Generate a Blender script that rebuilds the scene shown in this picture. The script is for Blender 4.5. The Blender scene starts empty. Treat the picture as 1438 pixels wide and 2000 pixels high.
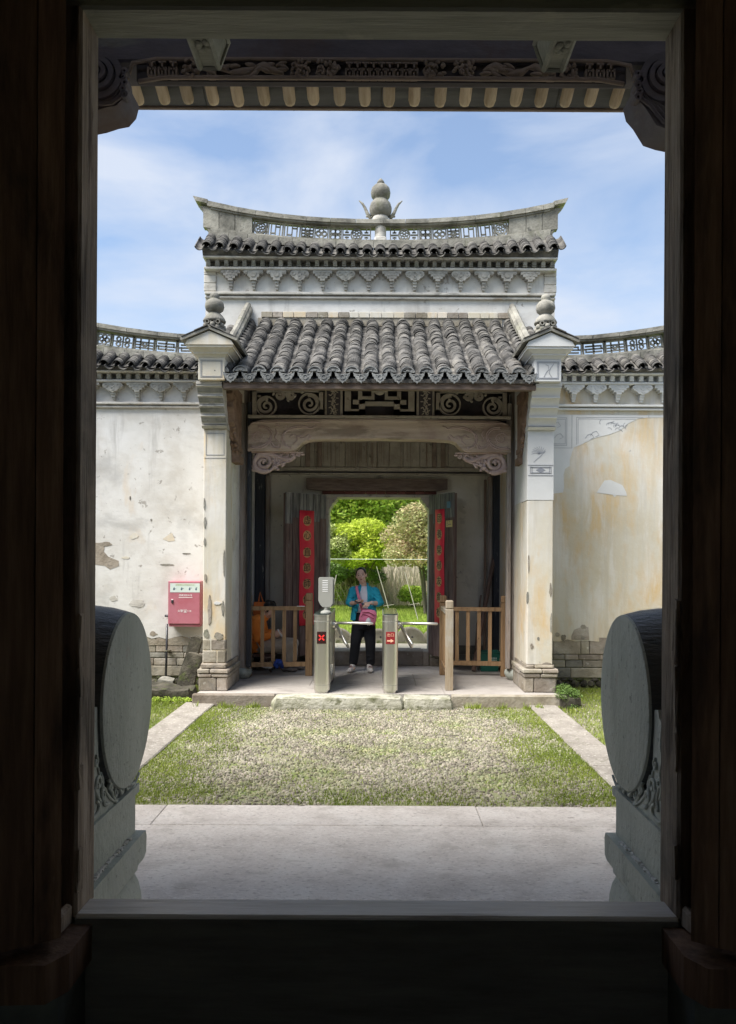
import bpy, bmesh, math, random
import numpy as np
from mathutils import Vector, Matrix, Euler, Quaternion
random.seed(7); RNG = np.random.default_rng(11)
PI = math.pi
SC = bpy.context.scene
COL = SC.collection
R = math.radians
# ------------------------------------------------------------------ camera
F = 1500.0; VX = 740.0; VY = 1096.0; EYE = 1.77
cd = bpy.data.cameras.new('camera'); cam = bpy.data.objects.new('camera', cd); COL.objects.link(cam)
cd.sensor_fit = 'VERTICAL'; cd.sensor_height = 24.0; cd.lens = 18.0
cd.shift_x = (719 - VX) / 2000.0; cd.shift_y = (VY - 1000) / 2000.0
cd.clip_start = 0.02; cd.clip_end = 2000
cam.matrix_world = Matrix.Translation((0, 0, EYE)) @ Matrix.Rotation(R(90), 4, 'X') @ Matrix.Rotation(R(0.3), 4, 'Z')
SC.camera = cam
# ------------------------------------------------------------------ world + sun
SUN_EL, SUN_AZ = R(58), R(238)      # azimuth measured from +Y, clockwise
w = bpy.data.worlds.new('World'); SC.world = w; w.use_nodes = True
nt = w.node_tree; nt.nodes.clear()
wo = nt.nodes.new('ShaderNodeOutputWorld'); wb = nt.nodes.new('ShaderNodeBackground')
sk = nt.nodes.new('ShaderNodeTexSky'); sk.sky_type = 'NISHITA'; sk.sun_disc = False
sk.sun_elevation = SUN_EL; sk.sun_rotation = SUN_AZ; sk.air_density = 1.1; sk.dust_density = 1.0; sk.ozone_density = 1.6
tc = nt.nodes.new('ShaderNodeTexCoord'); mp = nt.nodes.new('ShaderNodeMapping')
mp.inputs['Scale'].default_value = (1.3, 1.0, 3.2); mp.inputs['Location'].default_value = (0.35, 0.1, 0.42); mp.inputs['Rotation'].default_value = (0, R(12), 0)
nt.links.new(tc.outputs['Generated'], mp.inputs[0])
n1 = nt.nodes.new('ShaderNodeTexNoise'); n1.inputs['Scale'].default_value = 2.1; n1.inputs['Detail'].default_value = 9; n1.inputs['Roughness'].default_value = 0.52; n1.inputs['Distortion'].default_value = 0.35
nt.links.new(mp.outputs[0], n1.inputs['Vector'])
cr = nt.nodes.new('ShaderNodeValToRGB'); cr.color_ramp.elements[0].position = 0.42; cr.color_ramp.elements[0].color = (.10, .10, .10, 1)
cr.color_ramp.elements[1].position = 0.62; cr.color_ramp.elements[1].color = (.85, .85, .85, 1)
nt.links.new(n1.outputs[0], cr.inputs[0])
mx = nt.nodes.new('ShaderNodeMix'); mx.data_type = 'RGBA'
nt.links.new(cr.outputs[0], mx.inputs[0]); nt.links.new(sk.outputs[0], mx.inputs[6]); mx.inputs[7].default_value = (3.55, 3.85, 4.4, 1)
nt.links.new(mx.outputs[2], wb.inputs[0]); wb.inputs[1].default_value = 0.052
nt.links.new(wb.outputs[0], wo.inputs[0])
sl = bpy.data.lights.new('sun', 'SUN'); sl.energy = 2.3; sl.angle = R(40); sl.color = (1, .96, .90)
so = bpy.data.objects.new('sun', sl); COL.objects.link(so)
sd = Vector((math.sin(SUN_AZ) * math.cos(SUN_EL), math.cos(SUN_AZ) * math.cos(SUN_EL), math.sin(SUN_EL)))
so.rotation_euler = sd.to_track_quat('Z', 'Y').to_euler()
SC.view_settings.view_transform = 'Standard'; SC.view_settings.look = 'None'
SC.view_settings.gamma = 1; SC.view_settings.use_curve_mapping = False; SC.view_settings.exposure = 2.08
SC.cycles.max_bounces = 8; SC.cycles.diffuse_bounces = 5; SC.cycles.caustics_reflective = False; SC.cycles.caustics_refractive = False

# ------------------------------------------------------------------ helpers
def PX(px, Y): return (px - VX) * Y / F
def PZ(py, Y): return EYE - (py - VY) * Y / F
def P(px, py, Y): return Vector((PX(px, Y), Y, PZ(py, Y)))

def mk(name, cols, scale=4, stretch=(1, 1, 1), rough=.85, bump=.25, bscale=30, rnd=0, isl=0, metal=0, layers=(), detail=7, spec=.3, bstretch=None, hue=0, trans=0):
    m = bpy.data.materials.new(name); m.use_nodes = True
    t = m.node_tree; N = t.nodes; L = t.links; b = N['Principled BSDF']
    geo = N.new('ShaderNodeNewGeometry')
    def noise(sc, st, det=detail, dist=0.0, off=0):
        mpn = N.new('ShaderNodeMapping'); mpn.inputs['Scale'].default_value = st; mpn.inputs['Location'].default_value = (off, off * .7, off * 1.3)
        L.new(geo.outputs['Position'], mpn.inputs[0])
        n = N.new('ShaderNodeTexNoise'); n.inputs['Scale'].default_value = sc; n.inputs['Detail'].default_value = det; n.inputs['Roughness'].default_value = .62
        n.inputs['Distortion'].default_value = dist
        L.new(mpn.outputs[0], n.inputs['Vector']); return n.outputs[0]
    r = N.new('ShaderNodeValToRGB'); L.new(noise(scale, stretch), r.inputs[0])
    es = r.color_ramp.elements; k = len(cols)
    for i, c in enumerate(cols):
        pos = .32 + .36 * i / max(1, k - 1)
        if i == 0: es[0].position = pos; e = es[0]
        elif i == k - 1 and k > 1: es[-1].position = pos; e = es[-1]
        else: e = es.new(pos)
        e.color = (*c, 1)
    if k == 1: es[1].color = (*cols[0], 1)
    out = r.outputs[0]
    for q, (c, sc, lo, hi, st) in enumerate(layers):
        rr = N.new('ShaderNodeMapRange'); rr.inputs['From Min'].default_value = lo; rr.inputs['From Max'].default_value = hi
        L.new(noise(sc, st, 8, .3, 3.7 + q * 5.1), rr.inputs[0])
        mxx = N.new('ShaderNodeMix'); mxx.data_type = 'RGBA'; L.new(rr.outputs[0], mxx.inputs[0]); L.new(out, mxx.inputs[6]); mxx.inputs[7].default_value = (*c[:3], 1)
        if len(c) > 3:
            mm = N.new('ShaderNodeMath'); mm.operation = 'MULTIPLY'; mm.inputs[1].default_value = c[3]; L.new(rr.outputs[0], mm.inputs[0]); L.new(mm.outputs[0], mxx.inputs[0])
        out = mxx.outputs[2]
    if rnd or isl:
        hs = N.new('ShaderNodeHueSaturation')
        if rnd:
            oi = N.new('ShaderNodeObjectInfo'); src = oi.outputs['Random']; a = rnd
        else: src = geo.outputs['Random Per Island']; a = isl
        mr = N.new('ShaderNodeMapRange'); mr.inputs['To Min'].default_value = 1 - a; mr.inputs['To Max'].default_value = 1 + a
        L.new(src, mr.inputs[0]); L.new(mr.outputs[0], hs.inputs['Value'])
        if hue:
            ma = N.new('ShaderNodeMath'); ma.operation = 'MULTIPLY'; ma.inputs[1].default_value = 7.31; L.new(src, ma.inputs[0])
            mf = N.new('ShaderNodeMath'); mf.operation = 'FRACT'; L.new(ma.outputs[0], mf.inputs[0])
            mh = N.new('ShaderNodeMapRange'); mh.inputs['To Min'].default_value = .5 - hue; mh.inputs['To Max'].default_value = .5 + hue
            L.new(mf.outputs[0], mh.inputs[0]); L.new(mh.outputs[0], hs.inputs['Hue'])
        L.new(out, hs.inputs['Color']); out = hs.outputs[0]
    L.new(out, b.inputs['Base Color'])
    b.inputs['Roughness'].default_value = rough; b.inputs['Metallic'].default_value = metal; b.inputs['Specular IOR Level'].default_value = spec
    if trans:
        tr = N.new('ShaderNodeBsdfTranslucent'); L.new(out, tr.inputs[0]); ms = N.new('ShaderNodeMixShader'); ms.inputs[0].default_value = trans
        L.new(b.outputs[0], ms.inputs[1]); L.new(tr.outputs[0], ms.inputs[2]); L.new(ms.outputs[0], N['Material Output'].inputs[0])
    if bump:
        bp = N.new('ShaderNodeBump'); bp.inputs['Strength'].default_value = bump; bp.inputs['Distance'].default_value = .02
        L.new(noise(bscale, bstretch or stretch, 8), bp.inputs['Height']); L.new(bp.outputs[0], b.inputs['Normal'])
    return m

O1 = (1, 1, 1); VS = (1, 1, .12); VW = (6, 6, .45)
M = {}
M['plaster'] = mk('old_lime_plaster', [(.50, .48, .44), (.62, .61, .58), (.66, .655, .635)], 1.3, rough=.95, bump=.25, bscale=9,
    layers=[((.47, .44, .39, .55), 2.0, .50, .66, O1), ((.36, .35, .33, .7), 4, .57, .70, VS), ((.34, .335, .32, .5), 1.1, .55, .68, (1, 1, 1.6)), ((.60, .42, .22, .5), 1.6, .60, .75, (1, 1, .5)), ((.30, .28, .25, .85), 7, .64, .67, O1), ((.20, .19, .18, .7), 20, .67, .70, (1, 1, 1.8))])
M['plaster_yellow'] = mk('yellowed_lime_plaster', [(.54, .48, .36), (.58, .545, .46), (.61, .59, .54)], 1.1, rough=.95, bump=.25, bscale=9,
    layers=[((.60, .42, .20, .8), 1.9, .47, .66, (1.3, 1, .6)), ((.66, .64, .60, .6), 3.0, .50, .62, (1.5, 1, .35)), ((.47, .44, .38, .6), 7, .52, .68, (1.2, 1, .10)), ((.56, .50, .38, .5), 12, .50, .66, (1.5, 1, .10)), ((.36, .34, .30, .8), 8, .70, .72, O1)])
M['plaster_white'] = mk('fresh_white_plaster', [(.56, .56, .545), (.64, .645, .635)], 1.5, rough=.9, bump=.12, bscale=14, layers=[((.55, .55, .55, .35), 3, .55, .72, VS)])
M['plaster_dirty'] = mk('sooty_beige_plaster', [(.50, .465, .39), (.62, .585, .50), (.68, .64, .57)], 1.4, rough=.95, bump=.3, bscale=12,
    layers=[((.14, .13, .115, .8), 2.4, .55, .68, VS), ((.42, .39, .34, .6), 4, .58, .66, O1), ((.10, .095, .09, .8), 14, .66, .69, O1)])
M['trim'] = mk('weathered_white_trim', [(.42, .40, .355), (.56, .54, .50)], 2.5, rough=.92, bump=.3, bscale=20, layers=[((.26, .25, .23, .85), 6, .53, .64, (1, 1, 3)), ((.40, .30, .19, .6), 3, .62, .7, O1)])
M['stone_grey'] = mk('lichened_grey_stone', [(.12, .117, .10), (.235, .225, .195), (.31, .30, .26)], 5, rough=.95, bump=.5, bscale=25, rnd=.22,
    layers=[((.34, .33, .29, .6), 8, .60, .68, O1), ((.13, .135, .085, .6), 3.5, .56, .68, O1), ((.07, .07, .065, .8), 11, .62, .68, O1)])
M['bracket_stone'] = mk('pale_bracket_stone', [(.26, .25, .225), (.42, .41, .38)], 9, rough=.95, bump=.3, bscale=30, rnd=.15, hue=.015, layers=[((.14, .135, .12, .7), 14, .58, .68, O1)])
M['tile'] = mk('grey_clay_tile', [(.04, .04, .038), (.085, .081, .076), (.14, .132, .116)], 7, rough=.9, bump=.4, bscale=40, rnd=.5, layers=[((.20, .20, .15, .5), 16, .62, .70, O1), ((.30, .29, .26, .6), 26, .64, .7, O1)])
M['tile_mass'] = mk('grey_clay_tile_mass', [(.04, .04, .038), (.085, .081, .076), (.14, .132, .116)], 7, rough=.9, bump=.4, bscale=40, isl=.5, layers=[((.20, .20, .15, .5), 16, .62, .70, O1), ((.30, .29, .26, .6), 26, .64, .7, O1)])
M['tile_end'] = mk('eave_tile_end', [(.09, .095, .095), (.17, .175, .17)], 14, rough=.85, bump=.7, bscale=45, rnd=.25, layers=[((.30, .30, .28, .6), 30, .58, .66, O1)])
M['tan_stone'] = mk('tan_stone_block', [(.19, .16, .12), (.29, .255, .205), (.36, .33, .285)], 4, rough=.95, bump=.5, bscale=28, rnd=.22, hue=.015, layers=[((.16, .15, .135, .7), 6, .58, .68, O1), ((.55, .52, .46, .7), 9, .64, .68, O1)])
M['paving'] = mk('granite_slab', [(.47, .425, .385), (.56, .51, .465), (.60, .56, .515)], 3, rough=.9, bump=.6, bscale=45, rnd=.08, layers=[((.36, .32, .285, .5), 2.2, .52, .68, (1, 1.5, 1)), ((.26, .235, .21, .65), 52, .54, .66, (.55, 1, 1)), ((.70, .66, .61, .55), 60, .54, .66, (.6, 1, 1)), ((.34, .31, .27, .5), 7, .56, .68, (.6, 1, 1)), ((.20, .185, .16, .6), 12, .66, .70, (.7, 1, 1))])
M['path_stone'] = mk('grey_path_stone', [(.20, .18, .155), (.27, .245, .215), (.31, .285, .25)], 3, rough=.92, bump=.6, bscale=40, rnd=.1, layers=[((.18, .17, .13, .7), 20, .56, .64, O1), ((.48, .45, .40, .6), 30, .56, .64, O1)])
M['floor_stone'] = mk('porch_floor_stone', [(.33, .30, .27), (.41, .38, .35)], 3, rough=.8, bump=.35, bscale=30, layers=[((.20, .18, .165, .6), 5, .55, .66, (.6, 1, 1)), ((.47, .44, .41, .5), 9, .6, .68, O1)])
M['moss_stone'] = mk('mossy_pale_stone', [(.21, .21, .14), (.36, .35, .28), (.46, .445, .38)], 6, rough=.97, bump=1.0, bscale=22, layers=[((.10, .105, .05, .85), 7, .54, .64, (1, 1, 2))])
M['boulder'] = mk('dark_boulder', [(.025, .024, .017), (.06, .055, .042), (.10, .09, .07)], 7, rough=.97, bump=.8, bscale=30, rnd=.2, layers=[((.08, .10, .03, .7), 8, .55, .66, O1)])
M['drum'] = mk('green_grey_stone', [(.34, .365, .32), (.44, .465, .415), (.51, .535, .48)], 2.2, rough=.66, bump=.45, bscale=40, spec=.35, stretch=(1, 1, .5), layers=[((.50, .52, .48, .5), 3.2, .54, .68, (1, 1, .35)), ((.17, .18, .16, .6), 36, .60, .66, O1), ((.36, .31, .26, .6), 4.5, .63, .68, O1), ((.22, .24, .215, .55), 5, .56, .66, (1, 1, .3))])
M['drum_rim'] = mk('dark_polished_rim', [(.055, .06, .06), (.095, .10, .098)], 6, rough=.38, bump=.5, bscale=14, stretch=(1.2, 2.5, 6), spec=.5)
M['pebble'] = mk('river_pebble', [(.17, .155, .12), (.235, .215, .17), (.30, .275, .22)], 1.2, rough=.95, spec=.1, bump=0, isl=.5, hue=.03, layers=[((.23, .25, .11, .7), 1.6, .50, .66, O1)])
M['soil'] = mk('mossy_soil', [(.20, .19, .12), (.26, .25, .165), (.22, .235, .10)], 2.5, rough=1, bump=.8, bscale=60, layers=[((.13, .18, .035, .8), 1.6, .52, .64, O1), ((.27, .25, .19, .7), 3, .60, .70, O1)])
M['gravel'] = mk('pale_gravel', [(.42, .38, .30), (.52, .48, .39)], 20, rough=1, bump=.8, bscale=70, isl=.2)
M['grass'] = mk('grass_blade', [(.19, .26, .035), (.32, .38, .08)], 2, rough=.7, bump=0, isl=.35, trans=.35)
M['lawn'] = mk('lawn_ground', [(.20, .32, .04), (.30, .44, .07)], 2, rough=1, bump=.5, bscale=50)
M['dark_wood'] = mk('dark_brown_timber', [(.10, .055, .033), (.17, .095, .058), (.24, .145, .09)], 5, VW, rough=.6, bump=.35, bscale=14, spec=.3, rnd=.15, layers=[((.025, .014, .009, .7), 3, .52, .66, (3, 3, .5))])
M['frame_wood'] = mk('worn_frame_timber', [(.20, .15, .11), (.32, .255, .20), (.42, .35, .285)], 6, VW, rough=.85, bump=.6, bscale=14, layers=[((.06, .035, .022, .8), 5, .54, .64, (3, 3, .4)), ((.10, .09, .08, .7), 1.3, .45, .62, O1)])
M['beam_dark'] = mk('dark_front_beam', [(.085, .078, .095), (.14, .125, .145)], 4, (1, 1, 3), rough=.75, bump=.3, bscale=12, layers=[((.20, .20, .17, .5), 3, .60, .68, (1, 1, 3)), ((.10, .06, .045, .6), 2, .52, .64, O1)])
M['eave_sheath'] = mk('grey_roof_sheathing', [(.14, .145, .15), (.20, .205, .21)], 4, (.35, 4, 4), rough=.85, bump=.3, bscale=10)
M['sill_shade'] = mk('threshold_shade', [(.085, .08, .07), (.15, .14, .12)], 4, (.5, 4, 4), rough=.8, bump=.5, bscale=12, layers=[((.12, .11, .10, .6), 5, .60, .68, (.4, 1, 2))])  # same timber as the sill, with the front's shade put into the colour
M['lintel_wood'] = mk('grey_lintel_timber', [(.20, .205, .18), (.34, .34, .295)], 4, (.35, 4, 4), rough=.85, bump=.4, bscale=10, layers=[((.38, .37, .31, .6), 3.5, .60, .66, (1, 1, 3))])
M['sill_wood'] = mk('worn_threshold_timber', [(.50, .46, .41), (.60, .56, .52), (.66, .62, .58)], 6, (.5, 7, 7), rough=.38, bump=.25, bscale=14, spec=.6, layers=[((.14, .10, .08, .6), 3, .56, .66, (.3, 4, 4))])
M['rafter'] = mk('pale_rafter_timber', [(.42, .32, .22), (.56, .45, .33), (.64, .54, .42)], 7, (6, .8, 1), rough=.85, bump=.4, bscale=12, rnd=.18)
M['old_brown'] = mk('faded_brown_timber', [(.09, .062, .048), (.16, .118, .095), (.22, .17, .14)], 5, (1, 6, 6), rough=.8, bump=.4, bscale=12)
M['carved'] = mk('carved_brown_timber', [(.20, .155, .13), (.30, .24, .205)], 8, rough=.8, bump=.4, bscale=22)
M['grey_carved'] = mk('grey_carved_timber', [(.34, .305, .265), (.48, .44, .385)], 6, rough=.9, bump=.35, bscale=22, layers=[((.10, .085, .07, .6), 8, .58, .68, O1)])
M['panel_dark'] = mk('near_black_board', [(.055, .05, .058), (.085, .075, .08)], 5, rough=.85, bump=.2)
M['beam'] = mk('pale_moon_beam_timber', [(.42, .33, .27), (.56, .46, .385), (.66, .56, .48)], 2.2, (.5, 1, 5), rough=.85, bump=.35, bscale=14, layers=[((.19, .15, .115, .7), 2.5, .52, .64, (.6, 1, 2)), ((.33, .23, .20, .5), 1.5, .5, .62, O1)])
M['pink_wood'] = mk('faded_pink_carving', [(.44, .33, .30), (.58, .46, .43)], 7, rough=.85, bump=.3, bscale=22, layers=[((.20, .13, .115, .5), 9, .6, .68, O1)])
M['brown_carved'] = mk('reddish_carved_strut', [(.14, .09, .06), (.23, .155, .11), (.29, .20, .15)], 9, rough=.85, bump=.9, bscale=18)
M['column_wood'] = mk('grey_column_timber', [(.20, .165, .14), (.31, .27, .24), (.38, .35, .32)], 5, VW, rough=.88, bump=.5, bscale=10, layers=[((.33, .22, .165, .6), 1.4, .5, .64, (2, 2, .6)), ((.10, .09, .085, .8), 8, .60, .66, (4, 4, .3))])
M['post_black'] = mk('blue_black_post', [(.022, .026, .036), (.05, .052, .06)], 5, VW, rough=.7, bump=.3, layers=[((.26, .25, .23, .7), 9, .63, .68, (3, 3, .5))])
M['door_plank'] = mk('old_door_plank', [(.09, .056, .05), (.16, .105, .09), (.22, .165, .14)], 6, VW, rough=.85, bump=.5, bscale=10, rnd=.2, layers=[((.20, .185, .165, .75), 7, .60, .67, (4, 4, .35))])
M['door_top'] = mk('bleached_door_plank', [(.06, .058, .058), (.17, .165, .155), (.32, .31, .29)], 5, VW, rough=.9, bump=.4, bscale=10, rnd=.15)
M['rail_wood'] = mk('stained_rail_timber', [(.21, .125, .06), (.33, .205, .105), (.40, .26, .14)], 5, VW, rough=.6, bump=.3, bscale=10, spec=.4, rnd=.12, layers=[((.09, .045, .02, .8), 4, .66, .70, (2, 2, 1))])
M['rail_grey'] = mk('faded_rail_timber', [(.27, .205, .13), (.40, .33, .24)], 5, VW, rough=.75, bump=.4, bscale=10, layers=[((.42, .41, .38, .7), 1.3, .46, .62, O1)])
M['red_paper'] = mk('red_paper', [(.78, .025, .05), (.85, .05, .075)], 4, rough=.6, bump=.06)
M['gold'] = mk('pale_gold_ink', [(.62, .30, .13), (.70, .38, .18)], 30, rough=.6, bump=0)
M['ink'] = mk('black_ink', [(.02, .015, .012)], rough=.5, bump=0)
M['steel'] = mk('brushed_steel', [(.68, .66, .60), (.78, .76, .70)], 3, (40, 40, .4), rough=.36, bump=.04, metal=1)
M['steel_dark'] = mk('dark_glass_top', [(.05, .07, .06)], rough=.06, bump=0, spec=.7)
M['plastic_grey'] = mk('grey_plastic', [(.30, .30, .275), (.33, .33, .30)], rough=.5, bump=0)
M['white_slot'] = mk('white_slot', [(.85, .85, .85)], rough=.5, bump=0)
M['sign_black'] = mk('sign_black', [(.035, .012, .012)], rough=.4, bump=0)
M['sign_red'] = mk('sign_dark_red', [(.26, .02, .025)], rough=.4, bump=0)
M['sign_peach'] = mk('sign_peach', [(.90, .52, .36)], rough=.5, bump=0)
M['sign_x'] = mk('sign_bright_red', [(.95, .05, .045)], rough=.5, bump=0)
M['cabinet'] = mk('faded_red_enamel', [(.36, .12, .155), (.42, .16, .20)], 2, rough=.4, bump=.05, spec=.5, layers=[((.33, .07, .09, .6), 2.5, .52, .66, O1)])
M['label_pale'] = mk('pale_green_label', [(.50, .60, .55), (.56, .62, .62)], 6, rough=.5, bump=0)
M['white'] = mk('white_paint', [(.82, .80, .80)], rough=.5, bump=0)
M['dark_ink'] = mk('blue_black_ink', [(.06, .10, .14)], rough=.5, bump=0)
M['yellow_ink'] = mk('olive_ink', [(.50, .55, .30)], rough=.5, bump=0)
M['pipe'] = mk('black_pipe', [(.03, .03, .035)], rough=.35, bump=0, spec=.5)
M['skin'] = mk('skin', [(.70, .45, .34), (.76, .52, .40)], 12, rough=.5, bump=0)
M['lip'] = mk('lips', [(.42, .14, .12)], rough=.5, bump=0)
M['eye'] = mk('eye_and_brow', [(.03, .02, .018)], rough=.5, bump=0)
M['hair'] = mk('black_hair', [(.012, .010, .010), (.03, .027, .025)], 40, (1, 1, .2), rough=.45, bump=.3, bscale=60)
M['teal'] = mk('turquoise_jacket_cloth', [(.025, .38, .52), (.04, .46, .62)], 9, rough=.8, bump=.5, bscale=16)
M['teal_light'] = mk('pale_turquoise_lining', [(.25, .50, .58)], rough=.8, bump=0)
M['tshirt'] = mk('white_tshirt_cloth', [(.80, .79, .85), (.85, .84, .88)], 6, rough=.85, bump=.4, bscale=14)
M['trousers'] = mk('black_trouser_cloth', [(.010, .011, .014), (.018, .019, .023)], 8, rough=.85, bump=.5, bscale=12)
M['shoe'] = mk('off_white_shoe', [(.58, .55, .52), (.68, .66, .64)], 20, rough=.6, bump=.1)
M['shoe_sole'] = mk('maroon_sole', [(.22, .06, .06)], rough=.7, bump=0)
M['pink'] = mk('pink_bag_cloth', [(.82, .22, .36), (.88, .28, .42)], 10, rough=.7, bump=.35, bscale=24)
M['pink_strap'] = mk('pink_strap_cloth', [(.80, .25, .35)], rough=.7, bump=.1)
M['plush'] = mk('white_plush', [(.72, .70, .72)], rough=1, bump=.6, bscale=90)
M['orange'] = mk('orange_jacket_cloth', [(.90, .25, .04), (.95, .32, .06)], 9, rough=.75, bump=.6, bscale=13, layers=[((.42, .06, .012, .6), 10, .62, .70, O1)])
M['orange_bag'] = mk('orange_bag_cloth', [(.60, .15, .03), (.68, .19, .045)], 8, rough=.7, bump=.3)
M['beige'] = mk('beige_trouser_cloth', [(.42, .36, .30), (.52, .46, .39)], 9, rough=.85, bump=.5, bscale=14)
M['shoe_grey'] = mk('grey_cloth_shoe', [(.22, .19, .17)], rough=.8, bump=.1)
M['phone'] = mk('dark_phone', [(.04, .035, .035)], rough=.2, bump=0, spec=.6)
M['chair_metal'] = mk('worn_chair_tube', [(.22, .17, .15)], rough=.4, bump=0, metal=.6)
M['chair_seat'] = mk('brown_vinyl', [(.13, .075, .06)], rough=.5, bump=.1)
M['blue_cloth'] = mk('blue_cloth', [(.01, .03, .16), (.02, .05, .24)], 20, rough=.9, bump=.6, bscale=50)
M['bin_green'] = mk('dark_green_plastic', [(.012, .10, .075), (.02, .13, .10)], rough=.4, bump=0)
M['pole_wood'] = mk('dark_plank_timber', [(.10, .06, .045), (.17, .115, .09)], 6, VW, rough=.8, bump=.4, bscale=10)
M['bamboo'] = mk('grey_brown_bamboo', [(.17, .11, .08), (.26, .19, .14)], 6, VW, rough=.6, bump=.2)
M['brick_red'] = mk('dark_red_brick', [(.10, .035, .028), (.15, .06, .048)], 8, rough=.9, bump=.3, rnd=.25)
M['millstone'] = mk('weathered_millstone', [(.27, .24, .19), (.40, .365, .30)], 7, rough=.95, bump=.5, bscale=30)
M['bark'] = mk('tree_bark', [(.10, .085, .065), (.18, .155, .125)], 8, VW, rough=.95, bump=.6, bscale=14)
M['pale_bark'] = mk('pale_bark', [(.26, .24, .20), (.36, .34, .29)], 8, VW, rough=.95, bump=.4, bscale=14)
M['leaf_green'] = mk('bright_camphor_leaf', [(.32, .46, .06), (.52, .64, .13)], .9, rough=.6, bump=0, isl=.45, hue=.02, trans=.4)
M['leaf_yellow'] = mk('yellow_green_leaf', [(.36, .46, .04), (.54, .62, .09)], 1.2, rough=.6, bump=0, isl=.35, trans=.4)
M['leaf_red'] = mk('bronze_tipped_leaf', [(.26, .30, .10), (.56, .43, .27)], .9, rough=.6, bump=0, isl=.45, hue=.035, trans=.3)
M['leaf_dark'] = mk('dark_evergreen_leaf', [(.10, .17, .04), (.18, .27, .07)], 1.5, rough=.5, bump=0, isl=.4, trans=.25)
M['leaf_pale'] = mk('pale_olive_leaf', [(.28, .33, .10), (.42, .46, .19)], 1.5, rough=.7, bump=0, isl=.4, trans=.3)
M['dry'] = mk('dry_straw', [(.48, .43, .32), (.62, .57, .45)], 3, rough=.95, bump=0, isl=.35, trans=.2)
M['hill'] = mk('wooded_hill', [(.06, .10, .035), (.11, .16, .05)], .2, rough=1, bump=.6, bscale=2)
M['sticker_yellow'] = mk('yellow_plaque', [(.60, .47, .20)], rough=.5, bump=0)
M['sticker_blue'] = mk('blue_sticker', [(.05, .13, .22), (.12, .25, .34)], 60, rough=.5, bump=0)
M['line_ink'] = mk('grey_drawn_line', [(.25, .26, .29)], rough=.8, bump=0)
M['line_dark'] = mk('dark_painted_line', [(.06, .055, .07)], rough=.8, bump=0)
M['wire'] = mk('pale_wire', [(.65, .68, .66)], rough=.4, bump=0)
M['hall_plaster'] = mk('dark_hall_plaster', [(.42, .39, .35), (.52, .49, .45)], 2, rough=.95, bump=.2)
M['hall_floor'] = mk('worn_hall_floor', [(.24, .22, .20), (.32, .29, .26)], 4, rough=.8, bump=.2)
M['pivot_stone'] = mk('pivot_stone_grey', [(.09, .10, .09), (.15, .16, .14)], 6, rough=.9, bump=.5, bscale=30)

def glass_mat():
    m = bpy.data.materials.new('clear_glass'); m.use_nodes = True; b = m.node_tree.nodes['Principled BSDF']
    b.inputs['Transmission Weight'].default_value = .9; b.inputs['Roughness'].default_value = .03; b.inputs['Base Color'].default_value = (.8, .9, .86, 1); return m
M['glass'] = glass_mat()

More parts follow.
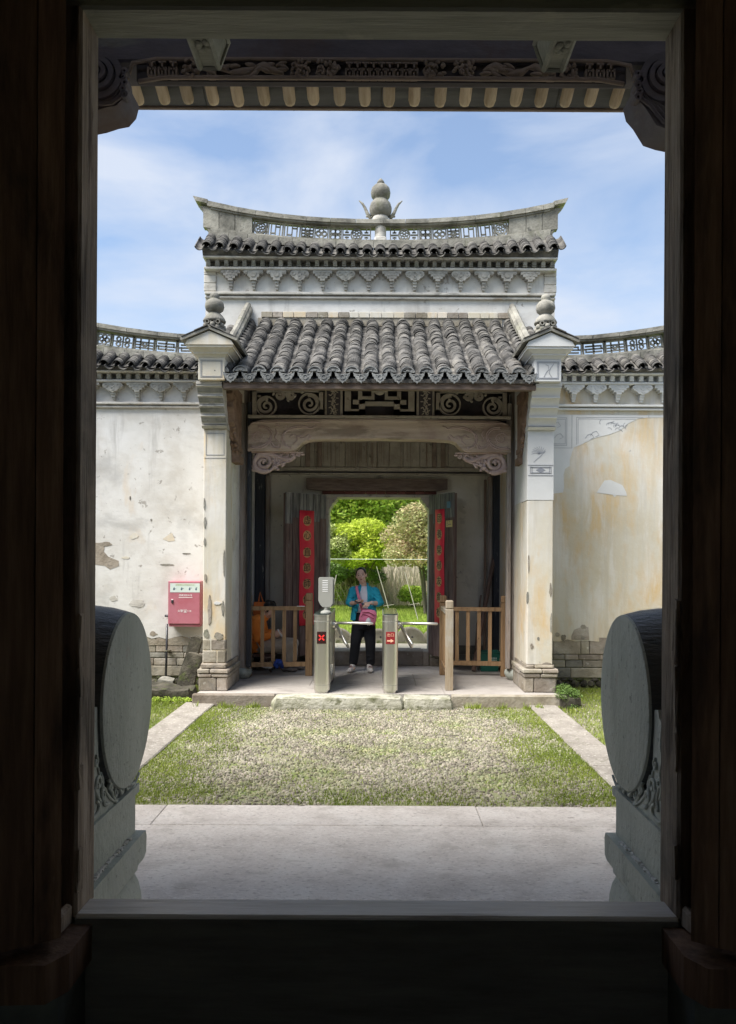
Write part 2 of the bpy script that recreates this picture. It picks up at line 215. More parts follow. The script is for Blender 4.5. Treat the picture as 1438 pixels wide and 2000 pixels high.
def wpos(o):
    v = Vector((0, 0, 0))
    while o is not None: v = v + o.location; o = o.parent
    return v
def smooth(pts, k=4):
    P_ = [Vector(p) for p in pts]; out = []
    for i in range(len(P_) - 1):
        p0, p1, p2, p3 = P_[max(i - 1, 0)], P_[i], P_[i + 1], P_[min(i + 2, len(P_) - 1)]
        for j in range(k): t = j / k; out.append(.5 * (2 * p1 + (p2 - p0) * t + (2 * p0 - 5 * p1 + 4 * p2 - p3) * t * t + (3 * p1 - p0 - 3 * p2 + p3) * t ** 3))
    return out + [P_[-1]]
class MB:
    def __init__(s): s.v = []; s.f = []; s.mi = []
    def add(s, vs, fs, m=0):
        k = len(s.v); s.v += [tuple(p) for p in vs]; s.f += [tuple(i + k for i in f) for f in fs]; s.mi += [m] * len(fs); return s
    def box(s, x0, x1, y0, y1, z0, z1, j=0, m=0, Rm=None, tb=None):
        vs = [Vector((x, y, z)) for z in (z0, z1) for y in (y0, y1) for x in (x0, x1)]
        if j: vs = [v + Vector((random.uniform(-j, j), random.uniform(-j, j), random.uniform(-j, j))) for v in vs]
        if tb:
            cx, cy = (x0 + x1) / 2, (y0 + y1) / 2
            for i in range(4, 8): vs[i].x = cx + (vs[i].x - cx) * tb; vs[i].y = cy + (vs[i].y - cy) * tb
        if Rm:
            c = Vector(((x0 + x1) / 2, (y0 + y1) / 2, (z0 + z1) / 2)); vs = [Rm @ (v - c) + c for v in vs]
        return s.add(vs, [(0, 2, 3, 1), (4, 5, 7, 6), (0, 1, 5, 4), (2, 6, 7, 3), (0, 4, 6, 2), (1, 3, 7, 5)], m)
    def bbox(s, x0, x1, y0, y1, z0, z1, b=.006, j=0, m=0, Rm=None):
        """box with chamfered edges"""
        a = min(b, (x1 - x0) * .3, (y1 - y0) * .3, (z1 - z0) * .3)
        bm = bmesh.new(); bmesh.ops.create_cube(bm, size=1)
        for v in bm.verts: v.co = Vector((x0 + (v.co.x + .5) * (x1 - x0), y0 + (v.co.y + .5) * (y1 - y0), z0 + (v.co.z + .5) * (z1 - z0)))
        bmesh.ops.bevel(bm, geom=list(bm.edges), offset=a, segments=1, affect='EDGES')
        c = Vector(((x0 + x1) / 2, (y0 + y1) / 2, (z0 + z1) / 2)); vs = []
        for v in bm.verts:
            p = v.co.copy()
            if j: p += Vector((random.uniform(-j, j), random.uniform(-j, j), random.uniform(-j, j)))
            if Rm: p = Rm @ (p - c) + c
            vs.append(p)
        bm.verts.index_update(); fs = [tuple(v.index for v in f.verts) for f in bm.faces]; bm.free()
        return s.add(vs, fs, m)
    def prism(s, pts, axis, a, b, m=0):
        """pts: 2-D outline; axis x -> (y,z), y -> (x,z), z -> (x,y)"""
        n = len(pts)
        def mkp(p, t): return {'x': (t, p[0], p[1]), 'y': (p[0], t, p[1]), 'z': (p[0], p[1], t)}[axis]
        vs = [mkp(p, a) for p in pts] + [mkp(p, b) for p in pts]
        fs = [tuple(range(n))[::-1], tuple(range(n, 2 * n))] + [(i, (i + 1) % n, n + (i + 1) % n, n + i) for i in range(n)]
        return s.add(vs, fs, m)
    def tube(s, path, rad, n=8, m=0, cap=True, flat=None, up=None):
        path = [Vector(p) for p in path]; k = len(path)
        if not hasattr(rad, '__len__'): rad = [rad] * k
        u = None; vs = []
        for i, p in enumerate(path):
            t = (path[min(i + 1, k - 1)] - path[max(i - 1, 0)]).normalized()
            if up is not None: u = (Vector(up) - Vector(up).dot(t) * t)
            elif u is None:
                a = Vector((0, 0, 1)) if abs(t.z) < .9 else Vector((1, 0, 0)); u = a - a.dot(t) * t
            else: u = u - u.dot(t) * t
            if u.length < 1e-6: u = t.orthogonal()
            u.normalize(); w_ = t.cross(u)
            for q in range(n):
                a = 2 * PI * (q + .5) / n; fl = flat or 1
                vs.append(p + (math.cos(a) * u * fl + math.sin(a) * w_) * rad[i])
        fs = [(i * n + q, i * n + (q + 1) % n, (i + 1) * n + (q + 1) % n, (i + 1) * n + q) for i in range(k - 1) for q in range(n)]
        if cap: fs += [tuple(range(n))[::-1], tuple(range((k - 1) * n, k * n))]
        return s.add(vs, fs, m)
    def lathe(s, prof, c, n=20, m=0, axis='z', sx=1, sy=1):
        vs = []; k = len(prof); c = Vector(c)
        for (r, h) in prof:
            for q in range(n):
                a = 2 * PI * q / n; x, y = math.cos(a) * r * sx, math.sin(a) * r * sy
                vs.append(c + (Vector((x, y, h)) if axis == 'z' else Vector((h, x, y)) if axis == 'x' else Vector((x, h, y))))
        fs = [(i * n + q, i * n + (q + 1) % n, (i + 1) * n + (q + 1) % n, (i + 1) * n + q) for i in range(k - 1) for q in range(n)]
        fs += [tuple(range(n))[::-1], tuple(range((k - 1) * n, k * n))]
        return s.add(vs, fs, m)
    def ell(s, c, r, Rm=None, nu=14, nv=9, m=0, j=0):
        c = Vector(c); vs = [c + (Rm @ Vector((0, 0, -r[2])) if Rm else Vector((0, 0, -r[2])))]
        for i in range(1, nv):
            t = PI * i / nv - PI / 2
            for q in range(nu):
                a = 2 * PI * q / nu; p = Vector((math.cos(t) * math.cos(a) * r[0], math.cos(t) * math.sin(a) * r[1], math.sin(t) * r[2]))
                if j: p *= 1 + random.uniform(-j, j)
                vs.append(c + (Rm @ p if Rm else p))
        vs.append(c + (Rm @ Vector((0, 0, r[2])) if Rm else Vector((0, 0, r[2]))))
        fs = [(0, 1 + (q + 1) % nu, 1 + q) for q in range(nu)]
        for i in range(nv - 2):
            for q in range(nu): a = 1 + i * nu; fs.append((a + q, a + (q + 1) % nu, a + nu + (q + 1) % nu, a + nu + q))
        e = len(vs) - 1; a = 1 + (nv - 2) * nu; fs += [(a + q, a + (q + 1) % nu, e) for q in range(nu)]
        return s.add(vs, fs, m)
    def rings(s, rs, n=16, m=0):
        """rs: list of (centre, rx, ry) horizontal ellipses or (centre, u, v) vectors"""
        vs = []
        for (c, a, b) in rs:
            c = Vector(c)
            A = a if isinstance(a, Vector) else Vector((a, 0, 0)); B = b if isinstance(b, Vector) else Vector((0, b, 0))
            for q in range(n): t = 2 * PI * q / n; vs.append(c + A * math.cos(t) + B * math.sin(t))
        k = len(rs)
        fs = [(i * n + q, i * n + (q + 1) % n, (i + 1) * n + (q + 1) % n, (i + 1) * n + q) for i in range(k - 1) for q in range(n)]
        fs += [tuple(range(n))[::-1], tuple(range((k - 1) * n, k * n))]
        return s.add(vs, fs, m)
    def mesh(s, name, mats, smooth=False):
        me = bpy.data.meshes.new(name); me.from_pydata(s.v, [], s.f)
        for m_ in (mats if isinstance(mats, (list, tuple)) else [mats]): me.materials.append(M[m_] if isinstance(m_, str) else m_)
        if any(s.mi): me.polygons.foreach_set('material_index', s.mi)
        if smooth: me.polygons.foreach_set('use_smooth', [True] * len(me.polygons))
        me.update(); return me
    def build(s, name, mats, parent=None, smooth=False, kind=None, label=None, fix=True, angle=None):
        if parent is not None:
            o_ = wpos(parent); s.v = [(x - o_.x, y - o_.y, z - o_.z) for x, y, z in s.v]
        me = s.mesh(name, mats, smooth)
        if fix:
            bm = bmesh.new(); bm.from_mesh(me); bmesh.ops.recalc_face_normals(bm, faces=bm.faces); bm.to_mesh(me); bm.free()
        if angle:
            me.polygons.foreach_set('use_smooth', [True] * len(me.polygons)); me.set_sharp_from_angle(angle=R(angle))
        o = bpy.data.objects.new(name, me); COL.objects.link(o); o.parent = parent
        if kind: o['kind'] = kind
        if label: o['label'] = label
        return o
def obj(name, me, parent, loc=(0, 0, 0), rot=None, scale=None):
    o = bpy.data.objects.new(name, me); COL.objects.link(o); o.parent = parent
    o.location = Vector(loc) - (wpos(parent) if parent is not None else Vector((0, 0, 0)))
    if rot is not None:
        if isinstance(rot, Matrix): o.rotation_euler = rot.to_euler()
        else: o.rotation_euler = rot
    if scale is not None: o.scale = scale if hasattr(scale, '__len__') else (scale,) * 3
    return o
def tag(o, label, cat, group=None):
    o['label'] = label; o['category'] = cat
    if group: o['group'] = group
    return o
def thing(name, label, cat, loc=(0, 0, 0), group=None):
    o = bpy.data.objects.new(name, None); COL.objects.link(o); o.location = loc; o.empty_display_size = .2
    return tag(o, label, cat, group)
def struct(o): o['kind'] = 'structure'; return o
def text_mesh(s, size, depth=.001, mat='ink'):
    cu = bpy.data.curves.new('txt', 'FONT'); cu.body = s; cu.size = size; cu.extrude = depth; cu.align_x = 'CENTER'; cu.align_y = 'CENTER'; cu.resolution_u = 3
    o = bpy.data.objects.new('txt', cu); COL.objects.link(o); bpy.context.view_layer.update()
    me = bpy.data.meshes.new_from_object(o.evaluated_get(bpy.context.evaluated_depsgraph_get()))
    bpy.data.objects.remove(o); bpy.data.curves.remove(cu)
    me.materials.clear(); me.materials.append(M[mat]); return me
def np_mesh(name, V, Fq, mat, parent=None, smooth=False, matidx=None):
    me = bpy.data.meshes.new(name); nv, nf, k = len(V), len(Fq), Fq.shape[1]
    me.vertices.add(nv); me.vertices.foreach_set('co', V.astype(np.float32).ravel())
    me.loops.add(nf * k); me.loops.foreach_set('vertex_index', Fq.astype(np.int32).ravel())
    me.polygons.add(nf); me.polygons.foreach_set('loop_start', np.arange(0, nf * k, k, dtype=np.int32)); me.polygons.foreach_set('loop_total', np.full(nf, k, dtype=np.int32))
    for m_ in (mat if isinstance(mat, (list, tuple)) else [mat]): me.materials.append(M[m_])
    if matidx is not None: me.polygons.foreach_set('material_index', matidx.astype(np.int32))
    if smooth: me.polygons.foreach_set('use_smooth', np.ones(nf, dtype=bool))
    me.update(calc_edges=True); me.validate()
    o = bpy.data.objects.new(name, me); COL.objects.link(o)
    if parent is not None: o.parent = parent; o.location = -wpos(parent)
    return o
def soften_edge(bm, it=6):
    bv = [v for v in bm.verts if any(len(e.link_faces) == 1 for e in v.link_edges)]
    nb = {v: [e.other_vert(v) for e in v.link_edges if len(e.link_faces) == 1] for v in bv}
    for _ in range(it):
        new = {v: v.co * .4 + sum((n.co for n in nb[v]), Vector()) * (.6 / len(nb[v])) for v in bv if len(nb[v]) == 2}
        for v, c in new.items(): v.co = c
def fuse(name, mb, mats, parent, voxel=.008, smooth=4, drop=None, paint=None, thick=0):
    me = mb.mesh(name + '_src', mats); o = bpy.data.objects.new(name, me); COL.objects.link(o)
    md = o.modifiers.new('r', 'REMESH'); md.mode = 'VOXEL'; md.voxel_size = voxel
    if smooth: sm = o.modifiers.new('s', 'SMOOTH'); sm.factor = .5; sm.iterations = smooth
    bpy.context.view_layer.update()
    me2 = bpy.data.meshes.new_from_object(o.evaluated_get(bpy.context.evaluated_depsgraph_get()))
    bpy.data.objects.remove(o)
    bm = bmesh.new(); bm.from_mesh(me2)
    if drop: bmesh.ops.delete(bm, geom=[f for f in bm.faces if drop(f.calc_center_median())], context='FACES'); soften_edge(bm)
    for f in bm.faces:
        f.smooth = True; f.material_index = paint(f.calc_center_median()) if paint else 0
    off = wpos(parent)
    for v in bm.verts: v.co -= off
    bm.to_mesh(me2); bm.free(); me2.name = name
    me2.materials.clear()
    for m_ in mats: me2.materials.append(M[m_])
    o = bpy.data.objects.new(name, me2); COL.objects.link(o); o.parent = parent
    if thick: sd_ = o.modifiers.new('t', 'SOLIDIFY'); sd_.thickness = thick; sd_.offset = -1
    return o
def rough_block(x0, x1, y0, y1, z0, z1, amp=.02, n=3, seed=0):
    """irregular stone: subdivided, noisy box"""
    bm = bmesh.new(); bmesh.ops.create_cube(bm, size=1); bmesh.ops.subdivide_edges(bm, edges=list(bm.edges), cuts=n, use_grid_fill=True)
    import mathutils.noise as mn
    for v in bm.verts:
        c = v.co.copy(); l = c.length; c = c.lerp(c.normalized() * .62, .22)
        p = Vector((x0 + (c.x + .5) * (x1 - x0), y0 + (c.y + .5) * (y1 - y0), z0 + (c.z + .5) * (z1 - z0)))
        p += mn.noise_vector(p * 5 + Vector((seed, 0, 0))) * amp; v.co = p
    bm.verts.index_update(); mb = MB(); mb.add([v.co for v in bm.verts], [tuple(v.index for v in f.verts) for f in bm.faces]); bm.free(); return mb
# ================================================================== SETTING
PF = 0.13      # porch floor level
LW = 0.30      # lawn level beyond the gate
b = MB(); b.box(-300, 300, -300, 600, -1.2, -.06); struct(b.build('ground', 'soil'))
b = MB(); b.box(-40, 40, 12.55, 300, -.05, LW); o = struct(b.build('lawn_terrain', 'lawn'))
b = MB(); b.box(-6.5, 6.5, 2.6, 5.14, -.06, -.004); b2 = b
pave = struct(b.build('courtyard_paving', 'soil'))
# big granite slabs in front of the hall, laid edge to edge with narrow joints
xs = [-6.4, -4.6, -2.4, 2.7, 4.9, 6.4]
for (ya, yb, sh) in ((2.62, 5.135, 0),):
    for i in range(len(xs) - 1):
        q = MB(); q.bbox(xs[i] + sh * (0 < i) + .004, xs[i + 1] + sh * (i + 1 < len(xs) - 1) - .004, ya + .004, yb - .002, -.05, random.uniform(-.002, .003), b=.004)
        q.build('slab', 'paving', pave)
kerb = MB(); kerb.box(-6.5, 6.5, 5.14, 5.56, -.06, -.012); kerb = struct(kerb.build('edging_strip', 'soil'))
for (a, c) in ((-6.4, -3.6), (-3.6, -1.52), (-1.52, .71), (.71, 2.2), (2.2, 4.2), (4.2, 6.4)):
    q = MB(); q.bbox(a + .002, c - .002, 5.138, 5.555, -.05, random.uniform(.0, .004), b=.005); q.build('edging_stone', 'paving', kerb)
# two diagonal-looking side strips (they run straight back)
for sgn in (-1, 1):
    pth = MB(); xa, xb = (1.84, 2.19) if sgn > 0 else (-2.38, -2.0)
    pth.box(xa, xb, 5.565, 9.5, -.06, -.012); pth = struct(pth.build('side_path', 'soil'))
    y = 5.57
    for L_ in (1.05, 1.2, .85, .82):
        q = MB(); q.bbox(xa + .004, xb - .004, y + .004, y + L_ - .004, -.05, .018 + random.uniform(-.003, .003), b=.012, j=.002); q.build('path_stone', 'path_stone', pth); y += L_
# ---- cobbles: one mesh of pebbles, set in rows on edge
def pebbles(name, x0, x1, y0, y1, keep, row=.037, step=.025, seed=1):
    g = np.random.default_rng(seed); pts = []; ri = 0; y = y0 + .03
    while y < y1 - .02:
        n = int((x1 - x0) / step); x = x0 + step * (np.arange(n) + g.random()) + g.uniform(-.013, .013, n)
        yy = y + g.uniform(-.017, .017, n) + .035 * np.sin(x * 3.1 + y * 1.3) + .02 * np.sin(x * 9.7 + y * 4)
        tilt = (1 if (ri % 2) else -1) * g.uniform(.2, 1.2, n) + .7 * np.sin(x * 1.7 + y * 2.3)
        kp = keep(x, yy, g)
        pts.append(np.stack([x, yy, tilt], 1)[kp]); y += row * g.uniform(.92, 1.1); ri += 1
    P_ = np.concatenate(pts); n = len(P_)
    ang = np.arange(6) * PI / 3; L_ = g.uniform(.013, .026, n); W_ = g.uniform(.007, .0135, n); H_ = g.uniform(.003, .011, n)
    V = np.zeros((n, 13, 3)); ct, st = np.cos(P_[:, 2]), np.sin(P_[:, 2])
    def ring(k, sc, z):
        for q in range(6):
            a = math.cos(ang[q]) * L_ * sc; c = math.sin(ang[q]) * W_ * sc
            V[:, k + q, 0] = P_[:, 0] + c * ct - a * st; V[:, k + q, 1] = P_[:, 1] + a * ct + c * st; V[:, k + q, 2] = z
    ring(0, 1, -.008); ring(6, .78, H_ * .62); V[:, 12, 0] = P_[:, 0]; V[:, 12, 1] = P_[:, 1]; V[:, 12, 2] = H_
    f = []
    for q in range(6): r2 = (q + 1) % 6; f += [(q, r2, 6 + r2), (q, 6 + r2, 6 + q), (6 + q, 6 + r2, 12)]
    Fq = (np.array(f)[None] + (np.arange(n) * 13)[:, None, None]).reshape(-1, 3)
    o = np_mesh(name, V.reshape(-1, 3), Fq, 'pebble', smooth=True); o['kind'] = 'stuff'; return o
def gn(x, y, s=1.0, o=0.0):   # cheap smooth noise
    return .5 + .25 * (np.sin(x * 2.1 * s + 1.3 + o) * np.cos(y * 1.7 * s + .4 - o) + np.sin(x * 5.3 * s + y * 3.1 * s + o) * .6 + np.sin(y * 7.7 * s - x * 2.9 * s + 2 * o) * .4)
b = MB(); b.box(-2.0, 1.84, 5.56, 9.3, -.06, -.006); struct(b.build('cobble_bed', 'soil'))
def keepc(x, y, g):
    edge = np.clip(np.minimum(x + 1.99, 1.83 - x) / .55, 0, 1); near = np.clip((y - 5.75) / .5, 0, 1)
    p = .30 + .65 * edge * (.55 + .45 * near); return g.random(len(x)) < np.clip(p * (.45 + 1.0 * gn(x, y)), .15, .97)
tag(pebbles('cobbles', -1.99, 1.83, 5.57, 9.28, keepc), 'rows of small grey pebbles set on edge between the two stone strips', 'cobbles')
for sg, a, c in ((-1, -6.4, -2.39), (1, 2.20, 6.4)):
    tag(pebbles('cobbles', a, c, 5.6, 10.7, lambda x, y, g: g.random(len(x)) < .35 + .3 * gn(x, y), row=.075, step=.05, seed=5 + sg), 'sparse pebbles in the grass %s of the court' % ('behind the round stone on the left' if sg < 0 else 'on the right, around the planter'), 'cobbles')
def blades(name, x0, x1, y0, y1, n, dens, z=0, h=(.012, .030), w=.0035, mat='grass', seed=3, lean=.5):
    g = np.random.default_rng(seed); x = g.uniform(x0, x1, n); y = g.uniform(y0, y1, n); k = g.random(n) < dens(x, y); x, y = x[k], y[k]; n = len(x)
    a = g.uniform(0, 2 * PI, n); hh = g.uniform(h[0], h[1], n); V = np.zeros((n, 3, 3)); dx, dy = np.cos(a) * w, np.sin(a) * w
    V[:, 0] = np.stack([x - dx, y - dy, np.full(n, z - .005)], 1); V[:, 1] = np.stack([x + dx, y + dy, np.full(n, z - .005)], 1)
    a2 = g.uniform(0, 2 * PI, n); V[:, 2] = np.stack([x + np.cos(a2) * hh * lean, y + np.sin(a2) * hh * lean, z + hh], 1)
    o = np_mesh(name, V.reshape(-1, 3), np.arange(n * 3).reshape(-1, 3), mat); o['kind'] = 'stuff'; return o
def dgr(x, y):
    e = np.clip(1 - np.minimum(x + 1.99, 1.83 - x) / .75, 0, 1); nr = np.clip(1 - (y - 5.56) / .9, 0, 1) * .55
    return np.clip((e ** .7 + nr) * (gn(x, y, 1.3) * 1.25) - .06, .03, 1)
tag(blades('grass', -2.0, 1.84, 5.57, 9.3, 190000, dgr), 'short grass and moss growing between the pebbles of the court', 'grass')
for sg, a, c in ((-1, -6.4, -2.38), (1, 2.19, 6.4)):
    tag(blades('grass', a, c, 5.58, 10.75, 110000, lambda x, y: np.clip(.25 + .8 * gn(x, y, 1.1, sg) + .25 * (y > 9.8), 0, 1), seed=9 + sg, h=(.015, .04)), 'short grass outside the %s stone strip' % ('left' if sg < 0 else 'right'), 'grass')
def line_blades(x, y): return np.ones(len(x)) * .9
tag(blades('weeds', -2.2, 2.2, 9.19, 9.30, 2600, lambda x, y: (gn(x * 4, y, 2) > .56) * (abs(x) > 1.0) * .9, h=(.03, .09), w=.006, seed=21), 'weeds along the foot of the porch step', 'weeds')
tag(blades('grass', -7, 7, 13.85, 32, 160000, lambda x, y: .6 + .4 * gn(x, y), z=LW, h=(.04, .10), w=.012, seed=22), 'green lawn beyond the gate', 'grass')
b = MB(); b.box(-3.2, 3.2, 12.56, 13.62, LW + .001, LW + .012); struct(b.build('gravel_path', 'gravel'))
# porch floor
pf = MB(); pf.box(-2.24, 2.28, 9.52, 12.1, -.05, PF - .012); pf = struct(pf.build('porch_floor', 'floor_stone'))
for (a, c, ya, yb) in ((-2.24, -.62, 9.5, 10.1), (-.62, .83, 9.5, 10.1), (.83, 2.28, 9.5, 10.1), (-2.24, -.9, 10.1, 11.2), (-.9, .5, 10.1, 11.2), (.5, 2.28, 10.1, 11.2), (-2.2, -.2, 11.2, 12.09), (-.2, 2.24, 11.2, 12.09)):
    q = MB(); q.bbox(a + .002, c - .002, ya + .002, yb - .002, PF - .05, PF + random.uniform(-.0008, .0008), b=.003); q.build('floor_slab', 'floor_stone', pf)
for (a, c) in ((-2.28, -1.26), (.90, 2.32)):
    q = MB(); q.bbox(a, c, 9.40, 9.499, -.05, PF, b=.012, j=.003); q.build('step_stone', 'tan_stone', pf)
q = rough_block(-1.26, .30, 9.14, 9.50, -.06, PF + .004, .012, 7, 3); q.build('step_stone', 'moss_stone', pf, angle=50)
q = rough_block(.305, .885, 9.17, 9.50, -.06, PF - .004, .016, 5, 8); q.build('step_stone', 'moss_stone', pf, angle=50)
# courtyard side walls (out of frame, they close the court)
for sgn in (-1, 1):
    xx = sgn * 6.5; q = MB(); q.box(min(xx, xx + sgn * .35), max(xx, xx + sgn * .35), 2.7, 11.2, -.05, 3.4)
    q.build('side_wall', 'plaster', None); bpy.context.scene.objects[-1]
for o in list(SC.objects):
    if o.name.startswith('side_wall'): tag(o, 'plain plaster wall closing the %s side of the court' % ('left' if o.data.vertices[0].co.x < 0 else 'right'), 'wall')

# ================================================================== WALL CROWN
def arc_tile(r, L_, th=.012, up=True, a0=8, n=8):
    mb = MB(); vs = []
    for (rr) in (r, r - th):
        for yy in (0, L_):
            for i in range(n + 1):
                a = R(a0 + (180 - 2 * a0) * i / n); x, z = math.cos(a) * rr, math.sin(a) * rr - (r * math.sin(R(a0)))
                vs.append((x, yy, z if up else -z))
    m = n + 1; f = []
    for i in range(n):
        f += [(i, i + 1, m + i + 1, m + i), (2 * m + i, 3 * m + i, 3 * m + i + 1, 2 * m + i + 1), (i, 2 * m + i, 2 * m + i + 1, i + 1), (m + i, m + i + 1, 3 * m + i + 1, 3 * m + i)]
    f += [(0, m, 3 * m, 2 * m), (n, 2 * m + n, 3 * m + n, m + n)]
    mb.add(vs, f); return mb
TILE = arc_tile(.084, .15, .010).mesh('tile', 'tile')
TILE_S = arc_tile(.070, .13, .010).mesh('tile', 'tile')
def pan_mass(name, cols, rows, parent):   # cols: list of (x, y0, z0, slope); joined concave tiles
    mb = MB()
    for (x, y0, z0, sl_, r) in cols:
        pm = arc_tile(r, .17, up=False)
        for k in range(rows):
            c, s_ = math.cos(sl_), math.sin(sl_); d = k * .09
            mb.add([(x + p[0], y0 + d * c + p[1] * c - p[2] * s_, z0 + d * s_ + p[1] * s_ + p[2] * c + .004 * (k % 2)) for p in pm.v], pm.f)
    o = mb.build(name, 'tile_mass', parent, fix=False); o['kind'] = 'stuff'; return o

def ring2(mb, cx, cz, r, rw, y0, y1, n=16, a0=0, a1=360):
    for i in range(n):
        A, B_ = R(a0 + (a1 - a0) * i / n), R(a0 + (a1 - a0) * (i + 1) / n)
        mb.prism([(cx + r * math.cos(A), cz + r * math.sin(A)), (cx + r * math.cos(B_), cz + r * math.sin(B_)), (cx + (r - rw) * math.cos(B_), cz + (r - rw) * math.sin(B_)), (cx + (r - rw) * math.cos(A), cz + (r - rw) * math.sin(A))], 'y', y0, y1)
def lattice(w_, h, kind):
    mb = MB(); t = .016; y0, y1 = -.02, .02; X, Z = w_ / 2 - .003, h / 2
    mb.box(-X, X, y0, y1, Z - t, Z); mb.box(-X, X, y0, y1, -Z, -Z + t); mb.box(-X, -X + t, y0, y1, -Z, Z); mb.box(X - t, X, y0, y1, -Z, Z)
    X -= t; Z -= t; a, c = y0 + .006, y1 - .006
    if kind == 0:
        ring2(mb, 0, 0, Z * .98, .02, a - .004, c, 18)
        for k in range(5): A = R(90 + 72 * k); ring2(mb, math.cos(A) * Z * .42, math.sin(A) * Z * .42, Z * .32, .014, a + .002, c, 8)
        for sx in (-1, 1):
            mb.box(min(sx * X, sx * Z), max(sx * X, sx * Z), a, c, -.009, .009); xm = sx * (X + Z) / 2
            mb.box(xm - .009, xm + .009, a, c, .03, Z); mb.box(xm - .009, xm + .009, a, c, -Z, -.03); mb.box(xm - .03, xm + .03, a, c, .03, .045); mb.box(xm - .03, xm + .03, a, c, -.045, -.03)
    elif kind == 1:
        k = max(2, int(w_ / .075))
        for i in range(k):
            x = -X + (i + .5) * 2 * X / k
            mb.box(x - .008, x - .001 + .008, a, c, -Z, Z)
            if i < k - 1: xx = x + X / k; mb.box(x, xx * 2 - x, a, c, (Z - .045) * (1 if i % 2 else -1) - .008, (Z - .045) * (1 if i % 2 else -1) + .008)
    elif kind == 2:
        r = min(X, Z) * .50
        for (dx, dz) in ((r, 0), (-r, 0), (0, r), (0, -r)): ring2(mb, dx, dz, r * .98, .02, a - .003, c, 12)
        for dx in (-1, 1):
            for dz in (-1, 1): mb.box(min(dx * X, dx * r), max(dx * X, dx * r), a, c, dz * Z * .8 - .006, dz * Z * .8 + .006)
    elif kind == 3:
        for sx in (-1, 1):
            mb.box(sx * X * .45 - .009, sx * X * .45 + .009, a, c, -Z, Z)
        for z in (-.6, -.1, .4): mb.box(-X, X, a, c, Z * z - .009, Z * z + .009)
        ring2(mb, 0, 0, min(X, Z) * .5, .02, a - .003, c, 10)
    elif kind == 4:
        for z in (-.5, 0, .5): mb.box(-X * (.85 if z else 1), X * (.85 if z else 1), a, c, Z * z - .010, Z * z + .010)
        mb.box(-.012, .012, a, c, -Z, Z); mb.box(-X * .85, -X * .85 + .016, a, c, -Z * .5, Z * .1); mb.box(X * .85 - .016, X * .85, a, c, -Z * .1, Z * .5)
    elif kind == 5:
        for sx in (-1, 1):
            for sz in (-1, 1): ring2(mb, sx * X * .45, sz * Z * .45, Z * .48, .018, a, c, 8)
        mb.box(-X, X, a, c, -.007, .007); mb.box(-.008, .008, a, c, -Z, Z)
    return mb
def bracket_mesh(kind, hs):
    mb = MB(); d = .11
    if kind == 0:     # stepped key-pattern
        out = [(-.14, 0), (-.14, -.045), (-.105, -.045), (-.105, -.08), (-.07, -.08), (-.07, -.115), (-.035, -.115), (-.035, -.15), (.035, -.15), (.035, -.115), (.07, -.115), (.07, -.08), (.105, -.08), (.105, -.045), (.14, -.045), (.14, 0)]
        mb.prism(out, 'y', -d, 0)
        for (x, z, w_, h) in ((-.09, -.022, .03, .02), (-.03, -.022, .03, .02), (.03, -.022, .03, .02), (.09, -.022, .03, .02), (-.05, -.062, .03, .02), (.05, -.062, .03, .02), (0, -.062, .022, .02), (0, -.10, .04, .02)): mb.box(x - w_ / 2, x + w_ / 2, -d - .008, -d + .002, z - h / 2, z + h / 2)
    elif kind == 1:   # cloud
        out = []
        for (cx, cz, r, a0, a1) in ((-.095, -.045, .045, 90, 235), (-.042, -.105, .032, 190, 290), (0, -.125, .03, 215, 325), (.042, -.105, .032, 250, 350), (.095, -.045, .045, -55, 90)):
            for i in range(7): A = R(a0 + (a1 - a0) * i / 6); out.append((cx + r * math.cos(A), cz + r * math.sin(A)))
        mb.prism(out, 'y', -d, 0)
        for sx in (-1, 1): ring2(mb, sx * .085, -.045, .03, .01, -d - .010, -d + .002, 10); 
        ring2(mb, 0, -.045, .032, .010, -d - .010, -d + .002, 10); ring2(mb, 0, -.10, .026, .009, -d - .010, -d + .002, 10)
    else:             # scroll-eared square with a disc
        out = [(-.14, 0), (-.145, -.03), (-.13, -.05), (-.085, -.05), (-.085, -.09), (-.05, -.105), (-.05, -.145), (.05, -.145), (.05, -.105), (.085, -.09), (.085, -.05), (.13, -.05), (.145, -.03), (.14, 0)]
        mb.prism(out, 'y', -d, 0); ring2(mb, 0, -.058, .042, .042, -d - .012, -d + .002, 12)
        for sx in (-1, 1): mb.box(sx * .105 - .02, sx * .105 + .02, -d - .008, -d + .002, -.035, -.012)
    # stem of three little steps
    mb.box(-.03, .03, -.085, 0, -.185, -.150); mb.box(-.027, .027, -.07, 0, -.225, -.185); mb.prism([(-.024, -.225), (.024, -.225), (.018, -.262), (-.018, -.262)], 'y', -.052, 0)
    mb.v = [(x, y, z * hs) for x, y, z in mb.v]; return mb
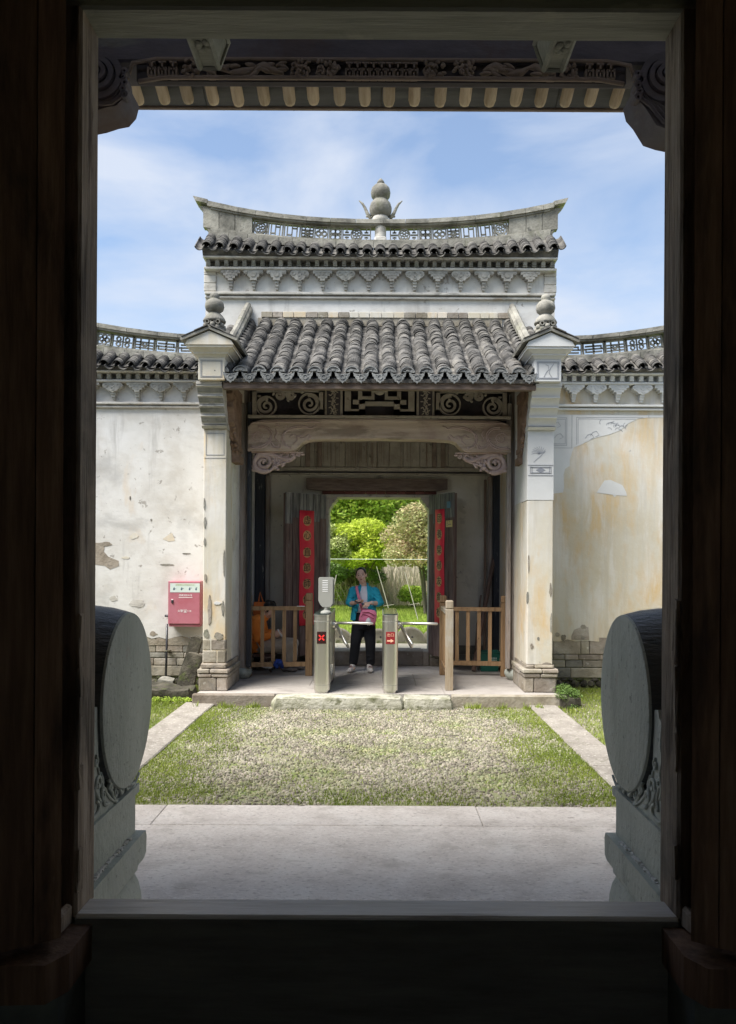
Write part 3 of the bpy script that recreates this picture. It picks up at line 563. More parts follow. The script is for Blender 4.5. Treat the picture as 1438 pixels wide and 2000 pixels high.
def crown(par, x0, x1, Y, zb, hs, rise, trim, stone, sgn_list, panels, brx, tip=None, dent='trim', field=None, tstep=.188, back=True):
    """mouldings, brackets, dentils, tiled coping and pierced parapet along a wall face at depth Y"""
    H = lambda v: zb + v * hs
    for (za, zc_, d) in ((.0, .035, .05), (.05, .088, .075), (.395, .435, .13), (.535, .565, .20)):
        q = MB(); q.bbox(x0, x1, Y - d, Y - .001, H(za), H(zc_), b=.008); q.build('moulding', trim, par)
    q = MB(); q.box(x0 + .01, x1 - .01, Y - .03, Y - .002, H(.436), H(.534)); q.build('dentil_back', 'stone_grey' if dent == 'stone_grey' else dent, par)
    dm = MB(); dm.box(-.03, .03, -.135, -.031, -.043 * hs, .043 * hs); dm.box(-.026, .026, -.145, -.136, -.02 * hs, .043 * hs); dme = dm.mesh('dentil', dent)
    n = int((x1 - x0) / .132)
    for i in range(n): obj('dentil', dme, par, (x0 + (i + .5) * (x1 - x0) / n, Y, H(.487)))
    bm_ = {}
    for i, x in enumerate(brx):
        k = sgn_list[i % len(sgn_list)]
        if k not in bm_: bm_[k] = bracket_mesh(k, hs).mesh('bracket', 'bracket_stone' if stone == 'stone_grey' else stone)
        obj('bracket', bm_[k], par, (x, Y, H(.392)))
    # tiles
    nc = int((x1 - x0 + .06) / tstep); cols = []; sl_ = math.atan2(.26 * hs, .40)
    for i in range(nc):
        x = x0 - .03 + (i + .5) * (x1 - x0 + .06) / nc; rz = rise(x); zz = H(.585) + rz * .35 + random.uniform(-.006, .006); s2 = sl_ + rz * .5 * .9
        rw = max(.07, tstep * .40)
        jx = random.uniform(-.008, .008)
        for k in range(6):
            d = k * .060
            obj('tile', TILE_S, par, (x + jx + random.uniform(-.004, .004), Y - .27 + d * math.cos(s2), zz + d * math.sin(s2) + .008), (s2 - .10 + random.uniform(-.02, .02), random.uniform(-.04, .04), random.uniform(-.05, .05)))
        cols.append((x - (x1 - x0 + .06) / nc / 2, Y - .30, zz - .012, s2, .07))
    x = x1 + .03; rz = rise(x); cols.append((x, Y - .30, H(.585) + rz * .35 + .012, sl_ + rz * .45, .07))
    pan_mass('pan_tiles', cols, 4, par)
    # mortar bed under tiles (slopes), front and back
    seg = 14; mb = MB()
    for i in range(seg):
        xa, xb = x0 + (x1 - x0) * i / seg, x0 + (x1 - x0) * (i + 1) / seg; ra, rb = rise(xa), rise(xb)
        zl = H(.566); za1, zb1 = H(.79) + ra * .8, H(.79) + rb * .8
        mb.add([(xa, Y - .19, zl), (xb, Y - .19, zl), (xb, Y - .25, H(.575) + rb * .3), (xa, Y - .25, H(.575) + ra * .3), (xa, Y + .12, za1), (xb, Y + .12, zb1), (xa, Y + .30, za1), (xb, Y + .30, zb1), (xa, Y + .62, zl), (xb, Y + .62, zl)],
               [(0, 1, 2, 3), (3, 2, 5, 4), (4, 5, 7, 6), (6, 7, 9, 8), (8, 9, 1, 0)] + ([(0, 3, 4, 6, 8)] if i == 0 else []) + ([(1, 9, 7, 5, 2)] if i == seg - 1 else []))
    mb.build('coping_bed', 'tile_mass', par)
    # parapet: base course bricks
    def seg_piece(nm, xa, xb, ha, hb, ya, yb, mat, ex=0):
        ra, rb = rise(xa), rise(xb); fa = lambda h_: (h_ - .575) / .655
        k = lambda h_, r_: H(h_) + r_ * (.33 + .67 * min(1, fa(h_)))
        mb = MB(); g = .0025
        mb.add([(xa + g, ya, k(ha, ra)), (xb - g, ya, k(ha, rb)), (xb - g, yb, k(ha, rb)), (xa + g, yb, k(ha, ra)), (xa + g, ya, k(hb, ra)), (xb - g, ya, k(hb, rb)), (xb - g, yb, k(hb, rb)), (xa + g, yb, k(hb, ra))],
               [(0, 3, 2, 1), (4, 5, 6, 7), (0, 1, 5, 4), (2, 3, 7, 6), (0, 4, 7, 3), (1, 2, 6, 5)])
        return mb.build(nm, mat, par)
    x = x0 + .05
    while x < x1 - .06:
        w_ = min(random.uniform(.17, .30), x1 - .05 - x); w_ = x1 - .05 - x if x1 - .05 - x - w_ < .08 else w_
        j = random.uniform(0, .01); seg_piece('coping_brick', x, x + w_, .80, .905, Y + .075 - j, Y + .345, 'stone_grey'); x += w_
    x = x0 + .04
    while x < x1 - .05:
        w_ = min(random.uniform(.26, .44), x1 - .04 - x); w_ = x1 - .04 - x if x1 - .04 - x - w_ < .1 else w_
        seg_piece('coping_brick', x, x + w_, .906, .930, Y + .095, Y + .325, 'stone_grey')
        seg_piece('coping_stone', x - (.05 if x < x0 + .1 and tip else 0), x + w_ + (.05 if x + w_ > x1 - .1 and tip else 0), 1.175, 1.235, Y + .09, Y + .33, 'stone_grey'); 
        seg_piece('coping_lip', x, x + w_, 1.152, 1.1745, Y + .115, Y + .305, 'stone_grey'); x += w_
    cache = {}
    for (xa, xb, k) in panels:
        if k < 0: seg_piece('parapet_slab', xa, xb, .931, 1.151, Y + .14, Y + .26, 'stone_grey'); continue
        w_ = xb - xa; key = (round(w_, 3), k)
        if key not in cache: cache[key] = lattice(w_, .222 * hs, k).mesh('lattice_panel', 'stone_grey')
        xm = (xa + xb) / 2; sl2 = math.atan2(rise(xb) - rise(xa), w_) * .85
        obj('lattice_panel', cache[key], par, (xm, Y + .20, H(1.04) + rise(xm) * .82), (0, -sl2, 0))
    return seg_piece

# ================================================================== GATEHOUSE
gate = thing('gatehouse', 'old white plastered ancestral hall gatehouse with grey tiled porch roof and raised pierced ridge wall', 'gatehouse', (0, 10.5, 0))
HY = 11.35
wl = MB(); wl.box(-2.58, 2.58, HY, HY + .42, 4.2, 6.28); wl.build('upper_wall', 'plaster', gate)
riseH = lambda x: .27 * (min(abs(x), 2.75) / 2.6) ** 2.3
hb = [(-1) ** 0 * ((i - 6.5) * .338) for i in range(14)]
pn = []; x = .14
for w_, k in ((.44, 0), (.20, 5), (.22, 2), (.20, 3), (.26, 1), (.24, 1), (.22, 0), (.26, -1), (.24, -1), (.24, -1)):
    pn += [(x, x + w_ - .004, k), (-x - w_ + .004, -x, k)]; x += w_
crown(gate, -2.58, 2.58, HY, 5.63, 1.0, riseH, 'trim', 'stone_grey', [0, 2, 2, 1, 0, 1, 0, 0, 1, 0, 1, 2, 2, 0], pn, hb, tip=True, dent='stone_grey')
# scrolled ends of the raised ridge, flaring outward
for sg in (-1, 1):
    q = MB(); out = [(2.50, 6.56), (2.58, 6.58), (2.575, 6.66), (2.62, 6.70), (2.60, 6.78), (2.655, 6.82), (2.645, 6.92), (2.70, 7.00), (2.73, 7.03), (2.5, 7.0)]
    q.prism([(sg * a, c + .05) for a, c in out], 'y', HY + .15, HY + .27); q.build('ridge_end', 'stone_grey', gate)
    q = MB(); q.prism([(sg * 2.58, 7.09), (sg * 2.58, 7.15), (sg * 2.80, 7.20), (sg * 2.76, 7.13)], 'y', HY + .09, HY + .33); q.build('ridge_tip', 'stone_grey', gate)
    q = MB()     # stone corner piers of the bracket zone
    for k, z in enumerate((5.74, 5.86, 5.98)): q.bbox(min(sg * 2.42, sg * 2.60), max(sg * 2.42, sg * 2.60), HY - .03, HY + .01, z, z + .115, b=.008)
    q.build('corner_stone', 'trim', gate)
# centre gourd finial on its post
q = MB(); q.bbox(-.09, .09, HY + .10, HY + .31, 6.50, 6.62, b=.02); q.lathe([(.085, 6.60), (.085, 6.82), (.11, 6.84), (.13, 6.90), (.12, 6.93), (.11, 6.94)], (0, HY + .2, 0), 16); post = q.build('finial_post', 'trim', gate, angle=40)
q = MB(); pr = [(.10, 6.93), (.14, 6.96), (.165, 7.02), (.168, 7.08), (.15, 7.14), (.115, 7.185), (.10, 7.20), (.115, 7.215), (.14, 7.25), (.148, 7.31), (.135, 7.37), (.10, 7.41), (.055, 7.43), (.055, 7.445), (.06, 7.45), (.045, 7.485), (.015, 7.52), (.001, 7.525)]
q.lathe(pr, (0, HY + .2, 0), 22); q.build('gourd_finial', 'stone_grey', gate, smooth=True)
for sg in (-1, 1):
    q = MB(); q.tube([(sg * .15, HY + .2, 6.93), (sg * .20, HY + .2, 7.0), (sg * .235, HY + .2, 7.08), (sg * .27, HY + .2, 7.14), (sg * .325, HY + .2, 7.19)], [.028, .026, .022, .018, .008], 8); q.build('finial_leaf', 'stone_grey', gate, smooth=True)
    q = MB(); q.tube([(sg * .13, HY + .2, 6.93), (sg * .18, HY + .2, 6.96), (sg * .22, HY + .2, 6.95)], [.02, .025, .012], 8); q.build('finial_leaf', 'stone_grey', gate, smooth=True)
# course of pale bricks above the roof
x = -1.75
while x < 1.76:
    w_ = random.uniform(.13, .19); q = MB(); q.bbox(x, x + w_ - .006, HY - .035, HY - .001, 5.355, 5.44, b=.006); q.build('brick', 'plaster_yellow' if random.random() < .6 else 'tan_stone', gate); x += w_
q = MB(); q.box(-1.8, 1.8, HY - .018, HY - .001, 5.24, 5.354); q.build('mortar_band', 'tan_stone', gate)

# ---- porch roof
EY, EZ, TY, TZ = 9.30, 4.02, 11.30, 5.25
SLp = math.atan2(TZ - EZ, TY - EY); LEN = math.hypot(TZ - EZ, TY - EY)
roof = MB(); roof.add([(-1.93, EY - .0, EZ - .05), (1.93, EY, EZ - .05), (1.93, HY - .002, EZ - .05 + (HY - EY) * math.tan(SLp)), (-1.93, HY - .002, EZ - .05 + (HY - EY) * math.tan(SLp)),
    (-1.93, EY, EZ - .09), (1.93, EY, EZ - .09), (1.93, HY - .002, EZ - .09 + (HY - EY) * math.tan(SLp)), (-1.93, HY - .002, EZ - .09 + (HY - EY) * math.tan(SLp))],
    [(0, 1, 2, 3), (4, 7, 6, 5), (0, 4, 5, 1), (1, 5, 6, 2), (2, 6, 7, 3), (3, 7, 4, 0)])
roof = roof.build('porch_roof', 'tile_mass', gate)
NC = 17; sp = .2245; rows = 34; st = LEN / rows; cols = []; cnt = 0; extra = MB(); tm = arc_tile(.084, .15, .010)
for r_ in range(rows):
    for c in range(NC + 1):
        x = (c - NC / 2) * sp + random.uniform(-.006, .006); d = r_ * st + random.uniform(-.012, .012)
        sag = -.05 * math.sin(PI * r_ / rows)
        loc = Vector((x, EY + d * math.cos(SLp), EZ + .018 + d * math.sin(SLp) + sag + random.uniform(-.006, .008)))
        e = Euler((SLp - .13 + .05 * (r_ > 3) + random.uniform(-.05, .05), random.uniform(-.12, .12), random.uniform(-.15, .15)))
        if cnt < 300: obj('tile', TILE, roof, loc, e)
        else:
            Mx = Matrix.Translation(loc) @ e.to_matrix().to_4x4(); extra.add([Mx @ Vector(p) for p in tm.v], tm.f)
        cnt += 1
o = extra.build('tiles', 'tile_mass', roof, fix=False); o['kind'] = 'stuff'
pan_mass('pan_tiles', [((c - NC / 2 + .5) * sp, EY - .03, EZ - .002, SLp, .080) for c in range(NC)], int(LEN / .09), roof)
# eave ends: round caps and hanging drip tiles
cap = MB(); cap.prism([(.092 * math.cos(R(a)), .092 * math.sin(R(a)) * 1.0) for a in range(8, 173, 12)], 'y', -.012, 0); ring2(cap, 0, 0, .090, .012, -.022, -.011, 12, 8, 172); cap.box(-.02, .02, -.02, -.011, .025, .05)
cap = cap.mesh('eave_cap_tile', 'tile_end')
dr = MB(); out = [(-.095, .03), (-.06, .012), (0, .002), (.06, .012), (.095, .03), (.085, -.02), (.072, -.028), (.066, -.055), (.050, -.062), (.042, -.085), (.022, -.088), (0, -.112), (-.022, -.088), (-.042, -.085), (-.050, -.062), (-.066, -.055), (-.072, -.028), (-.085, -.02)]
dr.prism(out, 'y', -.010, .004); ring2(dr, 0, -.035, .034, .01, -.018, -.009, 8); dr.box(-.05, .05, -.016, -.009, -.006, .002); dr = dr.mesh('drip_tile', 'tile_end')
for c in range(NC + 1): obj('eave_cap_tile', cap, roof, ((c - NC / 2) * sp, EY - .022, EZ + .012 + random.uniform(-.004, .004)), (R(-12) + random.uniform(-.05, .05), random.uniform(-.06, .06), random.uniform(-.05, .05)))
for c in range(NC): obj('drip_tile', dr, roof, ((c - NC / 2 + .5) * sp, EY - .045, EZ - .005), (R(-10) + random.uniform(-.05, .08), random.uniform(-.04, .04), random.uniform(-.07, .07)))
# fascia board and side verge ridges
q = MB(); q.bbox(-1.90, 1.90, EY + .02, EY + .07, 3.855, 3.975, b=.006); q.bbox(-1.91, 1.91, EY + .06, EY + .16, 3.865, 3.89, b=.004); q.build('fascia_board', 'old_brown', roof)
for sg in (-1, 1):
    q = MB(); k = 9
    for i in range(k):
        t0, t1 = i / k, (i + 1) / k; f = lambda t: Vector((sg * (2.0 - .05 * t), 9.75 + (11.34 - 9.75) * t, 4.32 + 1.06 * t + .09 * t * t))
        a, c = f(t0), f(t1); q.tube([a, (a + c) / 2 + Vector((0, 0, .004)), c - Vector((0, .01, 0))], [.075, .08, .072], 8)
        q.tube([a + Vector((0, 0, .07)), c + Vector((0, 0, .07))], .045, 8)
    q.build('verge_ridge', 'stone_grey', roof)
    q = MB()
    q.add([(sg * 1.93, 9.6, 4.10), (sg * 2.30, 9.75, 4.02), (sg * 2.42, 11.34, 5.05), (sg * 1.93, 11.34, 5.22), (sg * 1.93, 9.6, 3.95), (sg * 2.30, 9.75, 3.93), (sg * 2.42, 11.34, 4.9), (sg * 1.93, 11.34, 5.1)], [(0, 1, 2, 3), (4, 7, 6, 5), (0, 4, 5, 1), (1, 5, 6, 2), (2, 6, 7, 3), (3, 7, 4, 0)])
    q.build('verge_bed', 'tile_mass', roof)
    for i in range(15):
        t = i / 15; obj('verge_tile', TILE_S, roof, (sg * (2.13 + .05 * t), 9.85 + 1.42 * t, 4.14 + 1.0 * t + .03), (R(34), sg * R(10), 0))
        obj('verge_tile', TILE_S, roof, (sg * (2.31 + .03 * t), 9.95 + 1.38 * t, 4.13 + .97 * t + .02), (R(34), sg * R(14), 0))
    for i in range(16):
        t = i / 16; obj('verge_tile', TILE_S, roof, (sg * 1.90, 9.55 + 1.70 * t, 4.165 + 1.07 * t + .02), (R(22), sg * R(-16), 0))

# ---- front pillars with corbelled heads
PXI, PXO = 1.93, 2.215
def pillar(sg):
    R_ = sg > 0; lx = lambda a, c: (min(sg * a, sg * c), max(sg * a, sg * c))
    lab = 'right front pillar, freshly whitened in its upper half' if R_ else 'left front pillar with yellowed and peeling plaster'
    xi, xo = (1.875, 2.20) if R_ else (1.93, 2.218)
    a, c = lx(xi, xo); q = MB()
    if R_: q.bbox(a, c, 9.70, 11.345, .47, 2.549, b=.008)
    else: q.bbox(a, c, 9.70, 11.345, .47, 3.43, b=.008)
    p = q.build('pillar', 'plaster_yellow', gate, label=lab)
    if R_: q = MB(); q.bbox(a - .004, c + .004, 9.696, 11.345, 2.55, 3.43, b=.004); q.build('upper_shaft', 'plaster_white', p)
    # plinth: blocks in courses
    pl_ = MB(); pl_.box(a - .015, c + .02, 9.70, 10.5, PF, .47); pl_.build('plinth_core', 'tan_stone', p)
    for (za, zb_, cuts, d) in ((PF + .001, .295, (.62,), .04), (.30, .345, (.45,), .05), (.35, .405, (.40,), .055), (.41, .47, (), .02)) if not R_ else ((PF + .001, .315, (.30,), .04), (.32, .37, (.5,), .055), (.375, .425, (.55,), .065), (.43, .47, (.3,), .01)):
        xs_ = [a - d, *[a - d + (c - a + 2 * d) * k for k in cuts], c + d]
        for i in range(len(xs_) - 1):
            q = MB(); q.bbox(xs_[i] + .002, xs_[i + 1] - .002, 9.70 - d - .02, 9.92, za, zb_, b=.012, j=.003); q.build('plinth_stone', 'tan_stone', p)
        for k in range(2): q = MB(); q.bbox(a - d + .004, c + d - .004, 9.925 + .28 * k, 10.2 + .28 * k, za, zb_ - .001, b=.008); q.build('plinth_stone', 'tan_stone', p)
    if not R_:      # exposed stones low on the shaft
        for (za, zb_, cuts) in ((.475, .63, (.62,)), (.635, .77, (.35,))):
            xs_ = [a - .004, *[a + (c - a) * k for k in cuts], c + .004]
            for i in range(len(xs_) - 1): q = MB(); q.bbox(xs_[i] + .003, xs_[i + 1] - .003, 9.694, 9.80, za, zb_, b=.01, j=.002); q.build('exposed_stone', 'tan_stone', p)
    # corbel: profile steps, extruded across
    pr = [(11.3, 3.43), (9.66, 3.43), (9.62, 3.46), (9.66, 3.475)]
    y, z = 9.64, 3.48
    for k in range(4):
        pr += [(y, z), (y - .015, z + .03), (y - .055, z + .075), (y - .085, z + .085), (y - .085, z + .102), (y - .07, z + .105)]
        y -= .075; z += .108
    pr += [(y - .02, z), (y - .02, 3.945), (11.3, 3.945)]
    q = MB(); q.prism(pr, 'x', a - .012, c + .012); q.build('corbel', 'plaster_white' if R_ else 'trim', p, angle=30)
    if not R_:
        for k in range(4):   # dark weathered bricks in the hollows of the corbel
            yy, zz = 9.64 - .075 * k, 3.48 + .108 * k
            q = MB(); q.prism([(yy - .012, zz + .022), (yy - .040, zz + .066), (yy + .02, zz + .066), (yy + .02, zz + .02)], 'x', a - .006, c + .006)
            q.v = [(x_, y_ - .014, z_) for x_, y_, z_ in q.v]; q.build('corbel_brick', 'stone_grey', p)
    # box head
    xa, xb = (1.83, 2.17) if R_ else (1.935, 2.25)
    xa, xb = lx(1.87, 2.19)
    q = MB(); q.bbox(xa, xb, 9.26, 11.3, 3.945, 4.215, b=.006); q.build('head_block', 'plaster_white' if R_ else 'plaster_yellow', p)
    q = MB(); m_ = .035
    for (e0) in (.030, .042):
        X0, X1, Z0, Z1 = xa + e0, xb - e0, 3.945 + e0, 4.215 - e0; t = .004
        for bb in ((X0, X1, Z0, Z0 + t), (X0, X1, Z1 - t, Z1), (X0, X0 + t, Z0, Z1), (X1 - t, X1, Z0, Z1)): q.box(bb[0], bb[1], 9.256, 9.262, bb[2], bb[3])
    if R_:
        cx = (xa + xb) / 2; q.tube([(cx - .05, 9.258, 4.0), (cx - .02, 9.258, 4.06), (cx + .01, 9.258, 4.09), (cx, 9.258, 4.14), (cx - .03, 9.258, 4.15)], .003, 5); q.tube([(cx + .05, 9.258, 3.99), (cx + .01, 9.258, 4.05), (cx + .03, 9.258, 4.11), (cx + .07, 9.258, 4.16)], .003, 5)
    q.build('drawn_border', 'line_ink', p)
    # cornice flares and gabled cap
    fl = MB()
    for (h0, h1, e0, e1) in ((4.215, 4.25, .0, .03), (4.25, 4.27, .045, .045), (4.27, 4.31, .05, .10), (4.31, 4.335, .115, .115)):
        fl.add([(xa - e0, 9.26 - e0, h0), (xb + e0, 9.26 - e0, h0), (xb + e0, 10.6, h0), (xa - e0, 10.6, h0), (xa - e1, 9.26 - e1, h1), (xb + e1, 9.26 - e1, h1), (xb + e1, 10.6, h1), (xa - e1, 10.6, h1)],
            [(0, 3, 2, 1), (4, 5, 6, 7), (0, 1, 5, 4), (2, 3, 7, 6), (0, 4, 7, 3), (1, 2, 6, 5)])
    fl.build('cap_cornice', 'plaster_white' if R_ else 'plaster_yellow', p)
    cx = (xa + xb) / 2; g_ = MB(); g_.prism([(xa - .13, 4.337), (xb + .13, 4.337), (xb + .10, 4.39), (cx, 4.50), (xa - .10, 4.39)], 'y', 9.13, 10.6); g_.build('cap_gable', 'plaster_white' if R_ else 'plaster_yellow', p)
    sa = math.atan2(.13, .30)
    for s2 in (-1, 1):
        sl2 = Matrix.Rotation(s2 * sa, 3, 'Y')
        q = MB(); q.add([(cx, 9.10, 4.515), (cx, 10.6, 4.515), (cx + s2 * .33, 10.6, 4.375), (cx + s2 * .33, 9.10, 4.375), (cx, 9.10, 4.545), (cx, 10.6, 4.545), (cx + s2 * .34, 10.6, 4.405), (cx + s2 * .34, 9.10, 4.405)], [(0, 3, 2, 1), (4, 5, 6, 7), (0, 4, 7, 3), (0, 1, 5, 4), (1, 2, 6, 5), (2, 3, 7, 6)])
        q.build('cap_slope', 'stone_grey', p)
        for k in range(12):
            q = MB(); q.bbox(-.085, .085, -.008, .09, 0, .014, b=.003); me = q.mesh('cap_tile', 'tile') if k == 0 else me
            obj('cap_tile', me, p, (cx + s2 * (.09 + random.uniform(-.005, .005)), 9.09 + k * .12, 4.518), (0, s2 * sa, random.uniform(-.05, .05)))
            obj('cap_tile', me, p, (cx + s2 * (.245 + random.uniform(-.005, .005)), 9.10 + k * .12, 4.448), (0, s2 * sa, random.uniform(-.05, .05)))
    # carved seat, dome, ball, knob
    f = MB(); fy = 9.42; s_ = .93
    f.ell((cx, fy, 4.62), (.105, .10, .085), None, 14, 8, j=.05); f.lathe([(.10, 4.535), (.14, 4.55), (.13, 4.60), (.10, 4.63)], (cx, fy, 0), 14)
    for k in range(12):
        A = 2 * PI * k / 12; f.ell((cx + math.cos(A) * .11, fy + math.sin(A) * .105, 4.605 + .03 * (k % 2)), (.036, .036, .036), None, 8, 6)
    for k in range(3): ring2(f, cx + (k - 1) * .065, 4.665, .03, .012, fy - .125, fy - .09, 9)
    f.build('finial_seat', 'stone_grey', p, angle=50)
    f = MB(); pr = [(.05, 4.68), (.135, 4.685), (.14, 4.70), (.125, 4.73), (.10, 4.765), (.075, 4.79), (.06, 4.80), (.075, 4.81), (.105, 4.835), (.118, 4.875), (.112, 4.92), (.085, 4.955), (.05, 4.97), (.055, 4.985), (.06, 5.01), (.045, 5.04), (.01, 5.055)]
    f.lathe(pr, (cx, fy, 0), 20); f.build('ball_finial', 'stone_grey', p, smooth=True)
    # shaft drawings
    d = MB()
    if R_:
        for z_ in (2.99, 2.86): d.box(a + .004, c - .004, 9.69, 9.695, z_, z_ + .005)
        for e in (.03, .05):
            for bb in ((a + e, c - e, 2.88 + e * .3, 2.884 + e * .3), (a + e, c - e, 2.975 - e * .3, 2.979 - e * .3), (a + e, a + e + .004, 2.885, 2.975), (c - e - .004, c - e, 2.885, 2.975)): d.box(bb[0], bb[1], 9.69, 9.695, bb[2], bb[3])
        cx = (a + c) / 2; d.prism([(cx - .06, 2.93), (cx, 2.895), (cx + .06, 2.93), (cx, 2.965)], 'y', 9.692, 9.695)
        for k in range(9):
            A = R(20 + 18 * k); d.tube([(cx - .02, 9.694, 3.13), (cx - .02 + .05 * math.cos(A), 9.694, 3.13 + .06 * math.sin(A)), (cx - .02 + .10 * math.cos(A + .3), 9.694, 3.13 + .10 * math.sin(A + .3))], .0022, 4)
        d.tube([(cx - .09, 9.694, 3.03), (cx - .02, 9.694, 3.09), (cx + .06, 9.694, 3.17)], .003, 4)
    else:
        for z_ in (3.06,): d.box(a + .01, c - .01, 9.695, 9.6985, z_, z_ + .004)
        for bb in ((a + .03, c - .03, 3.10, 3.104), (a + .03, c - .03, 3.37, 3.374), (a + .03, a + .034, 3.10, 3.37), (c - .034, c - .03, 3.10, 3.37)): d.box(bb[0], bb[1], 9.695, 9.6985, bb[2], bb[3])
    d.build('drawn_panel', 'line_ink', p)
    return p
pillL = pillar(-1); pillR = pillar(1)
# ================================================================== PORCH INSIDE
BY = 12.10
q = MB()
for sg in (-1, 1):
    a, c = sorted((sg * 1.94, sg * 2.22)); q.box(a, c, 11.346, BY, PF - .02, 4.2)
    a, c = sorted((sg * .87, sg * 2.6)); q.box(a, c, BY, BY + .42, PF - .02, 4.2)
q.box(-.87, .87, BY, BY + .42, 2.872, 4.2); q.box(-2.58, 2.58, 11.30, BY + .42, 4.201, 4.32)
q.build('porch_wall', 'plaster_dirty', gate)
for sg in (-1, 1):   # plastered inner faces
    q = MB(); a, c = sorted((sg * (1.872 if sg > 0 else 1.927), sg * 1.935)); q.box(a, c, 10.1, BY - .002, PF, 4.1); q.build('inner_plaster', 'plaster_yellow' if sg > 0 else 'plaster', gate)
# stone door surround
DH = .79
for sg in (-1, 1):
    q = MB(); a, c = sorted((sg * DH, sg * .868)); q.bbox(a, c, BY - .03, BY + .40, PF + .18, 2.77, b=.008); q.build('door_jamb', 'grey_carved', gate)
    q = MB(); out = [(sg * DH, 2.77), (sg * .655, 2.77), (sg * .665, 2.735), (sg * .69, 2.72), (sg * .70, 2.69), (sg * .735, 2.67), (sg * .75, 2.63), (sg * .775, 2.61), (sg * DH, 2.56)]
    q.prism(out, 'y', BY - .025, BY + .39); q.build('door_corner', 'grey_carved', gate)
q = MB(); q.bbox(-.868, .868, BY - .03, BY + .40, 2.772, 2.82, b=.006); q.build('door_lintel', 'grey_carved', gate)
x = -.9
while x < .88:
    w_ = random.uniform(.13, .2); q = MB(); q.bbox(x + .004, min(x + w_, .9), BY - .05, BY + .1, 2.823, 2.868, b=.005); q.build('brick', 'brick_red', gate); x += w_
q = MB(); q.prism([(-1.14, 2.90), (-1.14, 3.06), (1.07, 3.06), (1.07, 2.90), (.9, 2.872), (-.95, 2.872)], 'y', BY - .09, BY - .002); q.build('door_beam', 'old_brown', gate)
for (a, c, z, d) in ((-.80, -.36, .355, .05), (-.355, .70, .362, .05), (.705, .80, .35, .045)): q = MB(); q.bbox(a, c, BY - d, BY + .42, PF, z, b=.01, j=.002); q.build('sill_stone', 'tan_stone', gate)
for sg in (-1, 1):
    for (za, zb_) in ((PF + .001, .255), (.26, .345)):
        q = MB(); a, c = sorted((sg * .805, sg * 1.02)); q.bbox(a, c, BY - .09, BY - .002, za, zb_, b=.01); q.build('sill_stone', 'tan_stone', gate)
# mouldings and boards over the door
for (za, zb_, d, m_) in ((3.125, 3.15, .05, 'grey_carved'), (3.155, 3.175, .03, 'panel_dark'), (3.18, 3.235, .07, 'grey_carved')):
    q = MB(); q.box(-1.70, 1.70, BY - d, BY - .001, za, zb_); q.build('wall_moulding', m_, gate)
x = -1.7
while x < 1.68:
    w_ = random.uniform(.12, .26); q = MB(); q.bbox(x + .003, min(x + w_, 1.7) - .003, BY - .04 - random.uniform(0, .01), BY - .002, 3.24, 3.66, b=.004); q.build('wall_board', 'grey_carved', gate); x += w_
for x in (-1.12, -.93, .86, 1.0): q = MB(); q.bbox(x - .035, x + .035, BY - .075, BY - .05, 3.24, 3.70, b=.006); q.build('wall_batten', 'carved', gate)
for x in [random.uniform(-1.0, .8) for _ in range(34)]:
    q = MB(); z0 = random.uniform(3.20, 3.35); q.tube([(x, BY - .082, 3.62), (x + .004, BY - .084, z0)], .004, 4); q.build('dried_drip', 'bamboo', gate)
for sg in (-1, 1):
    q = MB(); q.bbox(*sorted((sg * 1.72, sg * 1.745)), BY - .05, BY - .002, .4, 3.15, b=.004); q.build('wall_moulding', 'grey_carved', gate)
    q = MB(); q.bbox(*sorted((sg * 1.775, sg * 1.925)), BY - .20, BY - .06, PF, 4.1, b=.01); q.build('corner_post', 'post_black', gate)
    q = MB(); q.bbox(*sorted((sg * 1.70, sg * 1.775)), BY - .11, BY - .052, PF, 3.1, b=.01); q.build('thin_post', 'column_wood', gate)
# exposed low wall stones on the back wall, right
for (a, c, za, zb_) in ((1.03, 1.28, .14, .30), (1.285, 1.60, .14, .30), (1.03, 1.40, .305, .45), (1.405, 1.66, .305, .45), (-1.66, -1.3, .14, .30), (-1.295, -1.04, .14, .30)):
    q = MB(); q.bbox(a, c, BY - .012, BY - .001, za, zb_, b=.004, j=.001); q.build('exposed_stone', 'stone_grey', gate)
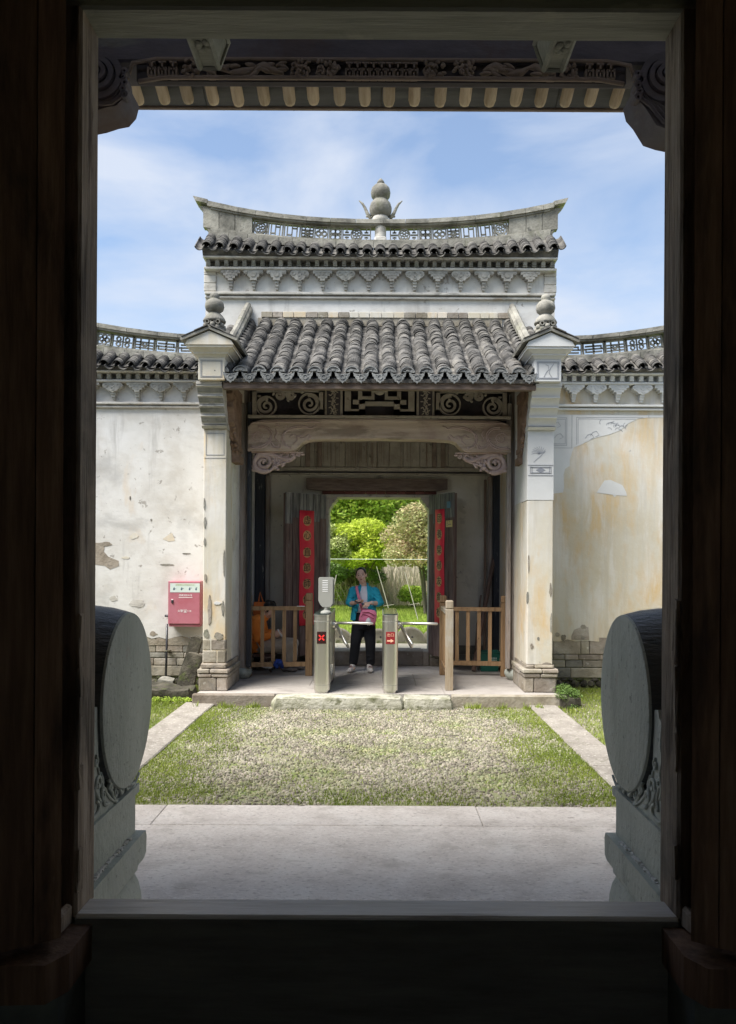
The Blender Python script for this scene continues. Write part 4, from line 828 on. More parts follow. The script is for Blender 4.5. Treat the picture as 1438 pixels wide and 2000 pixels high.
# wooden columns on drum bases
for sg in (-1, 1):
    q = MB(); q.lathe([(.098, .27), (.100, 1.6), (.096, 3.3), (.092, 4.12)], (sg * 1.905, 10.70, 0), 18); c_ = q.build('wood_column', 'column_wood', gate, angle=40)
    q = MB(); q.lathe([(.07, PF), (.10, PF + .005), (.135, PF + .05), (.15, PF + .095), (.14, PF + .135), (.115, PF + .15), (.10, PF + .152)], (sg * 1.905, 10.70, 0), 20); q.build('column_base', 'drum', c_, angle=45)
    q = MB(); q.bbox(*sorted((sg * 1.76, sg * 1.815)), 10.55, 10.66, .30, 3.95, b=.006); q.build('side_post', 'post_black' if sg < 0 else 'column_wood', c_)
    # carved strut from the pillar face up to the eave
    q = MB(); k = 15
    q.prism([(9.62, 3.97), (9.60, 3.86), (9.66, 3.78), (9.64, 3.70), (9.72, 3.62), (9.74, 3.52), (9.86, 3.44), (9.88, 3.35), (10.0, 3.27), (10.02, 3.14), (10.25, 3.12), (10.25, 3.97)], 'x', sg * 1.84, sg * 1.925)
    gg = random.Random(8)
    for i in range(46):
        t = gg.random(); z = 3.95 - t * .80; y = 9.62 + .40 * t ** 1.3 + gg.uniform(-.01, .06); q.ell((sg * gg.uniform(1.84, 1.92), y, z), (.022, .025, .035), Matrix.Rotation(gg.uniform(-1, 1), 3, 'X'), 7, 5)
    q.box(*sorted((sg * 1.83, sg * 1.93)), 9.7, 10.25, 3.86, 3.98); q.box(*sorted((sg * 1.82, sg * 1.925)), 10.02, 10.3, 3.05, 3.14); q.box(*sorted((sg * 1.83, sg * 1.925)), 9.98, 10.28, 3.20, 3.26)
    q.build('carved_strut', 'brown_carved', gate, angle=45)
# moon beam
def spiral(mb, cx, y, cz, r, turns, a0, dr_, th, flat=1, n=6, rmin=.12):
    K = int(16 * turns) + 2; pts = []; rad = []
    for i in range(K):
        t = i / (K - 1); A = R(a0) + dr_ * t * turns * 2 * PI; rr = r * (1 - (1 - rmin) * t); pts.append((cx + rr * math.cos(A), y, cz + rr * math.sin(A))); rad.append(th * (1 - .45 * t))
    mb.tube(pts, rad, n)
q = MB(); out = [(-1.80, 3.27), (-1.22, 3.27), (-1.16, 3.285), (-1.10, 3.33), (-1.05, 3.39), (-.98, 3.42), (-.8, 3.432), (0, 3.445), (.8, 3.432), (.98, 3.42), (1.05, 3.39), (1.10, 3.33), (1.16, 3.285), (1.22, 3.27), (1.80, 3.27), (1.80, 3.60), (1.74, 3.66), (1.60, 3.695), (.8, 3.71), (0, 3.72), (-.8, 3.71), (-1.60, 3.695), (-1.74, 3.66), (-1.80, 3.60)]
q.prism(out, 'y', 10.50, 10.72); c_ = [(0 + (x - 0) * .992, 3.49 + (z - 3.49) * .90) for x, z in out]; q.prism(c_, 'y', 10.485, 10.50)
beam = q.build('moon_beam', 'beam', gate)
for sg in (-1, 1):
    q = MB(); yb = 10.486
    def arc(pts, th): q.tube(smooth([(sg * x, yb, z) for x, z in pts]), th * 1.3, 6)
    for e in (0, .022):
        arc([(-1.78 + e, 3.31 + e), (-1.66, 3.30 + e), (-1.56 - e, 3.33 + e), (-1.49 - e, 3.40), (-1.46 - e, 3.48), (-1.49 - e, 3.56 - e), (-1.56, 3.60 - e), (-1.66, 3.61 - e)], .0085)
        arc([(-1.20, 3.30 + e), (-1.27 - e, 3.34), (-1.31 - e, 3.42), (-1.30 - e, 3.50), (-1.24, 3.57 - e), (-1.14, 3.605 - e), (-1.02, 3.61 - e), (-.94, 3.58), (-.90, 3.60), (-.86, 3.62)], .0085)
        arc([(-1.50 - e, 3.44), (-1.49 + e, 3.36 + e), (-1.45 + e, 3.315 + e), (-1.36 - e, 3.305 + e), (-1.34 - e, 3.36)], .008)
    spiral(q, sg * -1.66, yb, 3.45, .085, 1.6, 30, 1, .009); spiral(q, sg * -1.28, yb, 3.60, .035, 1.3, 200, 1, .007); spiral(q, sg * -1.40, yb, 3.63, .03, 1.2, 20, -1, .006)
    arc([(-1.76, 3.64), (-1.66, 3.66), (-1.5, 3.655), (-1.36, 3.665), (-1.2, 3.66), (-1.0, 3.665), (-.8, 3.66)], .006); arc([(-1.42, 3.56), (-1.40, 3.50), (-1.43, 3.45), (-1.39, 3.40)], .007); arc([(-1.18, 3.36), (-1.12, 3.42), (-1.16, 3.49), (-1.22, 3.46)], .008)
    for k in range(16): q.ell((sg * (-1.74 + .03 * (k % 6)), yb + .004, 3.40 + .05 * (k // 6) + .01 * math.sin(k * 3)), (.022, .008, .010), Matrix.Rotation(k * 1.3, 3, 'Y'), 7, 5)
    for k in range(6): q.ell((sg * (-1.10 + .03 * k), yb + .004, 3.46 + .018 * math.sin(k * 2)), (.05, .01, .018), Matrix.Rotation(sg * R(20 - 15 * k), 3, 'Y'), 8, 5)
    q.build('beam_relief', 'pink_wood', beam, smooth=True)
    # pierced scroll bracket under the beam end
    q = MB(); yc = 10.60
    S = lambda pts, th: q.tube([(sg * x, yc, z) for x, z in pts], th, 8, flat=1)
    big = []
    for i in range(40):
        t = i / 39; A = R(-70) - t * R(640); rr = .130 * (1 - .80 * t); big.append((-1.60 + rr * math.cos(A) * 1.12, 3.125 + rr * math.sin(A)))
    S(big, [.040 * (1 - .5 * i / 39) for i in range(40)])
    S([(-1.70, 3.18), (-1.66, 3.235), (-1.58, 3.25), (-1.48, 3.235), (-1.38, 3.195), (-1.30, 3.165), (-1.22, 3.165), (-1.17, 3.20), (-1.185, 3.235), (-1.22, 3.24), (-1.23, 3.215)], [.038, .04, .04, .037, .034, .034, .032, .030, .024, .018, .012])
    spiral(q, sg * -1.115, yc, 3.225, .03, 1.3, 200, 1 if sg < 0 else -1, .014)
    spiral(q, sg * -1.27, yc, 3.235, .026, 1.2, 200, 1, .011); spiral(q, sg * -1.33, yc, 3.238, .02, 1.2, 0, 1, .010)
    q.ell((sg * -1.06, yc, 3.235), (.03, .02, .016)); q.ell((sg * -1.44, yc - .01, 3.06), (.045, .03, .035)); q.ell((sg * -1.40, yc - .01, 3.10), (.03, .03, .03)); q.ell((sg * -1.40, yc - .01, 3.03), (.025, .025, .02))
    for (x, z, a, l) in ((-1.47, 3.15, 50, .05), (-1.42, 3.16, 100, .045), (-1.52, 3.19, 130, .05), (-1.33, 3.11, 20, .06), (-1.60, 3.13, 90, .035), (-1.37, 3.15, 150, .045)):
        q.ell((sg * x, yc - .01, z), (l, .018, .02), Matrix.Rotation(-sg * R(a), 3, 'Y'), 8, 6)
    for (x, z, r_) in ((-1.74, 3.02, .03), (-1.70, 3.01, .025), (-1.62, 2.995, .035), (-1.54, 3.01, .028)): q.ell((sg * x, yc, z), (r_, .03, r_ * .8))
    for k in range(16):
        A = R(200 + 12 * k); q.ell((sg * (-1.60 + .155 * math.cos(A)), yc, 3.115 + .13 * math.sin(A)), (.026, .03, .022), None, 7, 5)
    for (x, z, a, l) in ((-1.29, 3.20, 10, .05), (-1.36, 3.22, 30, .04), (-1.47, 3.20, 170, .045), (-1.38, 3.135, 60, .045), (-1.25, 3.14, 20, .045), (-1.44, 3.11, 120, .04), (-1.33, 3.08, 40, .035)): q.ell((sg * x, yc - .005, z), (l, .022, .018), Matrix.Rotation(-sg * R(a), 3, 'Y'), 8, 6)
    q.box(*sorted((sg * -1.80, sg * -1.765)), yc - .03, yc + .03, 3.0, 3.265); q.box(*sorted((sg * -1.80, sg * -1.05)), yc - .035, yc + .035, 3.25, 3.268)
    q.build('scroll_bracket', 'pink_wood', gate, angle=50)
# carved frieze above the beam
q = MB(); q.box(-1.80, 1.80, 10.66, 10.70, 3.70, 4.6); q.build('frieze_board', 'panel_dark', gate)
q = MB(); q.bbox(-1.80, 1.80, 10.50, 10.64, 3.722, 3.765, b=.006); q.build('frieze_sill', 'grey_carved', gate)
FYc = 10.58
for sg in (-1, 1):
    q = MB(); fx = lambda px: sg * (-(740 - px)) * FYc / F
    for (px, py, r_, a0, dr_) in ((519, 795, .115, 100, 1), (545, 773, .065, 90, -1), (567, 773, .065, 90, 1), (603, 790, .125, 80, -1)):
        spiral(q, fx(px), FYc, PZ(py, FYc), r_, 1.6, a0 if sg < 0 else 180 - a0, -dr_ * sg * -1, .032, n=4)
        ring2(q, fx(px), PZ(py, FYc), r_ + .028, .02, FYc - .03, FYc + .03, 20, 0, 360) if r_ > .1 else None
    q.box(*sorted((fx(492), fx(500))), FYc - .03, FYc + .03, 3.77, 4.14); q.box(*sorted((fx(622), fx(630))), FYc - .03, FYc + .03, 3.86, 4.14); q.box(*sorted((fx(492), fx(630))), FYc - .03, FYc + .03, 4.09, 4.16)
    for k in range(9): q.ell((fx(505 + k * 14), FYc - .01, PZ(775 + 8 * math.sin(k * 1.9), FYc)), (.03, .02, .018), Matrix.Rotation(k, 3, 'Y'), 7, 5)
    for (pa, pb, ya, yb) in ((672, 684, 765, 812), (684, 712, 800, 812), (700, 712, 782, 812), (688, 712, 782, 790), (672, 712, 812, 804)): q.box(*sorted((fx(pa), fx(pb))), FYc - .03, FYc + .03, *sorted((PZ(yb, FYc), PZ(ya, FYc))))
    for (pa, pb, ya, yb) in ((690, 740, 785, 793), (690, 698, 765, 793), (698, 716, 775, 781), (716, 722, 765, 781)): q.box(*sorted((fx(pa + 8), fx(pb) if pb == 740 else fx(pb + 8))), FYc - .025, FYc + .035, *sorted((PZ(yb, FYc), PZ(ya, FYc))))
    q.build('frieze_scrolls', 'grey_carved', gate)
    q = MB(); X0, X1 = sorted((fx(633), fx(668))); z0, z1 = PZ(818, FYc), 4.15
    q.bbox(X0, X1, FYc - .05, FYc + .05, z0, z1, b=.02); q.box(X0 + .03, X1 - .03, FYc - .052, FYc - .0495, z0 + .035, z1, m=1)
    for k in range(34): A = k * 2.4; q.ell(((X0 + X1) / 2 + (.05 if k % 2 else .02) * math.cos(A), FYc - .056, z0 + .05 + k * .0105), (.024, .010, .009), Matrix.Rotation(A, 3, 'Y'), 7, 5)
    q.tube([((X0 + X1) / 2 + .025 * math.sin(k * .9), FYc - .058, z0 + .05 + k * .03) for k in range(13)], .007, 5)
    q.build('frieze_plaque', ['grey_carved', 'panel_dark'], gate)
q = MB(); q.ell((0, FYc - .02, 4.10), (.07, .03, .05)); q.ell((-.07, FYc - .02, 4.12), (.05, .025, .03)); q.ell((.07, FYc - .02, 4.12), (.05, .025, .03)); q.build('frieze_flower', 'grey_carved', gate)
# ceiling boards closing the porch behind the frieze
q = MB(); q.add([(-1.9, 9.6, 4.02), (1.9, 9.6, 4.02), (1.9, 11.3, 4.195), (-1.9, 11.3, 4.195), (-1.9, 9.6, 4.05), (1.9, 9.6, 4.05), (1.9, 11.3, 4.225), (-1.9, 11.3, 4.225)], [(0, 3, 2, 1), (4, 5, 6, 7), (0, 1, 5, 4), (2, 3, 7, 6), (0, 4, 7, 3), (1, 2, 6, 5)]); q.build('ceiling_board', 'dark_wood', gate)

# ---- door leaves
def leaf(hx, hy, fx_, fy_, sg, lab):
    u = Vector((fx_ - hx, fy_ - hy, 0)); W_ = u.length; u.normalize(); n_ = Vector((u.y, -u.x, 0)); n_ = n_ if n_.y < 0 else -n_
    d = MB(); d.add([Vector((hx, hy, z)) + u * a + n_ * b_ for z in (.33, 2.79) for (a, b_) in ((0, -.05), (W_, -.05), (W_, -.012), (0, -.012))], [(0, 3, 2, 1), (4, 5, 6, 7), (0, 1, 5, 4), (1, 2, 6, 5), (2, 3, 7, 6), (3, 0, 4, 7)])
    lf = d.build('door_leaf', 'door_plank', gate, label=lab); k = 6; a = 0
    for i in range(k):
        w_ = W_ / k; q = MB(); zt = 2.80 - .0; zm = random.uniform(2.28, 2.62); th = .012 + random.uniform(-.004, .006); g = .003; zb_ = .32 + random.uniform(-.012, .012)
        for (z0, z1, m_) in ((zb_, zm, 0), (zm, zt, 1)):
            vs = [Vector((hx, hy, z)) + u * aa + n_ * bb for z in (z0, z1) for (aa, bb) in ((i * w_ + g, -.011), ((i + 1) * w_ - g, -.011), ((i + 1) * w_ - g - .004, th), (i * w_ + g + .004, th))]
            q.add(vs, [(0, 3, 2, 1), (4, 5, 6, 7), (0, 1, 5, 4), (1, 2, 6, 5), (2, 3, 7, 6), (3, 0, 4, 7)], m_)
        q.build('plank', ['door_plank', 'door_top'], lf)
    return lf, u, n_, W_
LL = leaf(-.83, 12.04, -1.405, 11.53, -1, 'left door leaf standing open, with a red paper strip')
LR = leaf(.79, 12.04, 1.115, 11.40, 1, 'right door leaf standing open, with a red paper strip')
def couplet(L, hx, hy, c0, wid, z0, z1, chars, lab, zs):
    lf, u, n_, W_ = L; org = Vector((hx, hy, 0)) + u * c0 + n_ * .024
    t = thing('red_couplet', lab, 'couplet', org + Vector((0, 0, z0)), 'red paper strips on the gate doors'); K = 10; q = MB(); vs = []
    for i in range(K + 1):
        z = z0 + (z1 - z0) * i / K; bulge = .004 * math.sin(i * 1.3)
        for s in (-1, 1): vs.append(org + u * (s * wid / 2 + .004 * math.sin(i * .9)) + n_ * bulge + Vector((0, 0, z)))
    q.add(vs, [(2 * i, 2 * i + 1, 2 * i + 3, 2 * i + 2) for i in range(K)]); p = q.build('paper', 'red_paper', t, smooth=True)
    md = p.modifiers.new('s', 'SOLIDIFY'); md.thickness = .001
    right = u if u.x > 0 else -u; Rm = Matrix((right, Vector((0, 0, 1)), -(right.cross(Vector((0, 0, 1)))) * -1)).transposed()
    nrm = right.cross(Vector((0, 0, 1)))
    if nrm.dot(n_) < 0: nrm = -nrm
    Rm = Matrix((right, Vector((0, 0, 1)), nrm)).transposed()
    dsk = MB(); dsk.prism([(  .076 * math.cos(2 * PI * i / 20), .080 * math.sin(2 * PI * i / 20)) for i in range(20)], 'z', 0, .0008); dme = dsk.mesh('gold_disc', 'gold')
    for ch, z in zip(chars, zs):
        c = org + Vector((0, 0, z)); obj('gold_disc', dme, t, c + n_ * .006, Rm); obj('character', text_mesh(ch, .138, .0008), t, c + n_ * .009, Rm)
zsL = [PZ(y, 11.78) for y in (1018, 1047, 1080, 1110, 1141, 1172, 1201)]
couplet(LL, -.83, 12.04, .385, .275, PZ(1222, 11.78), PZ(998, 11.78), '虛心直節師修竹', 'red paper strip with black characters on the left door leaf, beside the seated man', zsL)
zsR = [PZ(y, 11.7) for y in (1012, 1043, 1074, 1104, 1135, 1166, 1196)]
couplet(LR, .79, 12.04, .35, .275, PZ(1217, 11.7), PZ(994, 11.7), '固養榮根友喬松', 'red paper strip with black characters on the right door leaf, behind the wooden railing', zsR)
lf, u, n_, W_ = LR
for (c0, z0, w_, h, m_, nm, lab) in ((.62, 2.285, .17, .10, 'sticker_yellow', 'door_plaque', 'small yellow plaque on the right door leaf'), (.60, 2.57, .10, .10, 'sticker_blue', 'door_sticker', 'faded blue sticker high on the right door leaf')):
    org = Vector((.79, 12.04, 0)) + u * c0 + n_ * .022; q = MB()
    q.add([org + u * a + n_ * b_ + Vector((0, 0, z)) for z in (z0, z0 + h) for (a, b_) in ((-w_ / 2, 0), (w_ / 2, 0), (w_ / 2, .004), (-w_ / 2, .004))], [(0, 3, 2, 1), (4, 5, 6, 7), (0, 1, 5, 4), (1, 2, 6, 5), (2, 3, 7, 6), (3, 0, 4, 7)])
    if nm == 'door_plaque':
        for (a, z) in [(-.05, .02), (-.05, .05), (-.01, .03), (.02, .03), (.05, .03), (.01, .07), (-.05, .08)]: q.add([org + u * (a + s) + n_ * .006 + Vector((0, 0, z0 + z + r_)) for s, r_ in ((-.01, 0), (.01, 0), (.01, .018), (-.01, .018))], [(0, 1, 2, 3)], 1)
    tag(q.build(nm, [m_, 'carved'], None), lab, 'sign')

# ================================================================== WING WALLS
def wing(sg):
    lab = 'white courtyard wall left of the gate, with patches of plaster fallen off' if sg < 0 else 'courtyard wall right of the gate, half repainted white above ochre-stained plaster'
    x0, x1 = (-6.5, -2.225) if sg < 0 else (2.235, 6.5); Y = 10.80; pm = 'plaster' if sg < 0 else 'plaster_yellow'
    wg = thing('courtyard_wall', lab, 'wall', ((x0 + x1) / 2, Y, 0), 'walls on both sides of the gatehouse')
    q = MB(); n = 40; base = .655; vs = []
    q.box(x0, x1, Y, Y + .42, .72, 4.5); q.build('plaster_face', pm, wg)
    pts = [(x0, .73)]
    for i in range(n + 1): pts.append((x0 + (x1 - x0) * i / n, base + random.choice((0, 0, .01, .03, .05, .005)) ))
    pts.append((x1, .73)); q = MB(); q.prism(pts, 'y', Y + .0005, Y + .3); q.build('plaster_edge', pm, wg)
    q = MB(); q.box(x0, x1, Y + .03, Y + .40, -.1, .72); q.build('wall_core', 'soil', wg)
    for (za, zb_, w0, w1) in ((.475, .72, .17, .42), (.395, .47, .14, .36), (.29, .39, .16, .40), (.14, .285, .30, .62)):
        x = x0
        while x < x1 - .03:
            w_ = min(random.uniform(w0, w1), x1 - x); 
            if x1 - x - w_ < .1: w_ = x1 - x
            if za > .45 and random.random() < .3: w_ = min(w_, .12)
            q = MB(); q.bbox(x + .003, x + w_ - .003, Y + .002 + random.uniform(-.004, .006), Y + .1, za + .002, zb_ - .003, b=.007, j=.002); q.build('stone_block', 'tan_stone' if random.random() < .8 else 'stone_grey', wg); x += w_
    x = x0; cnt = 0
    vis = (-4.2, -2.2) if sg < 0 else (2.2, 4.2)
    while x < x1:
        w_ = random.uniform(.07, .16); q = MB(); Rm = Matrix.Rotation(random.uniform(-.4, .4), 3, 'Y')
        q.ell((x + w_ / 2, Y + .04, random.uniform(.045, .06)), (w_ * .52, .06, random.uniform(.045, .065)), Rm, 8, 6, j=.10); q.build('rubble_stone', 'boulder', wg); x += w_
        if random.random() < .5: q = MB(); q.ell((x, Y + .03, .115), (.06, .04, .025), None, 7, 5, j=.1); q.build('rubble_stone', 'boulder', wg)
    rise = lambda x: .155 * (max(0, min(abs(x) - 2.7, 2.6)) / 1.3) ** 1.45
    pn = []
    edges = [2.26, 2.46, 2.9, 3.22, 3.52, 3.84, 4.05, 4.5, 5.0, 5.5, 6.0, 6.48]; kinds = [-1, 4, 4, 3, 5, 2, -1, -1, -1, -1, -1]
    for i, k in enumerate(kinds):
        a, c = edges[i] + .002, edges[i + 1] - .002; pn.append((a, c, k) if sg > 0 else (-c, -a, k))
    bx = [(-740 + p) * Y / F for p in ((360, 315, 270, 223) if sg < 0 else (1117, 1160, 1203, 1249, 1292))]
    while abs(bx[-1]) < 6.2: bx.append(bx[-1] + sg * .325)
    crown(wg, x0, x1, Y, 3.90, .87, rise, 'trim' if sg < 0 else 'plaster_white', 'stone_grey' if sg < 0 else 'plaster_white', [0, 1] if sg > 0 else [0, 1, 0, 1], pn, bx, dent='stone_grey' if sg < 0 else 'plaster_white')
    return wg
WL, WR = wing(-1), wing(1)
def patch(pts, Y, mat, par, name, d=.004):
    q = MB(); q.prism([(PX(a, Y), PZ(c, Y)) for a, c in pts], 'y', Y - d, Y - .0006); return q.build(name, mat, par)
patch([(1075, 808), (1325, 808), (1325, 812), (1262, 813), (1245, 815), (1225, 825), (1210, 838), (1190, 846), (1165, 852), (1150, 858), (1135, 866), (1120, 872), (1115, 885), (1112, 895), (1112, 908), (1103, 914), (1100, 925), (1101, 950), (1099, 960), (1075, 963)], 10.8, 'plaster_white', WR, 'new_plaster_coat')
patch([(1165, 960), (1171, 950), (1180, 936), (1192, 935), (1203, 940), (1215, 945), (1222, 958), (1224, 966), (1203, 965), (1200, 969), (1196, 964)], 10.8, 'plaster_white', WR, 'new_plaster_coat')
q = MB(); Y = 10.794
def ln(a, c, a2, c2, w_=1.0): 
    x0, x1 = sorted((PX(a, Y), PX(a2, Y))); z0, z1 = sorted((PZ(c, Y), PZ(c2, Y))); t = .0038 * w_; q.box(x0 - t / 2, x1 + t / 2, Y - .001, Y + .0015, z0 - t / 2, z1 + t / 2)
for (a, c, a2, c2) in ((1070, 814, 1106, 814), (1106, 814, 1106, 868), (1106, 868, 1070, 868), (1070, 817, 1103, 817), (1103, 817, 1103, 865), (1103, 865, 1070, 865), (1116, 809, 1116, 873), (1116, 873, 1072, 873), (1125, 813, 1255, 813), (1125, 813, 1125, 866), (1128, 816, 1240, 816), (1128, 816, 1128, 864), (1266, 809, 1266, 812)): ln(a, c, a2, c2)
for k in range(16):
    a0 = random.uniform(1165, 1225); c0 = random.uniform(820, 838); A = random.uniform(-2.6, -.4); q.tube([P(a0 + 9 * t * math.cos(A + t), c0 + 9 * t * math.sin(A + t), Y) for t in (0, .35, .7, 1)], .0025, 4)
for k, (a0, c0) in enumerate(((1085, 828), (1090, 850), (1150, 850), (1160, 845))):
    q.tube([P(a0 - 8, c0 + 4, Y), P(a0 - 3, c0 - 3, Y), P(a0 + 4, c0 - 5, Y), P(a0 + 9, c0 + 2, Y), P(a0 + 2, c0 + 6, Y)], .0025, 4)
q.build('drawn_panel', 'line_ink', WR)
patch([(150, 1064), (184, 1063), (200, 1063), (205, 1068), (203, 1080), (212, 1090), (232, 1098), (233, 1108), (215, 1115), (205, 1108), (182, 1105), (150, 1107)], 10.8, 'tan_stone', WL, 'bare_patch', .003)
patch([(330, 1046), (336, 1043), (342, 1058), (330, 1060), (318, 1055)], 10.8, 'plaster_yellow', WL, 'bare_patch', .003)
patch([(290, 1262), (300, 1250), (318, 1255), (335, 1249), (360, 1245), (380, 1250), (380, 1262)], 10.8, 'tan_stone', WL, 'bare_patch', .003)
patch([(1117, 1240), (1122, 1228), (1132, 1224), (1150, 1222), (1152, 1248), (1117, 1248)], 10.8, 'tan_stone', WR, 'bare_patch', .003)

def blob(cx, cy, rx, ry, Y, mat, par, d=.003, n=22, name='bare_patch', seed=0):
    g = random.Random(seed); pts = []; r_ = 1
    for i in range(n): r_ = .5 * r_ + .5 * g.uniform(.55, 1.15); A = 2 * PI * i / n; pts.append((cx + rx * r_ * math.cos(A), cy + ry * r_ * math.sin(A)))
    return patch(pts, Y, mat, par, name, d)
for i, (cx, cy, rx, ry, m_) in enumerate(((205, 1066, 14, 5, 'tan_stone'), (222, 1172, 9, 6, 'trim'), (300, 1240, 8, 5, 'tan_stone'), (246, 1092, 9, 3, 'plaster_yellow'), (262, 1050, 10, 6, 'plaster_yellow'), (268, 1180, 16, 9, 'trim'), (326, 1105, 14, 2, 'stone_grey'), (295, 1018, 2, 3, 'stone_grey'), (254, 975, 1.5, 5, 'stone_grey'), (364, 1083, 9, 1.4, 'stone_grey'))): blob(cx, cy, rx, ry, 10.8, m_, WL, .0034 + .0003 * i, seed=i)
for i, (cx, cy, rx, ry) in enumerate(((1140, 1222, 6, 5), (1101, 1243, 6, 7), (1090, 1238, 5, 5), (1131, 1243, 13, 6))): blob(cx, cy, rx, ry, 10.8, 'tan_stone', WR, .0034 + .0004 * i, seed=20 + i)
for i, (cx, cy, rx, ry, m_) in enumerate(((400, 1060, 2.5, 9, 'stone_grey'), (438, 1100, 2, 30, 'stone_grey'), (400, 1022, 3, 12, 'stone_grey'), (436, 1190, 3, 16, 'stone_grey'), (404, 1240, 6, 11, 'stone_grey'), (425, 1180, 8, 4, 'plaster_white'), (410, 1195, 4, 30, 'tan_stone'), (428, 1245, 10, 9, 'tan_stone'), (399, 985, 1.6, 14, 'stone_grey'), (402, 1130, 2.5, 10, 'tan_stone'))): blob(cx, cy, rx, ry, 9.70, m_, pillL, .0082 + .0003 * i, seed=40 + i)
for i, (cx, cy, rx, ry, m_) in enumerate(((1031, 1165, 3, 14, 'stone_grey'), (1033, 1100, 2, 22, 'tan_stone'), (1076, 1150, 3, 16, 'tan_stone'), (1052, 1246, 2.5, 4, 'stone_grey'), (1040, 1260, 4, 6, 'tan_stone'), (1077, 1215, 2.5, 22, 'stone_grey'), (1068, 1296, 10, 5, 'tan_stone'))): blob(cx, cy, rx, ry, 9.70, m_, pillR, .003 + .0004 * i, seed=60 + i)

# ================================================================== BEYOND THE GATE
def leafy(name, parent, blobs, n, size, mat, seed=1, flat=.8, kind=None):
    g = np.random.default_rng(seed); wts = np.array([b_[3] * b_[4] * b_[5] for b_ in blobs]) ** .75; wts /= wts.sum()
    idx = g.choice(len(blobs), n, p=wts); B_ = np.array(blobs)[idx]
    d = g.normal(size=(n, 3)); d /= np.linalg.norm(d, axis=1)[:, None]; rr = g.random(n) ** .38
    c = B_[:, :3] + d * rr[:, None] * B_[:, 3:6]
    u = g.normal(size=(n, 3)); u[:, 2] *= .6; u /= np.linalg.norm(u, axis=1)[:, None]; v = np.cross(u, g.normal(size=(n, 3))); v /= np.linalg.norm(v, axis=1)[:, None]
    s = size * g.uniform(.6, 1.35, n)[:, None]
    V = np.stack([c - u * s, c + v * s * .45, c + u * s, c - v * s * .45], 1).reshape(-1, 3)
    o = np_mesh(name, V, np.arange(n * 4).reshape(-1, 4), mat, parent)
    if kind: o['kind'] = kind
    return o
def tree(name, label, x, y, h, cr, cz, n, size, mat, trunks=1, bark='bark', seed=1, nb=18, r0=.12, cy=None, group=None, squash=1):
    g = random.Random(seed); t = thing(name, label, 'tree', (x, y, LW), group); q = MB()
    blobs = []
    for i in range(nb):
        A = g.uniform(0, 2 * PI); e = g.uniform(-.5, 1) ; rr = cr * g.uniform(.35, .85) * math.sqrt(max(.05, 1 - e * e * .75)); s = cr * g.uniform(.22, .42)
        blobs.append((x + math.cos(A) * rr, y + math.sin(A) * rr, cz + e * (h - cz) * squash * .8, s, s, s * .75))
    for k in range(trunks):
        A = 2 * PI * k / max(1, trunks) + .5; off = r0 * (1.3 if trunks > 1 else 0); bx, by = x + math.cos(A) * off, y + math.sin(A) * off
        fx_, fy_ = (math.cos(A) * cr * .35, math.sin(A) * cr * .35) if trunks > 1 else (0, 0)
        q.tube([(bx, by, LW - .1), (bx + fx_ * .25, by + fy_ * .25, LW + (cz - LW) * .45), (bx + fx_ * .7, by + fy_ * .7, cz)], [r0, r0 * .75, r0 * .5], 8)
        q.tube([(bx + fx_ * .7, by + fy_ * .7, cz), (bx + fx_, by + fy_, (cz + h) / 2)], [r0 * .5, r0 * .2], 6)
    for i, b_ in enumerate(blobs):
        z0 = g.uniform(.55, 1) * (cz - LW) + LW; q.tube([(x + g.uniform(-.1, .1), y, z0), ((x + b_[0]) / 2, (y + b_[1]) / 2, (z0 + b_[2]) / 2 + .1 * h * .1), b_[:3]], [r0 * .4, r0 * .25, r0 * .1], 5)
    q.build('trunk', bark, t, angle=60); leafy('crown', t, blobs, n, size, mat, seed); return t
tree('broadleaf_tree', 'tall bright green tree at the left behind the lawn', -3.6, 30, 9.5, 3.9, 5.2, 46000, .085, 'leaf_green', seed=2, nb=34, r0=.3)
tree('broadleaf_tree', 'tall bright green tree filling the middle of the doorway view', .6, 31, 10, 3.8, 5.2, 46000, .085, 'leaf_green', seed=3, nb=34, r0=.3)
tree('broadleaf_tree', 'thin pale green tree at the right behind the bronze tree', 4.4, 33, 8.5, 3.4, 4.6, 14000, .10, 'leaf_pale', seed=4, nb=26, r0=.2)
tree('broadleaf_tree', 'tall green tree outside the doorway view, far left', -11, 33, 11, 4.6, 5.8, 16000, .15, 'leaf_green', seed=12, nb=30, r0=.3)
tree('broadleaf_tree', 'tall green tree outside the doorway view, far right', 12, 34, 11, 4.8, 5.8, 16000, .15, 'leaf_green', seed=13, nb=30, r0=.3)
tree('yellow_tree', 'low rounded yellow-green tree behind the woman', -.45, 23, 2.95, 1.25, 2.1, 15000, .055, 'leaf_yellow', seed=5, nb=26, r0=.06)
tree('bronze_tree', 'small tree with bronze-tipped leaves and several forking stems at the right of the doorway', 1.35, 21, 3.35, 1.35, 2.25, 22000, .05, 'leaf_red', trunks=4, seed=6, nb=34, r0=.05)
tree('small_tree', 'dark green low tree under the yellow-green crown', -.9, 24.5, 2.2, 1.2, 1.5, 12000, .05, 'leaf_dark', seed=7, nb=22, r0=.05)
tree('small_tree', 'pale olive young tree at the left edge of the doorway', -1.55, 22, 2.9, .85, 2.0, 8000, .045, 'leaf_pale', seed=8, nb=18, r0=.04, bark='pale_bark')
tree('small_tree', 'dark evergreen low on the right, shading the bronze stems', 2.3, 23.5, 2.3, 1.1, 1.6, 10000, .055, 'leaf_dark', seed=9, nb=18, r0=.05)
